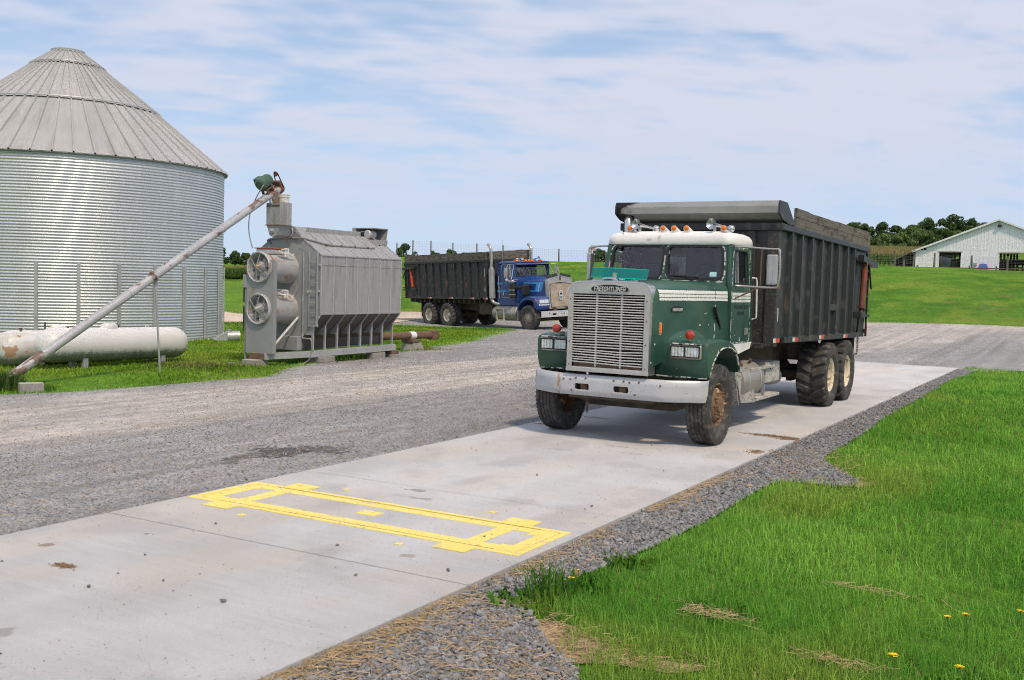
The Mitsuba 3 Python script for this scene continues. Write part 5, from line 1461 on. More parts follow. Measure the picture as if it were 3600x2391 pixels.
for s in (1, -1):
    sw = Polygon([(1.89, 1.27), (2.90, 1.27), (2.90, 2.66), (1.97, 2.66), (1.89, 2.2)])
    dr_ = Polygon([(1.875, 1.275), (1.86, 2.1), (2.0, 2.60), (2.08, 2.625), (2.69, 2.625), (2.73, 2.58), (2.73, 1.32), (2.68, 1.275)])
    wn = Polygon([(1.97, 2.11), (2.02, 2.53), (2.07, 2.575), (2.56, 2.575), (2.60, 2.54), (2.60, 2.11)])
    ec('side_wall', shear_x(prism(sw.difference(dr_.buffer(-.02)), s * .955, s * .985, 'x'), 2.1, .07), 'm_green', smooth=False)
    d = eg('door', shear_x(prism(dr_.difference(wn), s * .96, s * 1.0, 'x'), 2.1, .07), 'm_green', smooth=False)
    eg('window', shear_x(panel2d(wn, .3, lambda u, v: np.column_stack([np.full(len(u), s * .975), u, v])), 2.1, .07), 'm_glass', d, smooth=False)
    eg('window_trim', shear_x(prism(wn.buffer(.012).difference(wn.buffer(-.008)), s * .997, s * 1.006, 'x'), 2.1, .07), 'm_rubber', d, smooth=False)
    eg('vent_bar', shear_x(box(s * .965, s * .995, 2.17, 2.19, 2.11, 2.57), 2.1, .07), 'm_patina', d, smooth=False)
    eg('worn_edge', shear_x(prism(dr_.buffer(.004).difference(dr_.buffer(-.010)), s * .9995, s * 1.003, 'x'), 2.1, .07), 'm_chipped', d, smooth=False)
    eg('handle', add(box(s * 1.0, s * 1.012, 2.48, 2.60, 1.375, 1.48, .006), box(s * 1.012, s * 1.028, 2.53, 2.585, 1.385, 1.47, .006)), 'm_patina', d, smooth=False)
    eg('stripe', box(s * 1.001, s * 1.004, 1.885, 2.72, 1.85, 1.985), 'm_roofwhite', d, smooth=False)
    eg('stripe_line', add(box(s * 1.0045, s * 1.0065, 1.885, 2.72, 1.934, 1.942), box(s * 1.0045, s * 1.0065, 1.885, 2.72, 1.888, 1.896)), 'm_deadletter', d, smooth=False)
    eg('faded_lettering', add(*[box(s * 1.001, s * 1.003, a, b, z0_, z1_) for a, b, z0_, z1_ in ((1.98, 2.18, 1.755, 1.81), (2.22, 2.38, 1.755, 1.81), (2.42, 2.62, 1.755, 1.81), (2.12, 2.24, 1.665, 1.715), (2.27, 2.44, 1.665, 1.715))]), 'm_deadletter', d, smooth=False, label='faded dark lettering blocks under the stripe')
    eg('sill', hull([(s * x, y, z) for x in (.94, .995) for y, z in ((1.80, 1.26), (1.95, 1.13), (2.25, 1.11), (2.80, 1.17), (2.88, 1.265))]), 'm_roofwhite', smooth=False)
    eg('step_brace', bar((s * .9, 1.75, 1.2), (s * .97, 2.1, 1.12), .03), 'm_chassis', smooth=False)
    # corner posts of the cab
    ec('pillar', tube([(s * .945, 1.905, 1.28), (s * .945, 1.905, 2.1), (s * .905, 1.985, 2.64)], .038, 12), 'm_green')
    # grab bar
    eg('grab_bar', tube([(s * 1.0, 2.76, 2.20), (s * 1.06, 2.78, 2.20), (s * 1.065, 2.80, 2.15), (s * 1.065, 2.83, 1.62), (s * 1.0, 2.83, 1.60)], .013, 7), 'm_plasticwhite')
    eg('window_crank_lock', lathe([(0, .03), (.018, .028), (.02, 0)], 'x', (s * .965, 2.66, 2.42), 10), 'm_polish', d)
ec('back_wall', prism(Polygon([(-.98, 1.27), (.98, 1.27), (.93, 2.67), (-.93, 2.67)]).difference(Polygon(rrect(-.5, .5, 2.15, 2.5, .05))), 2.86, 2.90, 'y'), 'm_green', smooth=False)
ec('rear_glass', box(-.5, .5, 2.875, 2.88, 2.15, 2.5), 'm_glass', smooth=False)
ec('rear_lining', box(-.93, .93, 2.83, 2.855, 1.3, 2.14), 'm_interior', smooth=False)
rp = [(-.935, 0.), (-.90, .0)]
rings = []
for (zz, gx, y0, y1, rr) in ((2.640, .958, 1.945, 2.92, .15), (2.655, .972, 1.930, 2.93, .15), (2.70, .978, 1.925, 2.935, .15), (2.755, .965, 1.935, 2.925, .15), (2.80, .93, 1.975, 2.89, .15), (2.83, .86, 2.05, 2.84, .14), (2.848, .74, 2.17, 2.76, .12), (2.858, .5, 2.30, 2.62, .1)):
    rings.append([(x, y, zz) for x, y in rrect(-gx, gx, y0, y1, rr, 5)])
eg('roof', loft(rings), 'm_roofwhite', smooth=60, label='white rounded cab roof')
ec('headliner', box(-.9, .9, 2.02, 2.84, 2.655, 2.663), 'm_interior', smooth=False)
# cab interior
ec('dashboard', hull([(x, y, z) for x in (-.88, .88) for y, z in ((1.92, 2.14), (1.92, 1.6), (2.12, 1.6), (2.16, 2.08))]), 'm_interior', smooth=False)
for x in (-.48, .45):
    ec('seat', add(box(x - .25, x + .25, 2.36, 2.80, 1.62, 1.74, .04), box(x - .25, x + .25, 2.70, 2.82, 1.74, 2.40, .04)), 'm_curtain', smooth=False)
aa = np.linspace(0, 2 * math.pi, 33)
ec('steering_wheel', add(tube(np.column_stack([.45 + .23 * np.cos(aa), 2.24 + .16 * np.sin(aa), 2.10 + .16 * np.sin(aa)]), .014, 6), tube([(.45, 2.05, 1.9), (.45, 2.24, 2.10)], .02, 6), tube([(.25, 2.24, 2.1), (.65, 2.24, 2.1)], .012, 6)), 'm_black')
ec('curtain', panel2d(sbox(0.0, 2.05, .9, 2.65), .05, lambda u, v: np.column_stack([u, 2.72 + .05 * np.sin(u * 9 + v * 2.5), v])), 'm_curtain', smooth=40)
ec('sticker', shear_y(box(.66, .76, 1.87, 1.873, 2.20, 2.265), 2.1, .17), 'm_sticker', smooth=False)
ec('rear_view_post', tube([(-.72, 2.02, 2.62), (-.72, 2.05, 2.42)], .02, 6), 'm_black')
# wipers
for a, b, c in (((.56, 1.80, 2.145), (.30, 1.86, 2.20), (.13, 1.865, 2.205)), ((-.25, 1.80, 2.145), (-.5, 1.86, 2.19), (-.7, 1.865, 2.20))):
    a, b, c = map(np.array, (a, b, c))
    eg('wiper', add(tube([a, b], .009, 6), tube([b + (.21, -.0, -.012), c + (-.06, 0, .004)], .008, 6), lathe([(0, .03), (.022, .02), (.025, -.03)], 'z', a, 8)), 'm_black')
# roof lights and horns
for x in (-.64, -.12, .05, .24, .79):
    k = eg('roof_lamp', hull(np.vstack([np.array([(x + .045 * math.cos(u), 2.03, 2.885 + .043 * math.sin(u)) for u in np.linspace(0, 2 * math.pi, 13)]), [(x - .025, 2.30, 2.84), (x + .025, 2.30, 2.84), (x, 2.28, 2.86), (x - .045, 2.06, 2.83), (x + .045, 2.06, 2.83)]])), 'm_roofwhite' if abs(x) < .6 else 'm_polish', smooth=40)
    eg('lens', lathe([(0, -.014), (.025, -.011), (.038, 0)], 'y', (x, 2.028, 2.887), 16), 'm_amber', k)
for x, xe, mlab in ((-.53, -.36, 0), (.62, .80, 0)):
    a, b = np.array([x, 2.0, 2.945]), np.array([xe - .05, 2.48, 2.905])
    d_ = (b - a) / np.linalg.norm(b - a)
    L = np.linalg.norm(b - a)
    hn = eg('horn', xf(lathe([(.012, .05 * 0 + .06), (.035, .05), (.060, .016), (.078, .002), (.081, -.004), (.078, .0), (.062, .02), (.04, .06), (.024, .14), (.017, .3), (.015, L - .05), (.03, L - .04), (.05, L - .02), (.052, L + .02), (.03, L + .045), (0, L + .05)], 'z', n=24), mat4(rodrigues_to(d_), a)), 'm_polish', smooth=40)
    eg('throat', xf(lathe([(0, .061), (.013, .06)], 'z', n=12), mat4(rodrigues_to(d_), a)), 'm_hole_shade', hn)  # near-black disc painting the shade deep in the horn mouth
    eg('foot', add(box(a[0] - .01, a[0] + .02, 2.12, 2.16, 2.82, 2.93), box(b[0] - .02, b[0] + .02, 2.42, 2.45, 2.84, 2.9)), 'm_polish', hn, smooth=False)
eg('antenna', add(tube([(-.74, 1.96, 2.62), (-.70, 1.98, 2.98)], .004, 5), box(-.765, -.715, 1.90, 1.95, 2.575, 2.63, .01)), 'm_black')
# mirrors
for s in (1, -1):
    mx = (lambda v: v) if s > 0 else (lambda v: v if v < 1.2 else 1.2 + (v - 1.2) * .36)
    mr = eg('mirror', box(s * mx(1.40), s * mx(1.56), 2.09 if s > 0 else 2.02, 2.135 if s > 0 else 2.16, 2.105, 2.525, .02), 'm_zinc' if s > 0 else 'm_polish', smooth=False)
    eg('mirror_rib', add(*[box(s * mx(q), s * mx(q + .015), 2.082 if s > 0 else 2.012, 2.09 if s > 0 else 2.02, 2.115, 2.515) for q in (1.44, 1.50)]), 'm_zinc', mr, smooth=False)
    eg('mirror_glass', box(s * mx(1.41), s * mx(1.55), 2.136 if s > 0 else 2.161, 2.139 if s > 0 else 2.164, 2.12, 2.51), 'm_chrome', mr, smooth=False)
    eg('mirror_frame', tube(spl([(s * .96, 2.05, 2.625), (s * mx(1.25), 2.09, 2.615), (s * mx(1.50), 2.11, 2.60), (s * mx(1.575), 2.11, 2.56), (s * mx(1.59), 2.11, 2.3), (s * mx(1.575), 2.11, 2.11), (s * mx(1.50), 2.11, 2.068), (s * 1.2, 2.08, 2.075), (s * .98, 1.98, 2.085)], 60), .014, 8), 'm_patina', mr)
    eg('mirror_stay', add(*([tube([(s * 1.33, 2.10, 2.61), (s * 1.32, 2.10, 2.07)], .010, 6)] if s > 0 else []), tube([(s * 1.0, 1.99, 1.90), (s * mx(1.30), 2.09, 2.06)], .012, 6), tube([(s * mx(1.48), 2.11, 2.61), (s * mx(1.48), 2.11, 2.52)], .009, 6), tube([(s * mx(1.48), 2.11, 2.07), (s * mx(1.48), 2.11, 2.11)], .009, 6)), 'm_rusty', mr)
# exhaust behind the cab
ex = eg('exhaust', tube(spl([(-1.10, 3.02, 1.2), (-1.10, 3.02, 2.7), (-1.10, 3.02, 2.95), (-1.12, 3.06, 3.08), (-1.15, 3.2, 3.16)], 30), .062, 14), 'm_polish')
eg('heat_shield', tube([(-1.05, 3.02, 1.45), (-1.05, 3.02, 2.66)], .115, 18), 'm_zinc', ex)
# fuel tanks, steps, battery box
for s in (1, -1):
    ft = eg('fuel_tank', lathe([(0, 2.36), (.24, 2.37), (.265, 2.40), (.27, 2.44), (.27, 3.22), (.262, 3.26), (.24, 3.28), (0, 3.29)], 'y', (s * .83, 0, .70), 32), 'm_tankalu')
    eg('strap', add(lathe([(.274, 2.52), (.274, 2.58)], 'y', (s * .83, 0, .70), 32), lathe([(.274, 3.08), (.274, 3.14)], 'y', (s * .83, 0, .70), 32)), 'm_zinc', ft)
    eg('filler', add(tube([(s * .95, 2.48, .93), (s * .99, 2.48, .97)], .035, 12), tube(spl([(s * .93, 3.05, .95), (s * .97, 2.95, .99), (s * .99, 2.85, 1.0)], 8), .02, 6)), 'm_rusty', ft)
    eg('step', add(box(s * .86, s * 1.07, 2.70, 3.92, .835, .88, .006)), 'm_mudmetal', smooth=False)
    eg('step', add(box(s * .80, s * 1.09, 2.95, 4.15, .385, .43, .006)), 'm_mudmetal', smooth=False)
    eg('step_bracket', add(bar((s * 1.05, 3.3, .84), (s * 1.05, 3.38, .41), .05, .02), bar((s * .5, 3.34, .85), (s * 1.04, 3.34, .85), .03)), 'm_zinc', smooth=False)
    eg('splash_plate', hull([(s * x, y, z) for x, y, z in ((1.0, 2.10, .93), (1.07, 2.62, .90), (1.07, 2.95, .37), (1.02, 2.42, .40), (.98, 2.10, .93), (1.05, 2.62, .90), (1.05, 2.95, .37), (1.0, 2.42, .40))]), 'm_mudmetal', smooth=False)
    eg('splash_flap', hull([(s * x, y, z) for x, y, z in ((.62, 2.02, .97), (1.02, 2.05, .95), (1.0, 2.36, .36), (.62, 2.34, .36), (.62, 2.04, .97), (1.02, 2.07, .95), (1.0, 2.38, .36), (.62, 2.36, .36))]), 'm_mudmetal', smooth=False)
    bb = eg('battery_box', box(s * .60, s * 1.02, 3.60, 4.35, .60, .915, .01), 'm_dryer' if s < 0 else 'm_mudmetal', smooth=False)
    if s > 0:
        hs_ = [(0, .02), (.02, .06), (.10, .07), (.13, .10), (.16, .09), (.14, .06), (.15, .02), (.13, .0), (.125, .045), (.05, .045), (.06, .0), (.045, 0), (.03, .04), (.02, .0)]
        eg('horse_decal', prism([(3.80 + a, .80 + b * .9) for a, b in hs_], 1.0205, 1.0225, 'x'), 'm_black', bb, smooth=False)
eg('air_tank', add(lathe([(0, 4.75), (.10, 4.77), (.135, 4.83), (.14, 5.15), (.10, 5.25), (0, 5.27)], 'y', (.70, 0, .60), 20), tube([(.70, 4.7, .60), (.70, 4.76, .6)], .03, 8)), 'm_rusty' if False else 'm_tankalu')
# dump box, its rear lower than its front
MGB = MG @ mat4(None, (0, 3.17, 1.25)) @ rot((1, 0, 0), -.82) @ mat4(None, (0, -3.17, -1.25))
ribsG = [3.80, 4.38, 5.03, 5.68, 6.32, 6.90, 7.62, 8.22]
dump_box(G, MGB, 3.17, 9.56, 1.25, 3.03, ribsG, 1, [((1.27, 3.95, 3.03), (1.27, 9.56, 3.03), .29, .29), ((-1.27, 3.95, 3.03), (-1.27, 9.56, 3.03), .29, .29)], True, 'm_hydraulic', 3)
E(f'{G}__dump_box', 'side_step', box(1.23, 1.30, 6.36, 6.86, 1.75, 1.86, .01), 'm_boxpaint', M=MGB, smooth=False)
chn = []
for k in range(9):
    a = np.linspace(0, 2 * math.pi, 11)
    chn.append(tube(np.column_stack([1.15 + (.018 * np.cos(a) if k % 2 else 0 * a), 9.50 + (0 * a if k % 2 else .018 * np.cos(a)), 1.12 - k * .036 + .028 * np.sin(a)]), .006, 5))
eg('tail_chain', add(*chn), 'm_rusty')
eg('tail_hook', add(tube([(1.15, 9.50, .80), (1.05, 9.55, .77), (.9, 9.52, .78)], .014, 6)), 'm_rusty')
# ------------------------------------------------------------------ the blue truck, on the road behind
B = thing('dump_truck', 'blue conventional dump truck with black dump box, standing on the gravel road beyond the dryer', 'dump truck')
_h, _p, _r = math.radians(-22.5), math.radians(1.1), math.radians(3.0)
_f = np.array([math.cos(_h), math.sin(_h), 0])
_X, _Y = np.array([-_f[1], _f[0], 0]), -_f * math.cos(_p) - np.array([0, 0, math.sin(_p)])
_Z = np.cross(_X, _Y)
_X, _Z = math.cos(_r) * _X + math.sin(_r) * _Z, math.cos(_r) * _Z - math.sin(_r) * _X
MB = mat4(np.column_stack([_X, _Y, _Z]), np.array([-21.45, 38.52, -0.012]) + 1.22 * _X)
eb = lambda n, m, mat, parent=B, **k: E(parent, n, m, mat, M=MB, **k)
AXB = (.10, 6.15, 7.72)
chassis(B, MB, -.45, AXB)
for s in (1, -1):
    wheel(B, 'front_wheel', s * 1.07, AXB[0], .55, 'steer', MB, s, .545, .31, 'm_rimgrey')
    for y in AXB[1:]:
        wheel(B, 'rear_wheel', s * 1.075, y, .555, 'lug', MB, s, .565, .53, 'm_cream')
# bumper
bf = sbox(-1.18, .595, 1.18, .855).difference(shapely.union_all([Polygon(rrect(c - .10, c + .10, .67, .75, .02)) for c in (-.46, .46)]))
bmp = eb('bumper', prism(bf, -.80, -.785, 'y'), 'm_bumper', smooth=False, label='flat white steel bumper with rust spots')
eb('bumper_return', add(box(-1.18, 1.18, -.785, -.70, .845, .855), box(-1.18, 1.18, -.785, -.70, .595, .605)), 'm_bumper', bmp, smooth=False)
eb('bumper_bolt', add(*[xf(lathe([(0, -.02), (.03, -.015), (.032, 0)], 'y', n=8), mat4(None, (x, -.80, .76))) for x in (-.72, .72)]), 'm_rusty', bmp)
pk = eb('number_plate', box(-.155, .155, -.815, -.802, .66, .82, .005), 'm_whitepaint', smooth=False)
eb('plate_band', box(-.15, .15, -.817, -.8155, .79, .815), 'm_stripe_mid', pk, smooth=False)
eb('plate_characters', add(*[box(x, x + .022, -.817, -.8155, .69, .76) for x in (-.11, -.075, -.04, .02, .055, .09)]), 'm_navy', pk, smooth=False, kind='stuff')
for x in (-.35, .35):
    eb('bumper_bracket', box(x - .05, x + .05, -.78, -.4, .68, 1.0, .01), 'm_chassis', smooth=False)
# radiator shell with peaked top and canvas winter front
so = [(-.60, .93), (.60, .93), (.66, 2.08), (.64, 2.16), (.58, 2.20), (.0, 2.31), (-.58, 2.20), (-.64, 2.16), (-.66, 2.08)]
si = Polygon([(-.52, 1.0), (.52, 1.0), (.565, 1.98), (0, 2.05), (-.565, 1.98)])
sh = eb('radiator_shell', prism(Polygon(so).difference(si), -.66, -.60, 'y'), 'm_patina', smooth=False, label='chrome radiator shell with a peaked top')
rim2 = so[::-1]
eb('shell_side', loft([[(x, y, z) for x, z in rim2] for y in (-.65, -.45)], cap=False), 'm_patina', sh, smooth=30)
eb('shell_bead', tube(np.array([(x, -.655, z) for x, z in so[1:]]), .022, 8), 'm_chrome', sh)
eb('inner_bead', tube(np.array([(x, -.665, z) for x, z in list(si.exterior.coords)]), .014, 6), 'm_rubber', sh)
cv = eb('winter_front', panel2d(si, .06, lambda u, v: np.column_stack([u, -.652 + .022 * np.sin((u * 2 + v * 1.3) * 4) * np.sin(v * 9) + .012 * np.sin(u * 11 - v * 5), v])), 'm_canvas', smooth=60, label='beige canvas cover buttoned over the radiator')
emb = [(-.075, 1.34), (-.06, 1.31), (.06, 1.31), (.075, 1.34), (.075, 1.44), (.105, 1.50), (.105, 1.60), (.075, 1.66), (.065, 1.70), (-.065, 1.70), (-.075, 1.66), (-.105, 1.60), (-.105, 1.50), (-.075, 1.44)]
ek = eb('emblem', prism(emb, -.705, -.690, 'y'), 'm_whitepaint', cv, smooth=False)
eb('emblem_figure', add(prism(Polygon(rrect(-.075, .075, 1.50, 1.60, .03)).difference(sbox(-.03, 1.50, .03, 1.535)), -.709, -.7055, 'y'), *[box(x - .012, x + .012, -.709, -.7055, 1.345, 1.46) for x in (-.042, 0, .042)], *[prism([(x - .014, 1.61), (x + .014, 1.61), (x + .006, 1.675), (x - .006, 1.675)], -.709, -.7055, 'y') for x in (-.05, 0, .05)]), 'm_navy', cv, smooth=False)
eb('hood_ornament', box(-.03, .03, -.70, -.60, 2.14, 2.33, .012), 'm_rusty', sh, smooth=False)
for s in (1, -1):
    eb('stone_deflector', hull([(s * x, y, z) for x, y, z in ((.06, -.60, 2.33), (.66, -.58, 2.21), (.70, -.55, 2.34), (.10, -.56, 2.45), (.06, -.59, 2.33), (.66, -.57, 2.21), (.70, -.54, 2.34), (.10, -.55, 2.45))]), 'm_black', smooth=False)
eb('shell_top_bar', add(bar((-.66, -.63, 2.205), (0, -.63, 2.325), .03), bar((0, -.63, 2.325), (.66, -.63, 2.205), .03)), 'm_chrome', sh, smooth=False)
# hood and cowl
BY, BW, BT, BBt = [-.46, .3, 1.0, 1.25], [.62, .66, .70, .80], [2.16, 2.20, 2.25, 2.28], [1.30, 1.30, 1.30, 1.25]


def bhood_ring(y):
    w, zt, zb = np.interp(y, BY, BW), np.interp(y, BY, BT), np.interp(y, BY, BBt)
    half = [(w, zb), (w, zt - .20), (w - .006, zt - .13), (w - .03, zt - .07), (w - .08, zt - .03), (w * .5, zt + .04), (0, zt + .075)]
    return [(x, y, z) for x, z in half] + [(-x, y, z) for x, z in half[:-1][::-1]]


hb = eb('hood', loft([bhood_ring(y) for y in np.linspace(-.46, .98, 12)], closed=False, cap=False), 'm_blue', smooth=45)
eb('cowl', loft([bhood_ring(y) for y in np.linspace(.986, 1.25, 4)], closed=False, cap=False), 'm_blue', smooth=45)


def bh(y):
    return float(np.interp(y, BY, BW))


def bstrip(poly, off, s, step=.08):
    return panel2d(poly, step, lambda u, v: np.column_stack([s * (np.interp(u, BY, BW) + off), u, v]))


for s in (1, -1):
    zt, zb = 2.065, 1.665
    eb('stripe', bstrip(Polygon([(.98, zb), (.98, zb + .055), (.32, zb + .055), (.22, zb + .10), (.16, zt - .08), (.20, zt - .055), (.98, zt - .055), (.98, zt), (-.28, zt), (-.32, zt - .04), (-.17, zb + .05), (-.11, zb)]).difference(Polygon([(-.02, zb + .0), (-.16, zt - .0), (-.06, zt - .0), (.10, zb + .0)])), .003, s), 'm_stripe_mid', hb, smooth=False, label='mid blue stripe that turns round at the hood front')
    eb('stripe', bstrip(Polygon([(.0, zb), (-.14, zt), (-.06, zt), (.10, zb)]), .0035, s), 'm_stripe_light', hb, smooth=False, label='pale blue slanted bar')
    eb('hood_plate', bstrip(sbox(.42, 1.83, .70, 1.90), .004, s), 'm_black', hb, smooth=False)
    # fenders
    fo2 = [(-.53, .90), (-.60, 1.0), (-.60, 1.14), (-.52, 1.34), (-.38, 1.42), (-.10, 1.475), (.12, 1.475), (.35, 1.42), (.55, 1.32), (.72, 1.16), (.84, .98), (.86, .88), (.79, .88), (.74, .99), (.62, 1.13), (.45, 1.24), (.25, 1.30), (.08, 1.315), (-.12, 1.30), (-.28, 1.23), (-.40, 1.12), (-.46, 1.0), (-.48, .90)]
    fk = eb('fender', layers(fo2, [(s * .60, 0), (s * 1.16, 0), (s * 1.19, .008), (s * 1.205, .022)], 'x'), 'm_blue', smooth=32)
    nose = hull([(s * x, y, z) for x, y, z in ((.60, -.62, .98), (1.16, -.58, .98), (.60, -.68, 1.10), (1.16, -.62, 1.10), (.60, -.62, 1.44), (1.12, -.50, 1.40), (.6, -.1, 1.48), (1.14, -.15, 1.46), (.60, -.3, .98), (1.16, -.3, .98))])
    eb('fender_nose', nose, 'm_blue', fk, smooth=False)
    eb('worn_nose', hull([(s * x, y, z) for x, y, z in ((.62, -.686, 1.10), (1.15, -.626, 1.10), (.62, -.655, 1.165), (1.14, -.605, 1.165), (.62, -.62, 1.1), (1.15, -.58, 1.1))]), 'm_chipped_blue' if False else 'm_whitepaint', fk, smooth=False)
    hl = eb('headlamp', hull([(s * x, y, z) for x, y, z in ((.66, -.69, 1.18), (1.14, -.63, 1.18), (.66, -.665, 1.36), (1.13, -.61, 1.34), (.66, -.5, 1.18), (1.14, -.5, 1.18), (.66, -.5, 1.36), (1.13, -.5, 1.34))]), 'm_patina', smooth=False)
    for q in (0, 1):
        x0, x1 = .685 + q * .22, .885 + q * .22
        yy = lambda x, z: -.692 + (x - .66) * .125 + (z - 1.18) * .12
        eb('reflector', hull([(s * x, yy(x, z) - o, z) for x in (x0, x1) for z in (1.205, 1.325) for o in (0.0, .012)]), 'm_headlamp', hl, smooth=False)
    tl = eb('turn_signal', lathe([(0, -.05), (.05, -.045), (.07, -.02), (.07, .02), (.05, .045), (0, .05)], 'y', (s * .80, .62, 1.55), 18), 'm_amber')
    eb('marker_lamp', box(s * 1.19, s * 1.21, -.47, -.41, 1.25, 1.36, .01), 'm_amber', smooth=False)
# cab
cb_ = f'{B}__cab'
_ = key_of(cb_)
ecb = lambda n, m, mat, **k: E(cb_, n, m, mat, M=MB, **k)
fwb = Polygon([(-1.0, 1.2), (1.0, 1.2), (1.0, 2.92), (-1.0, 2.92)])
wb = [Polygon(rrect(-.88, -.012, 2.335, 2.84, .03)), Polygon(rrect(.012, .88, 2.335, 2.84, .03))]
ecb('front_wall', shear_x(shear_y(prism(fwb.difference(shapely.union_all(wb)), 1.20, 1.245, 'y'), 2.25, .22), 2.2, .06), 'm_blue', smooth=False)
for w in wb:
    ecb('windshield', shear_x(shear_y(panel2d(w, .3, lambda u, v: np.column_stack([u, np.full(len(u), 1.215), v])), 2.25, .22), 2.2, .06), 'm_glass', smooth=False)
ecb('window_seal', shear_x(shear_y(prism(shapely.union_all(wb).buffer(.02).difference(shapely.union_all(wb).buffer(-.008)), 1.19, 1.225, 'y'), 2.25, .22), 2.2, .06), 'm_rubber', smooth=False)
for s in (1, -1):
    sw = Polygon([(1.20, 1.17), (2.52, 1.17), (2.52, 2.94), (1.20, 2.94)])
    dr_ = Polygon([(1.22, 1.42), (1.22, 2.25), (1.34, 2.84), (2.14, 2.86), (2.20, 2.80), (2.20, 1.42)])
    wn = Polygon([(1.31, 2.27), (1.40, 2.79), (2.06, 2.80), (2.12, 2.74), (2.12, 2.27)])
    ecb('side_wall', shear_x(prism(sw.difference(dr_.buffer(-.02)), s * .955, s * .985, 'x'), 2.2, .06), 'm_blue', smooth=False)
    d = eb('door', shear_x(prism(dr_.difference(wn), s * .96, s * 1.0, 'x'), 2.2, .06), 'm_blue', smooth=False)
    eb('window', shear_x(panel2d(wn, .3, lambda u, v: np.column_stack([np.full(len(u), s * .975), u, v])), 2.2, .06), 'm_glass', d, smooth=False)
    eb('vent_bar', shear_x(box(s * .965, s * 1.002, 1.55, 1.575, 2.27, 2.79), 2.2, .06), 'm_patina', d, smooth=False)
    eb('door_trim', shear_x(prism(dr_.buffer(.004).difference(dr_.buffer(-.012)), s * .9995, s * 1.004, 'x'), 2.2, .06), 'm_patina', d, smooth=False)
    eb('stripe', box(s * 1.001, s * 1.004, 1.225, 2.50, 2.00, 2.06), 'm_stripe_mid', d, smooth=False)
    eb('stripe', box(s * 1.001, s * 1.004, 1.225, 2.50, 1.665, 1.725), 'm_stripe_mid', d, smooth=False)
    eb('lettering', add(*[box(s * 1.0045, s * 1.006, a, b, z - .02, z + .02) for a, b, z in ((1.35, 1.55, 2.03), (1.6, 1.85, 2.03), (1.9, 2.1, 2.03), (1.5, 1.66, 1.695), (1.7, 1.86, 1.695))]), 'm_navy', d, smooth=False)
    eb('handle', box(s * 1.0, s * 1.02, 2.0, 2.08, 1.5, 1.64, .01), 'm_patina', d, smooth=False)
    ecb('pillar', tube([(s * .955, 1.235, 1.2), (s * .955, 1.235, 2.25), (s * .925, 1.37, 2.90)], .05, 10), 'm_blue')
    eb('grab_bar', tube([(s * 1.0, 2.30, 2.36), (s * 1.06, 2.30, 2.36), (s * 1.06, 2.28, 1.37), (s * 1.0, 2.28, 1.36)], .018, 7), 'm_polish')
    eb('side_skirt', box(s * .93, s * .99, .98, 2.5, 1.06, 1.20, .02), 'm_blue', smooth=False)
    # mirror bracket and mirrors
    mr = eb('mirror', box(s * 1.37, s * 1.53, 1.22, 1.29, 2.28, 2.70, .02), 'm_polish', smooth=False)
    eb('mirror_lamp', box(s * 1.43, s * 1.47, 1.205, 1.222, 2.40, 2.55, .006), 'm_amber', mr, smooth=False)
    eb('mirror_frame', add(tube(spl([(s * .95, 1.35, 2.86), (s * 1.3, 1.22, 2.85), (s * 1.42, 1.18, 2.78), (s * 1.45, 1.18, 2.5), (s * 1.42, 1.18, 2.20), (s * 1.2, 1.10, 2.18), (s * .95, 1.0, 2.20)], 40), .014, 6), tube([(s * .97, 1.28, 2.85), (s * 1.25, 1.12, 2.21)], .016, 6), tube([(s * 1.28, 1.2, 2.85), (s * 1.25, 1.12, 2.2)], .012, 6)), 'm_polish', mr)
    cm = lathe([(0, -.05), (.07, -.035), (.10, .0), (.09, .02), (0, .03)], 'y', (s * 1.43, 1.2, 2.17), 18)
    eb('spot_mirror', cm, 'm_chrome', mr)
    # stacks
    X = 1.14
    st = eb('exhaust', add(tube([(s * X, 2.70, 1.38), (s * X, 2.70, 2.68)], .135, 20), tube([(s * X, 2.70, 2.66), (s * X, 2.70, 2.76)], [.1, .08], 14)), 'm_zinc', smooth=40)
    eb('pipe', tube(spl([(s * X, 2.70, 2.70), (s * X, 2.70, 3.4), (s * X, 2.72, 3.58), (s * X, 2.80, 3.70), (s * X, 2.92, 3.77)], 24), .068, 14), 'm_patina', st)
    eb('elbow', tube(spl([(s * X, 2.70, 1.42), (s * X, 2.68, 1.24), (s * (X - .08), 2.55, 1.14), (s * (X - .25), 2.4, 1.12)], 14), .075, 12), 'm_patina', st)
    eb('band', add(*[tube([(s * X, 2.70, z), (s * X, 2.70, z + .03)], .14, 20) for z in (1.6, 2.0, 2.45)]), 'm_patina', st)
    # air cleaner
    ac = eb('air_cleaner', lathe([(0, 1.40), (.15, 1.405), (.17, 1.43), (.17, 2.0), (.14, 2.02), (.10, 2.03)], 'z', (s * 1.12, 1.18, 0), 24), 'm_black')
    eb('cap', lathe([(.08, 2.02), (.09, 2.08), (.20, 2.09), (.205, 2.11), (.17, 2.15), (.08, 2.19), (0, 2.20)], 'z', (s * 1.12, 1.18, 0), 24), 'm_chrome', ac)
    eb('band', add(*[lathe([(.171, z), (.176, z + .005), (.176, z + .035), (.171, z + .04)], 'z', (s * 1.12, 1.18, 0), 24) for z in (1.53, 1.73)]), 'm_chrome', ac)
    eb('duct', add(tube([(s * 1.10, 1.05, 1.84), (s * 1.06, .62, 1.84)], .075, 12), box(s * .70, s * 1.10, .50, .66, 1.50, 1.98, .05)), 'm_rubber', ac)
    # tank
    ft = eb('fuel_tank', lathe([(0, 1.0), (.30, 1.01), (.33, 1.04), (.335, 1.08), (.335, 2.66), (.325, 2.70), (.30, 2.72), (0, 2.73)], 'y', (s * .85, 0, .72), 32), 'm_tankalu')
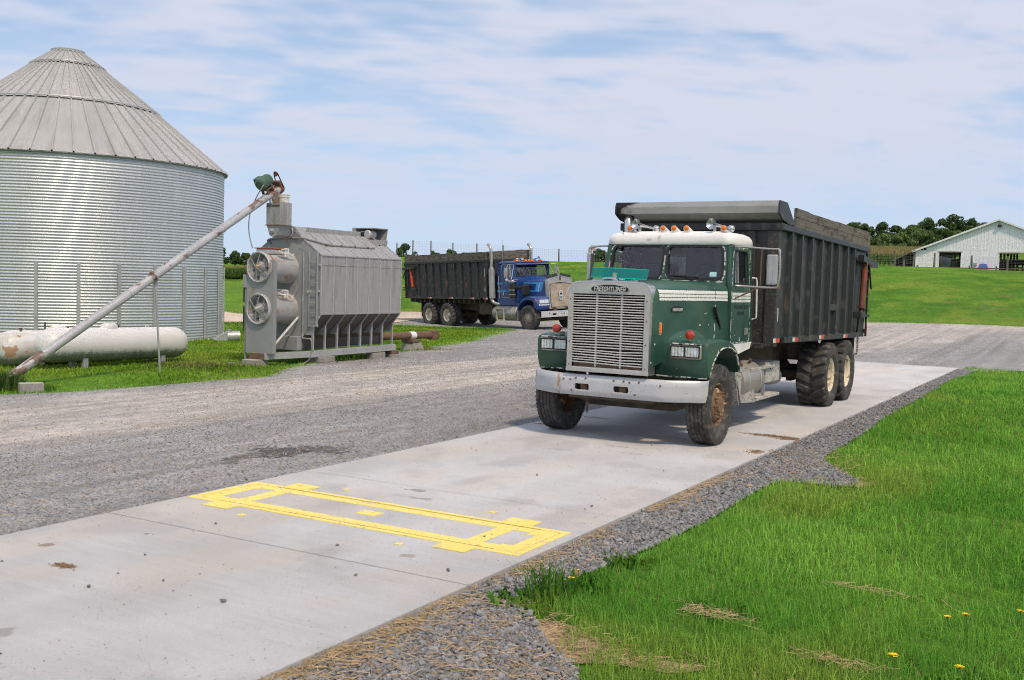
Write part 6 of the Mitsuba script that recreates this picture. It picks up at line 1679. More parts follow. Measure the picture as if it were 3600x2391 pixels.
    eb('strap', add(*[lathe([(.339, y), (.339, y + .06)], 'y', (s * .85, 0, .72), 32) for y in (1.25, 1.75, 2.45)]), 'm_zinc', ft)
    eb('step_frame', add(bar((s * 1.20, 1.80, .43), (s * 1.20, 1.80, .92), .04), bar((s * 1.20, 2.30, .43), (s * 1.20, 2.34, .92), .04), box(s * 1.1, s * 1.23, 1.78, 2.36, .90, .93), box(s * 1.14, s * 1.25, 1.78, 2.32, .41, .44)), 'm_cream', smooth=False)
    eb('mud_guard', hull([(s * x, y, z) for x in (.7, 1.15) for y, z in ((.82, .95), (.84, .95), (.92, .42), (.94, .42))]), 'm_mudmetal', smooth=False)
ecb('back_wall', prism(Polygon([(-.98, 1.2), (.98, 1.2), (.93, 2.95), (-.93, 2.95)]).difference(Polygon(rrect(-.5, .5, 2.3, 2.7, .05))), 2.48, 2.52, 'y'), 'm_blue', smooth=False)
ecb('rear_glass', box(-.5, .5, 2.495, 2.5, 2.3, 2.7), 'm_glass', smooth=False)
ecb('floor', box(-.94, .94, 1.2, 2.5, 1.17, 1.21), 'm_interior', smooth=False)
ecb('dashboard', hull([(x, y, z) for x in (-.88, .88) for y, z in ((1.25, 2.32), (1.25, 1.8), (1.5, 1.8), (1.52, 2.26))]), 'm_interior', smooth=False)
for x in (-.45, .45):
    ecb('seat', add(box(x - .25, x + .25, 1.85, 2.3, 1.72, 1.86, .04), box(x - .25, x + .25, 2.22, 2.34, 1.86, 2.55, .04)), 'm_interior', smooth=False)
aa = np.linspace(0, 2 * math.pi, 25)
ecb('steering_wheel', add(tube(np.column_stack([.45 + .23 * np.cos(aa), 1.66 + .16 * np.sin(aa), 2.30 + .14 * np.sin(aa)]), .014, 6), tube([(.45, 1.5, 2.1), (.45, 1.66, 2.3)], .02, 6)), 'm_black')
rings = []
for (zz, gx, y0, y1, rr) in ((2.86, .955, 1.33, 2.53, .12), (2.91, .965, 1.27, 2.54, .12), (2.95, .955, 1.22, 2.53, .12), (2.975, .92, 1.30, 2.50, .12), (3.0, .82, 1.45, 2.40, .12), (3.012, .5, 1.6, 2.2, .1)):
    rings.append([(x, y, zz) for x, y in rrect(-gx, gx, y0, y1, rr, 5)])
eb('roof', loft(rings), 'm_blue', smooth=60)
eb('sun_visor', hull([(x, y, z) for x in (-.93, .93) for y, z in ((1.05, 2.84), (1.05, 2.855), (1.30, 2.93), (1.30, 2.90))]), 'm_blue', smooth=False)
for x in (-.80, -.30, -.12, .06, .58):
    eb('roof_lamp', hull([(x + a, y, z) for a in (-.055, .055) for y, z in ((1.30, 2.965), (1.26, 3.0), (1.30, 3.06), (1.42, 3.06), (1.45, 2.98))]), 'm_amber', smooth=False)
for x in (-.52, .40):
    a = np.array([x, 1.25, 3.11])
    d_ = np.array([.12, .99, -.05])
    hn = eb('horn', xf(lathe([(.012, .06), (.05, .03), (.075, .003), (.078, -.003), (.07, .01), (.04, .05), (.022, .14), (.016, .4), (.05, .42), (.05, .48), (0, .5)], 'z', n=18), mat4(rodrigues_to(d_), a)), 'm_zinc')
    eb('horn_stand', box(x + .0, x + .06, 1.5, 1.6, 2.97, 3.1), 'm_zinc', hn, smooth=False)
eb('antenna', tube([(-.9, 2.2, 2.95), (-.88, 2.2, 3.95)], .008, 5), 'm_zinc')
for a, b, c in (((-.55, 1.13, 2.32), (-.68, 1.16, 2.50), (-.72, 1.16, 2.68)), ((.55, 1.13, 2.32), (.72, 1.16, 2.45), (.80, 1.16, 2.6))):
    eb('wiper', add(tube([a, b], .014, 6), tube([np.array(b) + (0, 0, -.1), c], .012, 6)), 'm_black')
# dump box
dump_box(B, MB, 3.0, 9.85, 1.33, 3.10, [3.65, 4.25, 4.90, 5.48, 6.16, 6.74, 7.35, 7.97, 8.6], -1,
         [((-1.27, 9.80, 3.10), (-1.27, 3.05, 3.10), .33, .34), ((1.27, 3.05, 3.10), (1.27, 9.80, 3.10), .38, .33), ((-1.28, 3.02, 3.12), (1.28, 3.02, 3.12), .33, .42)], False, 'm_hydred', 5)
eb('hoist', add(bar((-.2, 4.6, .6), (-.2, 6.3, 1.25), .16), bar((.2, 4.6, .6), (.2, 6.3, 1.25), .16)), 'm_chassis', smooth=False)
eb('side_tank', box(-.95, .95, 3.05, 4.0, .62, 1.28, .03), 'm_chassis', smooth=False)
# ------------------------------------------------------------------ fence, barn, trees and corn on the rise
bs('m_barnwhite', two(pr(proc(lambda p, n, uv: mix(C3(0.80, 0.81, 0.85), C3(0.84, 0.85, 0.89), fbm(p.x * 0.8, p.y * 0.8, p.z * 0.5, 4))), 0.5)))
bs('m_barnroof', two(pr((0.42, 0.43, 0.44), 0.5, metallic=0.2)))
bs('m_barndark', two(pr(proc(lambda p, n, uv: mix(C3(0.15, 0.12, 0.095), C3(0.30, 0.26, 0.21), fbm(p.x, p.y, p.z * 4, 3))), 0.9)))
bs('m_oldboard', two(pr(proc(lambda p, n, uv: mix(C3(0.11, 0.10, 0.09), C3(0.26, 0.245, 0.225), fbm(p.x * 1.2, p.y * 1.2, p.z * 9, 4))), 0.9, spec=0.15)))
bs('m_post', two(pr(proc(lambda p, n, uv: mix(C3(0.11, 0.095, 0.075), C3(0.25, 0.22, 0.18), fbm(p.x * 9, p.y * 9, p.z * 2.5, 4))), 0.9, spec=0.15)))
bs('m_wire', two(pr((0.30, 0.31, 0.32), 0.5, metallic=0.3)))
bs('m_bluepoly', two(pr((0.03, 0.17, 0.42), 0.4)))
bs('m_bark', two(pr((0.085, 0.07, 0.055), 0.9, spec=0.1)))

FP = [(-76.16, 102.87, 6.51), (-73.25, 102.15, 6.8), (-69.92, 101.19, 6.68), (-66.14, 100.13, 6.43), (-61.95, 98.66, 6.29), (-57.65, 97.19, 6.06), (-53.07, 95.21, 5.8), (-49.09, 93.95, 5.60), (-43.35, 90.1, 5.42),
      (-39.7, 90.7, 5.5), (-36.1, 91.2, 5.5), (-32.6, 91.7, 5.5), (-29.2, 92.1, 5.55), (-25.9, 92.6, 5.6), (-22.7, 93.0, 5.6), (-19.5, 93.3, 5.62), (-16.4, 93.57, 5.64), (-13.29, 94.06, 5.53), (-10.4, 94.43, 5.37), (-7.72, 94.68, 5.34), (-4.9, 94.9, 5.32), (-2.0, 95.1, 5.3), (1.0, 95.2, 5.3)]
fence = thing('wire_fence', 'wire mesh fence on round wooden posts along the top of the green rise', 'fence')
for i, (x, y, zt) in enumerate(FP):
    zb = float(ground_z(x, y)) - .2
    dx, dy_ = RNG.uniform(-.04, .04, 2)
    E(fence, 'post', tube([(x, y, zb), (x + dx, y + dy_, zt)], [.085, .075], 8), 'm_post')
for i in range(len(FP) - 1):
    a, b = np.array(FP[i]), np.array(FP[i + 1])
    L = np.hypot(*(b - a)[:2])
    n = max(2, int(round(L / .30)))
    zga, zgb = float(ground_z(a[0], a[1])), float(ground_z(b[0], b[1]))
    ta, tb = a[2] - .12, b[2] - .12
    W_ = []
    for f in np.linspace(0, 1, 8) ** .85:
        W_.append(bar((a[0], a[1] - .1, zga + .12 + f * (ta - zga - .12)), (b[0], b[1] - .1, zgb + .12 + f * (tb - zgb - .12)), .007))
    for k in range(1, n):
        q = k / n
        p = a * (1 - q) + b * q
        W_.append(bar((p[0], p[1] - .1, zga * (1 - q) + zgb * q + .12), (p[0], p[1] - .1, ta * (1 - q) + tb * q), .0065))
    E(fence, 'wire_mesh', add(*W_), 'm_wire', smooth=False, kind='stuff')
sg = thing('warning_sign', 'small white sign with red print nailed on top of a fence post', 'sign')
E(sg, 'board', box(-43.62, -43.08, 89.96, 89.985, 5.30, 5.82), 'm_whitepaint', smooth=False)
E(sg, 'print', add(*[box(-43.56 + .02 * (i % 2), -43.14 - .03 * (i % 3), 89.952, 89.9585, z, z + .05) for i, z in enumerate((5.68, 5.58, 5.48, 5.38))]), 'm_tapered', smooth=False, kind='stuff')

# barn
ba = thing('barn', 'white ribbed metal barn with a low gable, open doorways and a board lean-to', 'barn')
YW = 111.0
BXL, BXM, BXR = -17.45, -9.95, -2.45
zE, zR, zG = 6.42, 9.42, 4.25
top = lambda x: zE + (zR - zE) * (1 - abs(x - BXM) / (BXM - BXL))
doors = [(-15.28, -13.25, 6.33), (-9.80, -6.6, 6.27)]
xs_ = np.arange(BXL, BXR + .01, .9375)
for a, b in zip(xs_[:-1], xs_[1:]):
    m = [prism([(a + .004, 6.45), (b - .004, 6.45), (b - .004, top(b) - .02)] + ([(BXM, zR - .02)] if a < BXM < b else []) + [(a + .004, top(a) - .02)], YW, YW + .03, 'y')] if min(top(a), top(b)) > 6.47 else []
    for q in (.0, .3125, .625):
        x = a + q + .06
        if top(x) > 6.5:
            m.append(prism([(x - .05, YW - .001), (x - .03, YW - .016), (x + .03, YW - .016), (x + .05, YW - .001)], 6.45, top(x) - .05, 'z'))
    if m:
        E(ba, 'siding_panel', add(*m), 'm_barnwhite', smooth=False)
edges = [BXL] + [q for d in doors for q in d[:2]] + [BXR]
for a, b in ((BXL, -15.28), (-13.25, -9.80), (-6.6, BXR)):
    n = max(1, int(round((b - a) / .95)))
    for k in range(n):
        E(ba, 'lower_panel', box(a + (b - a) * k / n + .004, a + (b - a) * (k + 1) / n - .004, YW, YW + .03, zG, 6.44), 'm_barnwhite', smooth=False)
for a, b, h in doors:
    E(ba, 'door_header', box(a - .02, b + .02, YW - .02, YW + .05, h, 6.46), 'm_barnwhite', smooth=False)
    E(ba, 'door_jamb', box(a - .08, a, YW - .03, YW + .2, zG, h), 'm_barnwhite', smooth=False)
    E(ba, 'door_jamb', box(b, b + .08, YW - .03, YW + .2, zG, h), 'm_barnwhite', smooth=False)
    E(ba, 'door_track', box(a - .1, b + .1, YW - .06, YW - .022, h - .1, h - .01), 'm_barndark', smooth=False)
YB2 = YW + 26
for s, x1 in ((-1, BXL - .35), (1, BXR + .35)):
    z1 = top(BXL) - (zR - zE) / (BXM - BXL) * .35
    E(ba, 'roof', prism([(BXM, zR + .02), (x1, z1 + .02), (x1, z1 + .08), (BXM, zR + .08)], YW - .35, YB2 + .3, 'y'), 'm_barnroof', smooth=False)
    E(ba, 'rake_trim', bar((BXM, YW - .36, zR + .0), (x1, YW - .36, z1 - .02), .05, .16), 'm_barnwhite', smooth=False)
    E(ba, 'side_wall', box(BXL if s < 0 else BXR - .05, BXL + .05 if s < 0 else BXR, YW + .03, YB2, zG, zE), 'm_barnwhite', smooth=False)
E(ba, 'corner_trim', box(BXL - .03, BXL + .12, YW - .05, YW - .002, zG, zE), 'm_barnwhite', smooth=False)
bw = sbox(BXL, zG, BXR, zE).difference(shapely.union_all([sbox(-15.9, zG, -12.6, 5.6), sbox(-10.6, zG, -5.0, 5.75)]))
E(ba, 'rear_wall', prism(bw, YB2 - .06, YB2, 'y'), 'm_barndark', smooth=False)
E(ba, 'floor', box(BXL, BXR, YW, YB2, zG - .1, zG + .12), 'm_barndark', smooth=False)
for k in range(6):
    for x in (-14.2, -9.95, -5.7):
        E(ba, 'interior_post', box(x - .1, x + .1, YW + 3 + k * 4, YW + 3.2 + k * 4, zG, zE + 1.2), 'm_barndark', smooth=False)
E(ba, 'gate_boards', add(*[box(-12.9, -7.2, YW + 13, YW + 13.08, z, z + .16) for z in (4.7, 5.05, 5.4)], *[box(x, x + .12, YW + 13.1, YW + 13.2, zG, 5.75) for x in np.arange(-9.6, -6.5, .45)]), 'm_oldboard', smooth=False)
E(ba, 'gable_lamp', add(box(-10.05, -9.73, YW - .35, YW - .05, 8.72, 8.95, .03)), 'm_black', smooth=False)
E(ba, 'meter_box', add(box(-12.05, -11.75, YW - .16, YW, 4.95, 5.25, .02), box(-12.2, -11.95, YW - .12, YW, 4.72, 4.95, .02), box(-12.25, -12.12, YW - .1, YW, 5.2, 5.4)), 'm_zinc', smooth=False)
# lean-to of boards
LX = -19.75
E(ba, 'lean_to_roof', prism([(BXL, zE - .02), (LX, 5.26), (LX, 5.34), (BXL, zE + .06)], YW - .4, YW + 14, 'y'), 'm_oldboard', smooth=False)
E(ba, 'lean_to_back', box(LX + .2, BXL, YW + 13.9, YW + 14, zG, 5.4), 'm_barndark', smooth=False)
E(ba, 'lean_to_side', box(LX + .15, LX + .22, YW, YW + 14, zG, 5.25), 'm_barndark', smooth=False)
for x in (LX + .25, -18.55, -17.62):
    E(ba, 'lean_to_post', box(x - .08, x + .08, YW - .08, YW + .08, zG, 5.3 + (x - LX) * .45), 'm_oldboard', smooth=False)
for a, b in (((LX + .3, 4.75), (-17.6, 5.35)), ((LX + .3, 4.45), (-17.6, 4.78)), ((LX + .3, 5.05), (-17.6, 5.75))):
    E(ba, 'lean_to_board', bar((a[0], YW + .6, a[1]), (b[0], YW + .6, b[1]), .05, .17), 'm_oldboard', smooth=False)
pen = thing('pipe_rail', 'low dark pipe rail fence in front of the white barn', 'fence')
for x in np.arange(-16.8, -2.5, 2.35):
    E(pen, 'post', box(x - .06, x + .06, YW - 3.06, YW - 2.94, 4.0, 4.85), 'm_rusty', smooth=False)
E(pen, 'rail', tube([(-16.9, YW - 3.1, 4.62), (-2.3, YW - 3.1, 4.62)], .06, 6), 'm_rusty')
E(pen, 'rail', tube([(-16.9, YW - 3.1, 4.35), (-2.3, YW - 3.1, 4.35)], .05, 6), 'm_rusty')
fd = thing('blue_feeder', 'bright blue plastic feeder hood standing against the white barn wall', 'feeder')
E(fd, 'hood', hull([(x, y, z) for y0, w, z in ((.0, .44, 4.2), (.0, .42, 4.75), (.05, .32, 5.05), (.08, .2, 5.13)) for x in (-11.1 - w, -11.1 + w) for y in (YW - 1.3 + y0, YW - .5 - y0)]), 'm_bluepoly', smooth=False)
E(fd, 'base', box(-11.6, -10.6, YW - 1.35, YW - .45, 4.1, 4.32, .02), 'm_bluepoly', smooth=False)


# leaves: small two-triangle faces spread through lobes of a crown
def leaves(cent, rad, n, size, rng, flat=0.8):
    """cent (k, 3), rad (k, 3): n leaf faces on and within the lobes."""
    cent, rad = np.asarray(cent, float), np.asarray(rad, float)
    w = rad.prod(1) ** .66
    k = rng.choice(len(cent), n, p=w / w.sum())
    d = rng.normal(size=(n, 3))
    d /= np.linalg.norm(d, axis=1, keepdims=True)
    r = rng.uniform(.55, 1.05, n) ** .5
    c = cent[k] + d * rad[k] * r[:, None]
    nn = d * .7 + rng.normal(size=(n, 3)) * .55 + [0, 0, .3]
    nn /= np.linalg.norm(nn, axis=1, keepdims=True)
    u = np.cross(nn, rng.normal(size=(n, 3)))
    u /= np.linalg.norm(u, axis=1, keepdims=True) + 1e-9
    v = np.cross(nn, u)
    s = size * rng.uniform(.6, 1.35, n)[:, None]
    P = np.stack([c - u * s, c - v * s * .55 + nn * s * .15, c + u * s, c + v * s * .55 + nn * s * .15], 1)
    return P.reshape(-1, 3), (np.arange(n)[:, None] * 4 + np.array([[0, 1, 2, 3]])), k


def tree(name, x, y, h, w, label, group, tone, seed, n=2200, size=.32, trunk=.35, z=None, lobes=28):
    rng = np.random.default_rng(seed)
    z0 = float(ground_z(x, y)) if z is None else z
    t = thing(name, label, 'tree', group)
    cs, rs = [], []
    for k in range(lobes):
        a, q = rng.uniform(0, 2 * math.pi), rng.uniform(0, 1)
        hh = trunk * .6 + (1 - trunk * .6) * (.12 + .80 * q)
        env = w * (math.sin(math.pi * min(1, (.18 + .80 * q))) ** .6)
        rr = env * rng.uniform(.25, .72)
        cs.append((x + rr * math.cos(a), y + rr * math.sin(a), z0 + h * hh))
        s = rng.uniform(.16, .32) * w
        rs.append((s, s, s * rng.uniform(.6, .95)))
    P, F, k = leaves(cs, rs, n, size, rng)
    lob = rng.uniform(.72, 1.25, lobes)
    col = np.asarray(tone)[None] * (lob[k] * rng.uniform(.75, 1.3, len(k)))[:, None]
    col[:, 0] *= rng.uniform(.85, 1.25, len(k))
    E(t, 'crown', TM(P, F), 'm_leafcol', color=np.repeat(col, 4, 0), kind=None)
    limbs = [tube([(x, y, z0 - .3), (x + .1, y, z0 + h * .3), (x, y + .1, z0 + h * .75)], [w * .07, w * .055, w * .02], 7)]
    for q in range(5):
        c = cs[q]
        limbs.append(tube([(x, y, z0 + h * (.25 + .06 * q)), ((x + c[0]) / 2, (y + c[1]) / 2, (z0 + h * .4 + c[2]) / 2), c], [w * .035, w * .025, w * .01], 5))
    E(t, 'trunk', add(*limbs), 'm_bark')
    return t


DK, MD, LT = (0.090, 0.155, 0.055), (0.130, 0.210, 0.070), (0.175, 0.265, 0.10)
GR = 'trees beyond the barn and the corn field'
RT = [(-55.5, 262, 8.0, 3.6, DK), (-52.2, 258, 7.6, 3.2, DK), (-49.0, 262, 7.8, 3.4, DK), (-46.2, 262, 7.2, 3.0, DK), (-43.6, 263, 6.6, 2.8, MD), (-41.8, 260, 7.4, 3.1, MD), (-39.2, 264, 9.0, 3.6, DK), (-36.2, 263, 9.0, 3.3, DK), (-33.0, 264, 9.8, 3.6, DK),
      (-29.8, 265, 9.0, 3.4, DK), (-26.5, 265, 8.0, 3.4, DK), (-50.5, 252, 4.8, 2.8, MD), (-46.5, 251, 5.0, 3.0, LT), (-42.5, 250, 5.2, 3.2, LT), (-38.5, 251, 6.0, 3.6, LT), (-34.6, 252, 6.6, 3.2, MD), (-31.4, 252, 5.8, 3.2, MD), (-58.8, 260, 7, 3.4, DK), (-62, 258, 7, 3.4, MD)]
ORD = ['leftmost', 'second', 'third', 'fourth', 'fifth', 'sixth', 'seventh', 'eighth', 'ninth', 'tenth', 'eleventh']
cnt = {DK: 0, MD: 0, LT: 0}
for i, (x, y, h, w, c) in enumerate(sorted(RT)):
    kind = {DK: 'tall dark tree', MD: 'mid green tree', LT: 'pale green bushy tree'}[c]
    k = cnt[c]
    cnt[c] += 1
    lab = f'{ORD[k]} {kind} of the grove behind the white barn' if k == 0 else f'{ORD[k]} {kind} from the left in the grove behind the white barn'
    tree('broadleaf_tree', x, y, h, w, lab, 'trees of the grove behind the barn', c, 100 + i, 2600, .27)
FT = [(-306, 290, 6.6, 4.2), (-301.5, 293, 7.6, 4.4), (-298, 297, 6.6, 3.8), (-294.5, 299, 6.4, 3.6), (-291.5, 301, 6.4, 3.8), (-288, 304, 5.6, 3.6), (-284, 307, 5.8, 4.0), (-310, 287, 6.5, 4.0)]
for i, (x, y, h, w) in enumerate(sorted(FT)):
    lab = ('leftmost dark tree' if i == 0 else f'{ORD[i]} dark tree from the left') + ' in the far row between grain bin and dryer'
    tree('far_tree', x, y, h, w, lab, 'far trees between grain bin and dryer', DK, 140 + i, 1500, .42)
for i, (x, y, h, w, lab) in enumerate([(-141, 194.2, 6.4, 3.3, 'round dark green tree behind the fence at the far end of the dryer'), (-135.7, 198, 5.4, 1.9, 'low dark green bush behind the fence above the black dump box'), (-132.4, 199.5, 5.4, 2.4, 'wide low bush behind the fence above the middle of the dump box'), (-129.5, 201.5, 5.0, 2.0, 'small bush behind the fence over the front half of the dump box'),
                                       (-94.0, 199, 5.0, 2.9, 'dark green bush on the rise just left of the green cab'), (-90.4, 200.5, 4.8, 2.8, 'dark green bush on the rise partly hidden by the green cab'), (-108.5, 203, 3.3, .9, 'tiny bush on the skyline right of the blue cab'), (-111.5, 202, 3.2, .7, 'tiny bush on the skyline nearest the blue cab')]):
    tree('skyline_bush', x, y, h, w, lab, None, (0.075, 0.135, 0.045), 170 + i, 1500 if w > 1 else 500, .26, trunk=.2, lobes=14)


# corn: stalks with bent leaves and tassels
def corn(name, spots, label, rng, hgt, step_seed, tassel):
    n = len(spots)
    z = ground_z(spots[:, 0], spots[:, 1])
    P, C, = [], []
    for k in range(5):
        a = rng.uniform(0, 2 * math.pi, n)
        h0, h1 = rng.uniform(.15, .75, n) * hgt, rng.uniform(.45, 1.02, n) * hgt
        L = rng.uniform(.25, .6, n)
        c, s = np.cos(a), np.sin(a)
        w = .07
        b = np.column_stack([spots, z + h0])
        m_ = np.column_stack([spots[:, 0] + c * L * .5, spots[:, 1] + s * L * .5, z + h1])
        e = np.column_stack([spots[:, 0] + c * L, spots[:, 1] + s * L, z + h1 - .2])
        pw = np.column_stack([-s * w, c * w, 0 * s])
        P.append(np.stack([b - pw * .6, b + pw * .6, m_ + pw, m_ - pw], 1))
        P.append(np.stack([m_ - pw, m_ + pw, e, e], 1))
        g = np.array([0.105, 0.175, 0.045]) * rng.uniform(.7, 1.35, n)[:, None]
        C += [np.repeat(g, 4, 0)] * 2
    for k in range(tassel):
        a = rng.uniform(0, 2 * math.pi, n)
        lean = rng.uniform(.05, .22, n)
        b = np.column_stack([spots, z + hgt * .92])
        e = np.column_stack([spots[:, 0] + np.cos(a) * lean, spots[:, 1] + np.sin(a) * lean, z + hgt * rng.uniform(1.05, 1.22, n)])
        pw = np.column_stack([np.full(n, .045), 0 * a, 0 * a])
        P.append(np.stack([b - pw, b + pw, e + pw * .5, e - pw * .5], 1))
        C.append(np.repeat(np.array([0.36, 0.29, 0.125]) * rng.uniform(.7, 1.25, n)[:, None], 4, 0))
    V = np.concatenate([p.reshape(-1, 3) for p in P])
    F = np.arange(len(V)).reshape(-1, 4)
    E(None, name, TM(V, F), 'm_leafcol', color=np.concatenate(C), kind='stuff', label=label)


rows = []
for d in np.concatenate([np.arange(140, 200, 2.2), np.arange(200, 262, 3.0)]):
    for a in np.arange(-17.0, -7.2, math.degrees(.55 / d)):
        rows.append((d * math.sin(math.radians(a)), d * math.cos(math.radians(a))))
rows = np.array(rows) + RNG.normal(0, .12, (len(rows), 2))
keep = ~((rows[:, 0] > -21.5) & (rows[:, 1] < 150))
corn('corn_field', rows[keep], 'tasselled corn field on the slope left of the white barn', np.random.default_rng(31), 2.0, 0, 5)
rows = []
for d in np.arange(186, 200, 1.1):
    for a in np.arange(-50.0, -41.5, math.degrees(.35 / d)):
        rows.append((d * math.sin(math.radians(a)), d * math.cos(math.radians(a))))
corn('corn_field', np.array(rows) + RNG.normal(0, .1, (len(rows), 2)), 'dark green corn rows seen between grain bin and dryer', np.random.default_rng(32), 2.25, 0, 1)
fs = Polygon(arc(202, -54, -40, 12) + arc(330, -40, -54, 12))
E(None, 'stubble_field', draped(fs, 6.0, 1.2), 'm_field', smooth=True, kind='structure', label='flat tan field beyond the corn left of the dryer')
# ------------------------------------------------------------------ grass, stones, straw and flowers close by
def blades(x, y, h, w, lean, rng, cols, z=None):
    n = len(x)
    a = rng.uniform(0, 2 * math.pi, n)
    b = a + rng.normal(0, .5, n)
    z = ground_z(x, y) if z is None else z
    c, s = np.cos(a), np.sin(a)
    ux, uy = -np.sin(b) * w / 2, np.cos(b) * w / 2
    L1, L2 = lean * h * .30, lean * h
    z1, z2 = h * .58, h * np.sqrt(np.maximum(.15, 1 - .62 * lean ** 2))
    P = np.stack([np.column_stack([x - ux, y - uy, z - .004]), np.column_stack([x + ux, y + uy, z - .004]), np.column_stack([x + c * L1 + ux * .8, y + s * L1 + uy * .8, z + z1]), np.column_stack([x + c * L1 - ux * .8, y + s * L1 - uy * .8, z + z1]),
                  np.column_stack([x + c * L2, y + s * L2, z + z2])], 1)
    base = np.arange(n)[:, None] * 5
    F = np.concatenate([base + [0, 1, 2], base + [0, 2, 3], base + [3, 2, 4]])
    return P.reshape(-1, 3), F, np.repeat(cols, 5, 0)


def grass_cols(x, y, rng, a=(0.130, 0.345, 0.045), b=(0.265, 0.50, 0.080), dry=.04):
    n = len(x)
    f = meshkit.fbm(np.column_stack([x * .5, y * .5, 0 * x]), 3, seed=6)
    f2 = meshkit.fbm(np.column_stack([x * .8 + 30, y * .4, 0 * x]), 3, seed=12)
    t = np.clip((f - .3) / .4 + rng.normal(0, .22, n), 0, 1)[:, None]
    c = np.array(a) * (1 - t) + np.array(b) * t
    ye = np.clip((f2 - .52) / .18, 0, 1)[:, None] * .5
    c = c * (1 - ye) + np.array([0.37, 0.44, 0.085]) * ye
    dr_ = (rng.random(n) < dry)[:, None]
    c = np.where(dr_, np.array([0.34, 0.29, 0.13]) * rng.uniform(.6, 1.1, (n, 1)), c)
    return c * rng.uniform(.65, 1.5, (n, 1))


g0 = np.random.default_rng(77)
# near lawn on the right: thinner with distance, each blade wider
lawn_poly = Polygon([(1.4, 3.0), (1.4, 32.0), (-2.0, 31.9), (-3.25, 30.6), (-3.35, 28), (-3.45, 3.0)])
not_lawn = shapely.union_all([strip])
cand = []
for (ya, yb, dens) in ((3.6, 6.0, 5200), (6.0, 8.5, 3900), (8.5, 12, 2400), (12, 18, 1300), (18, 24, 800), (24, 32, 600)):
    x1 = lambda y: np.minimum(1.2, -.02 * y + .35)
    A = (yb - ya) * 6.3
    n = int(A * dens)
    cand.append(np.column_stack([g0.uniform(-3.5, 2.8, n), g0.uniform(ya, yb, n)]))
cand = np.vstack(cand)
over = cand[:, 0] - (-.055 * cand[:, 1] + .35)
cand = cand[(over < 0) | ((over < 2.0) & (g0.random(len(cand)) < .4))]
dist_strip = shapely.distance(strip, shapely.points(cand))
in_soil = shapely.contains_xy(soil, cand[:, 0], cand[:, 1])
thin = meshkit.fbm(np.column_stack([cand * 1.7, 0 * cand[:, 0]]), 3, seed=19)
bare = meshkit.fbm(np.column_stack([cand * np.array([2.4, 3.4]), 0 * cand[:, 0]]), 3, seed=23)
for bx, by, rx, ry in ((-2.1, 6.27, .26, .16), (-1.2, 5.85, .3, .09), (-1.15, 5.35, .3, .12), (-1.4, 7.4, .34, .10), (-1.75, 9.3, .3, .3), (-.6, 8.6, .3, .12)):
    bare = np.maximum(bare, .95 - .35 * np.sqrt(((cand[:, 0] - bx) / rx) ** 2 + ((cand[:, 1] - by) / ry) ** 2) + .5 * (bare - .5))
pk = np.clip(.35 + 1.6 * (thin - .22), .25, 1) * np.where(bare > .66, .22, 1.0)
fine_ = meshkit.fbm(np.column_stack([cand * 4.2, 0 * cand[:, 0]]), 2, seed=29)
pk = np.where(in_soil, np.clip((fine_ - .44) * 3.2, .03, .75), pk)
pk = np.where(dist_strip < .02, .035, np.where(dist_strip < .10, pk * .6, pk))
cand = cand[g0.random(len(cand)) < pk]
d = np.hypot(cand[:, 0], cand[:, 1])
hh = np.clip(g0.gamma(9, .0092, len(cand)), .03, .17) * (0.70 + .6 * meshkit.fbm(np.column_stack([cand * 1.1, 0 * d]), 2, seed=3))
hh *= np.clip(.45 + shapely.distance(strip, shapely.points(cand)) / .25, .45, 1)
ww = np.clip(.0038 * np.maximum(1, d / 6.5), .0036, .016) * g0.uniform(.7, 1.4, len(cand))
P, F, C = blades(cand[:, 0], cand[:, 1], hh, ww, np.clip(g0.gamma(2.4, .24, len(cand)), .05, 1.15), g0, grass_cols(cand[:, 0], cand[:, 1], g0))
E(None, 'grass', TM(P, F), 'm_leafcol', color=C, kind='stuff', label='bright green lawn grass blades beside the stone strip')
# mown lawn round the tanks, auger and bin
n = 120000
q = np.column_stack([g0.uniform(-27.5, -14.7, n), g0.uniform(8.5, 36, n)])
q = q[~shapely.contains_xy(yard, q[:, 0], q[:, 1])]
q = q[np.hypot(q[:, 0] - BC[0], q[:, 1] - BC[1]) > BR + .15]
q = q[~((q[:, 0] > -17.5) & (q[:, 0] < -15.8) & (q[:, 1] > 17.2) & (q[:, 1] < 21.5) & (g0.random(len(q)) < .8))]
nd = np.hypot(q[:, 0], q[:, 1])
f = meshkit.fbm(np.column_stack([q * .9, 0 * nd]), 3, seed=41)
kp = g0.random(len(nd)) < np.clip(.2 + 1.8 * (f - .2), .15, 1)
q, nd, f = q[kp], nd[kp], f[kp]
hb_ = g0.uniform(.03, .075, len(q)) * (.7 + .7 * f)
P, F, C = blades(q[:, 0], q[:, 1], hb_, .0009 * nd * g0.uniform(.6, 1.3, len(q)), np.clip(g0.gamma(2.4, .3, len(q)), .1, 1.2), g0, grass_cols(q[:, 0], q[:, 1], g0, (0.125, 0.27, 0.02), (0.24, 0.38, 0.034), .06))
E(None, 'grass', TM(P, F), 'm_leafcol', color=C, kind='stuff', label='short mown grass round the propane tanks and grain bin')
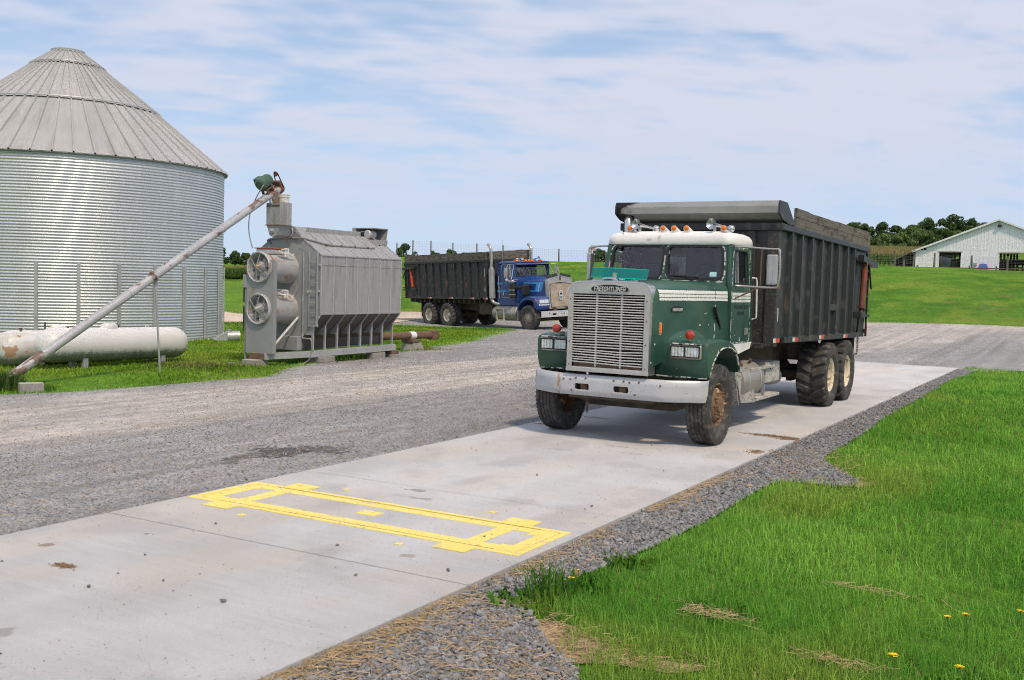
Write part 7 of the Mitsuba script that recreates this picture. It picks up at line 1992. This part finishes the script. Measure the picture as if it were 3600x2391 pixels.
# fringe along the yard's outer edges and the tip behind
edge = yard.exterior
s_ = g0.uniform(0, edge.length, 60000)
pts = np.array([p.coords[0] for p in shapely.line_interpolate_point(edge, s_)])
ed = np.hypot(pts[:, 0], pts[:, 1])
ok = (ed < 62) & (pts[:, 0] < -14.3) | ((pts[:, 1] > 44) & (ed < 62))
pts, ed = pts[ok], ed[ok]
pts = pts + g0.normal(0, .11, pts.shape) * np.maximum(1, ed[:, None] / 25)
P, F, C = blades(pts[:, 0], pts[:, 1], g0.uniform(.04, .11, len(pts)), .0008 * ed * g0.uniform(.6, 1.3, len(pts)), np.clip(g0.gamma(2.4, .3, len(pts)), .1, 1.2), g0, grass_cols(pts[:, 0], pts[:, 1], g0, dry=.12))
E(None, 'grass', TM(P, F), 'm_leafcol', color=C, kind='stuff', label='ragged grass fringe along the edge of the gravel road')
# short turf on the hill and the island, sparse tufts that break the surface
n = 30000
az_ = np.radians(g0.uniform(-47, 2, n))
dd_ = 30 + 20 * np.sqrt(g0.random(n))
q = np.column_stack([dd_ * np.sin(az_), dd_ * np.cos(az_)])
q = q[~shapely.contains_xy(yard, q[:, 0], q[:, 1]) & ~shapely.contains_xy(far_path, q[:, 0], q[:, 1]) & ~shapely.contains_xy(soil_bank, q[:, 0], q[:, 1]) & (q[:, 0] < -1.5)]
nd = np.hypot(q[:, 0], q[:, 1])
P, F, C = blades(q[:, 0], q[:, 1], g0.uniform(.03, .07, len(q)), .0008 * nd * g0.uniform(.6, 1.3, len(q)), np.clip(g0.gamma(2.4, .3, len(q)), .1, 1.2), g0, grass_cols(q[:, 0] * .3, q[:, 1] * .3, g0, (0.075, 0.18, 0.018), (0.15, 0.27, 0.03), .06))
E(None, 'grass', TM(P, F), 'm_leafcol', color=C, kind='stuff', label='short turf covering the rise and the island behind the dryer')

# broken stone
_ico = trimesh.creation.icosahedron()
_oct = (np.array([[1, 0, 0], [-1, 0, 0], [0, 1, 0], [0, -1, 0], [0, 0, 1], [0, 0, -1]], float), np.array([[0, 2, 4], [2, 1, 4], [1, 3, 4], [3, 0, 4], [2, 0, 5], [1, 2, 5], [3, 1, 5], [0, 3, 5]]))


def stones(x, y, z, r, rng, cols, base='ico', flat=.65):
    bv, bf = (_ico.vertices / np.linalg.norm(_ico.vertices[0]), _ico.faces) if base == 'ico' else _oct
    n, k = len(x), len(bv)
    V = np.repeat(bv[None], n, 0) * rng.uniform(.62, 1.15, (n, k, 1))
    V *= np.stack([rng.uniform(.7, 1.35, n), rng.uniform(.6, 1.1, n), rng.uniform(.45, .9, n)], 1)[:, None] * r[:, None, None]
    a, b = rng.uniform(0, 2 * math.pi, n), rng.normal(0, .45, n)
    ca, sa, cb, sb = np.cos(a)[:, None], np.sin(a)[:, None], np.cos(b)[:, None], np.sin(b)[:, None]
    X, Y, Z = V[..., 0], V[..., 1], V[..., 2]
    X, Z = X * cb + Z * sb, -X * sb + Z * cb
    X, Y = X * ca - Y * sa, X * sa + Y * ca
    P = np.stack([X + x[:, None], Y + y[:, None], Z + z[:, None]], -1)
    F = (bf[None] + (np.arange(n) * k)[:, None, None]).reshape(-1, 3)
    return P.reshape(-1, 3), F, np.repeat(cols, k, 0)


def stone_cols(n, rng, lo=(0.13, 0.132, 0.138), hi=(0.37, 0.375, 0.385), tan=.05):
    t = np.clip(rng.beta(1.6, 2.4, n), 0, 1)[:, None]
    c = np.array(lo) * (1 - t) + np.array(hi) * t
    m_ = (rng.random(n) < tan)[:, None]
    return np.where(m_, np.array([0.36, 0.27, 0.18]) * rng.uniform(.6, 1.15, (n, 1)), c)


S = []
for (ya, yb, dens, r0, r1) in ((3.4, 6.5, 3900, .008, .0185), (6.5, 9.5, 2900, .009, .019), (9.5, 14, 1800, .010, .020), (14, 31, 1000, .012, .023)):
    x0, x1 = (-3.66, -1.2) if ya < 6 else (-3.66, -2.3)
    n = int((yb - ya) * (x1 - x0) * dens)
    q = np.column_stack([g0.uniform(x0, x1, n), g0.uniform(ya, yb, n)])
    q = q[shapely.contains_xy(strip.buffer(.03), q[:, 0], q[:, 1]) & (q[:, 0] > -3.645)]
    r = g0.uniform(r0, r1, len(q)) * np.where(g0.random(len(q)) < .06, 1.6, 1)
    S.append(stones(q[:, 0], q[:, 1], ground_z(q[:, 0], q[:, 1]) + .024 + r * g0.uniform(-.1, .75, len(q)), r, g0, stone_cols(len(q), g0)))


def merge_pfc(S):
    V, F, C, o = [], [], [], 0
    for p, f, c in S:
        V.append(p), F.append(f + o), C.append(c)
        o += len(p)
    return TM(np.vstack(V), np.vstack(F)), np.vstack(C)


m, C = merge_pfc(S)
E(None, 'crushed_stone', m, 'm_vcol', color=C, kind='stuff', label='loose dark grey crushed stone filling the strip beside the slab')
S = []
for (x0, x1, ya, yb, dens, r0, r1) in ((-10.8, -7.28, 2.5, 7.5, 520, .007, .015), (-11.2, -7.28, 7.5, 13, 300, .008, .017), (-15.2, -10.8, 5, 14, 110, .009, .017), (-15, -7.28, 13, 30, 60, .011, .02)):
    n = int((x1 - x0) * (yb - ya) * dens)
    q = np.column_stack([g0.uniform(x0, x1, n), g0.uniform(ya, yb, n)])
    q = q[shapely.contains_xy(yard, q[:, 0], q[:, 1])]
    r = g0.uniform(r0, r1, len(q))
    lane = np.abs(q[:, 0] + 12.6) < 2.0
    c = np.where(lane[:, None], stone_cols(len(q), g0, (0.28, 0.26, 0.235), (0.50, 0.47, 0.44), .1), stone_cols(len(q), g0, (0.13, 0.13, 0.135), (0.40, 0.40, 0.41), .06))
    S.append(stones(q[:, 0], q[:, 1], ground_z(q[:, 0], q[:, 1]) + .04 + r * g0.uniform(-.2, .4, len(q)), r, g0, c, 'oct'))
m, C = merge_pfc(S)
E(None, 'road_gravel', m, 'm_vcol', color=C, kind='stuff', label='loose gravel scattered over the farm road')
# grit on the slab and a few real stones
n = 1900
q = np.column_stack([g0.uniform(X0 + .05, X1 - .05, n), 2.2 + 13 * g0.random(n) ** 1.2])
q = q[meshkit.fbm(np.column_stack([q * .8, 0 * q[:, 0]]), 3, seed=51) > g0.uniform(.3, .62, n)]
r = g0.uniform(.0022, .0062, len(q)) * np.where(g0.random(len(q)) < .03, 2.2, 1)
m, C = merge_pfc([stones(q[:, 0], q[:, 1], r * .45, r, g0, stone_cols(len(q), g0, (0.06, 0.055, 0.05), (0.24, 0.2, 0.16), .3), 'oct')])
E(None, 'slab_grit', m, 'm_vcol', color=C, kind='stuff', label='fine grit and chips scattered on the concrete slab')
OZ = lambda px: px
loose = [(-4.70, 4.62, .025, 'largest loose grey stone on the slab, in its near part by the straw'), (-5.62, 4.35, .016, 'loose stone on the near slab, left of the largest one'), (-5.72, 4.66, .012, 'tiny loose stone on the near slab behind its left neighbour'), (-5.35, 4.72, .014, 'loose stone behind the largest stone on the near slab'),
         (-5.95, 5.08, .014, 'loose stone on the near slab just before the joint'), (-5.02, 6.1, .018, 'loose stone between slab joint and middle of the yellow scale'), (-4.4, 5.55, .017, 'loose stone on the near slab close to the joint'), (-3.95, 6.02, .022, 'loose stone near the right front corner of the yellow scale'),
         (-4.05, 8.55, .024, 'loose stone on the slab between yellow scale and green truck'), (-6.25, 6.05, .016, 'loose stone before the left end of the yellow scale'), (-6.6, 4.4, .013, 'loose stone at the far left of the near slab'), (-5.2, 9.6, .016, 'loose stone on the slab midway before the truck bumper')]
for x, y, r, lab in loose:
    p, f, c = stones(np.array([x]), np.array([y]), np.array([r * .4]), np.array([r]), g0, stone_cols(1, g0, (0.10, 0.105, 0.11), (0.22, 0.225, 0.23), 0))
    E(None, 'loose_stone', TM(p, f), 'm_vcol', color=c, smooth=False, label=lab, cat='stone', group='loose stones on the slab')


# straw
def straws(x, y, z, L, rng, w=.0022):
    n = len(x)
    a, el = rng.uniform(0, math.pi, n), rng.normal(0, .14, n)
    d = np.column_stack([np.cos(a) * np.cos(el), np.sin(a) * np.cos(el), np.sin(el)]) * L[:, None] / 2
    c = np.column_stack([x, y, z])
    u = np.column_stack([-np.sin(a), np.cos(a), 0 * a]) * w
    k = np.array([0, 0, 1.0]) * w * 1.3
    P = np.stack([c - d + u, c - d - u, c - d + k, c + d + u, c + d - u, c + d + k], 1)
    F = np.array([[0, 1, 4], [0, 4, 3], [1, 2, 5], [1, 5, 4], [2, 0, 3], [2, 3, 5], [0, 2, 1], [3, 4, 5]])
    F = (F[None] + (np.arange(n) * 6)[:, None, None]).reshape(-1, 3)
    col = np.array([0.44, 0.325, 0.185]) * rng.uniform(.55, 1.25, (n, 1))
    return P.reshape(-1, 3), F, np.repeat(col, 6, 0)


q = []
n = 2600
e1 = np.column_stack([-3.63 + g0.exponential(.09, n), 3.3 + 8.5 * g0.random(n) ** 1.7])
q.append(e1[meshkit.fbm(np.column_stack([e1 * 1.3, 0 * e1[:, 0]]), 3, seed=61) > g0.uniform(.32, .6, n)])
b = np.column_stack([g0.uniform(-3.6, -1.6, 1500), g0.uniform(3.4, 5.7, 1500)])
q.append(b[shapely.contains_xy(strip.union(soil), b[:, 0], b[:, 1])])
so = np.column_stack([g0.uniform(-3.2, -.8, 6000), g0.uniform(4.8, 12.6, 6000)])
q.append(so[shapely.contains_xy(soil.buffer(.05), so[:, 0], so[:, 1])])
for bx, by, rx, ry, nn in ((-2.1, 6.27, .2, .1, 150), (-1.2, 5.85, .25, .06, 90), (-1.15, 5.35, .25, .08, 110), (-1.4, 7.4, .3, .07, 60)):
    q.append(np.column_stack([bx + g0.normal(0, rx * .6, nn), by + g0.normal(0, ry * .6, nn)]))
sp_ = np.column_stack([g0.uniform(-3.6, -2.5, 300), g0.uniform(11, 13.5, 300)])
q.append(sp_)
q = np.vstack(q)
m, C = merge_pfc([straws(q[:, 0], q[:, 1], ground_z(q[:, 0], q[:, 1]) + np.where(shapely.contains_xy(soil, q[:, 0], q[:, 1]), .014, .036) + g0.uniform(0, .016, len(q)), g0.uniform(.03, .13, len(q)), g0)])
E(None, 'straw', m, 'm_vcol', color=C, kind='stuff', label='dry straw strewn along the slab edge and bare soil')
st = np.column_stack([g0.uniform(-9.8, -7.35, 500), g0.uniform(3.5, 11, 500)])
m, C = merge_pfc([straws(st[:, 0], st[:, 1], ground_z(st[:, 0], st[:, 1]) + .048, g0.uniform(.02, .07, len(st)), g0)])
E(None, 'straw', m, 'm_vcol', color=C, kind='stuff', label='bits of straw on the dark gravel left of the slab')
# crumbs of mud on the slab by the wheels
S = []
for cx, cy, rx, ry, nn in ((-4.05, 14.28, .40, .10, 420), (-3.75, 14.2, .2, .15, 260), (-3.80, 12.75, .10, .15, 120), (-3.55, 13.0, .12, .2, 160), (-6.16, 4.58, .10, .04, 160), (-6.9, 13.2, .25, .1, 90)):
    x, y = cx + g0.normal(0, rx * .5, nn), cy + g0.normal(0, ry * .5, nn)
    r = g0.uniform(.003, .011, nn)
    zz = np.where(x > -3.655, ground_z(x, y) + .036, 0) + r * .4
    S.append(stones(x, y, zz, r, g0, np.array([0.23, 0.15, 0.085]) * g0.uniform(.6, 1.3, (nn, 1)), 'oct'))
m, C = merge_pfc(S)
E(None, 'mud_crumbs', m, 'm_vcol', color=C, kind='stuff', label='brown mud and chaff dropped on the slab edge')


# weeds and dandelions
def weed(name, x, y, n, h, spread, label, rng, wide=.012, tone=((0.06, 0.165, 0.022), (0.14, 0.27, 0.035))):
    q = np.column_stack([x + rng.normal(0, spread, n), y + rng.normal(0, spread, n)])
    P, F, C = blades(q[:, 0], q[:, 1], rng.uniform(.4, 1.0, n) * h, wide * rng.uniform(.6, 1.4, n), np.clip(rng.gamma(2.6, .26, n), .1, 1.2), rng, grass_cols(q[:, 0], q[:, 1], rng, *tone, .02))
    t = thing(name, label, 'weed')
    E(t, 'leaves', TM(P, F), 'm_leafcol', color=C)


weed('grass_tuft', -3.17, 6.0, 110, .33, .075, 'tall dark grass tuft at the stone edge near the yellow scale corner', g0)
weed('broadleaf_weed', -3.22, 5.78, 150, .11, .11, 'low dark leafy weed in front of the tall tuft on the stones', g0, .030)
weed('broadleaf_weed', -3.12, 6.42, 140, .11, .11, 'leafy weed beside a dandelion behind the tall tuft', g0, .030)
weed('broadleaf_weed', -3.1, 7.1, 90, .10, .09, 'leafy green weed at the stone edge farther along from the tuft', g0, .028)
weed('broadleaf_weed', -2.15, 6.42, 120, .07, .10, 'flat dandelion leaf rosette beside the bare patch in the lawn', g0, .03)
weed('broadleaf_weed', -.55, 5.9, 170, .09, .12, 'broad clover leaves in the lawn by the lowest dandelion', g0, .03)
weed('tall_weed', -16.15, 10.75, 420, .42, .16, 'weeds growing round the foot of the auger', g0, .02, ((0.06, 0.12, 0.03), (0.15, 0.20, 0.06)))
weed('tall_weed', -15.75, 11.15, 160, .16, .15, 'low weeds behind the single concrete block', g0, .02)
weed('tall_weed', -16.4, 19.6, 260, .30, .25, 'green weeds under the dryer rail between the blocks', g0, .03)
weed('tall_weed', -16.25, 20.4, 120, .26, .15, 'green weeds under the dryer beside the middle block', g0, .03)
weed('tall_weed', -17.2, 24.6, 260, .16, .35, 'dry brownish weeds beside the concrete pier', g0, .03, ((0.13, 0.12, 0.05), (0.24, 0.2, 0.09)))
weed('tall_weed', -17.3, 16.3, 500, .12, .55, 'cut brownish weeds on the lawn before the dryer', g0, .03, ((0.10, 0.12, 0.04), (0.2, 0.2, 0.08)))
for i, (x, y, h, r, lab) in enumerate([(-3.08, 6.22, .11, .026, 'yellow dandelion beside the tall tuft at the stone edge'), (-3.10, 6.36, .13, .014, 'half closed yellow dandelion just behind the tuft'), (-.79, 6.87, .10, .024, 'yellow dandelion in the lawn, left one of the pair'), (-.70, 6.99, .10, .024, 'yellow dandelion in the lawn, right one of the pair'),
                                       (-.41, 7.27, .10, .024, 'yellow dandelion at the frame edge beyond the pair'), (-.955, 5.98, .09, .033, 'largest yellow dandelion, alone in the near lawn'), (-.62, 6.03, .08, .028, 'flattened yellow dandelion nearest the frame bottom')]):
    z = float(ground_z(x, y))
    t = thing('dandelion', lab, 'flower')
    E(t, 'stem', tube([(x + .015, y + .01, z), (x, y, z + h)], .0025, 5), 'm_motorgreen')
    pts = []
    P_, F_ = [], []
    for k in range(70):
        a, q_ = g0.uniform(0, 2 * math.pi), math.sqrt(g0.random())
        L_ = r * (.35 + .65 * q_)
        e_ = .95 - .8 * q_ + g0.normal(0, .08)
        c_, s_ = math.cos(a), math.sin(a)
        tip = np.array([x + c_ * L_ * math.cos(e_), y + s_ * L_ * math.cos(e_), z + h + L_ * math.sin(e_) * .7])
        u_ = np.array([-s_, c_, 0]) * r * .09
        b_ = np.array([x, y, z + h - .002])
        P_ += [b_ - u_ * .5, b_ + u_ * .5, tip + u_, tip - u_]
    E(t, 'petals', TM(np.array(P_), np.arange(len(P_)).reshape(-1, 4)), 'm_vcol', color=np.array([0.92, 0.68, 0.02]) * g0.uniform(.85, 1.1, (len(P_), 1)))
    E(t, 'calyx', lathe([(.002, -.012), (r * .35, -.004), (r * .4, .0)], 'z', (x, y, z + h), 8), 'm_motorgreen')
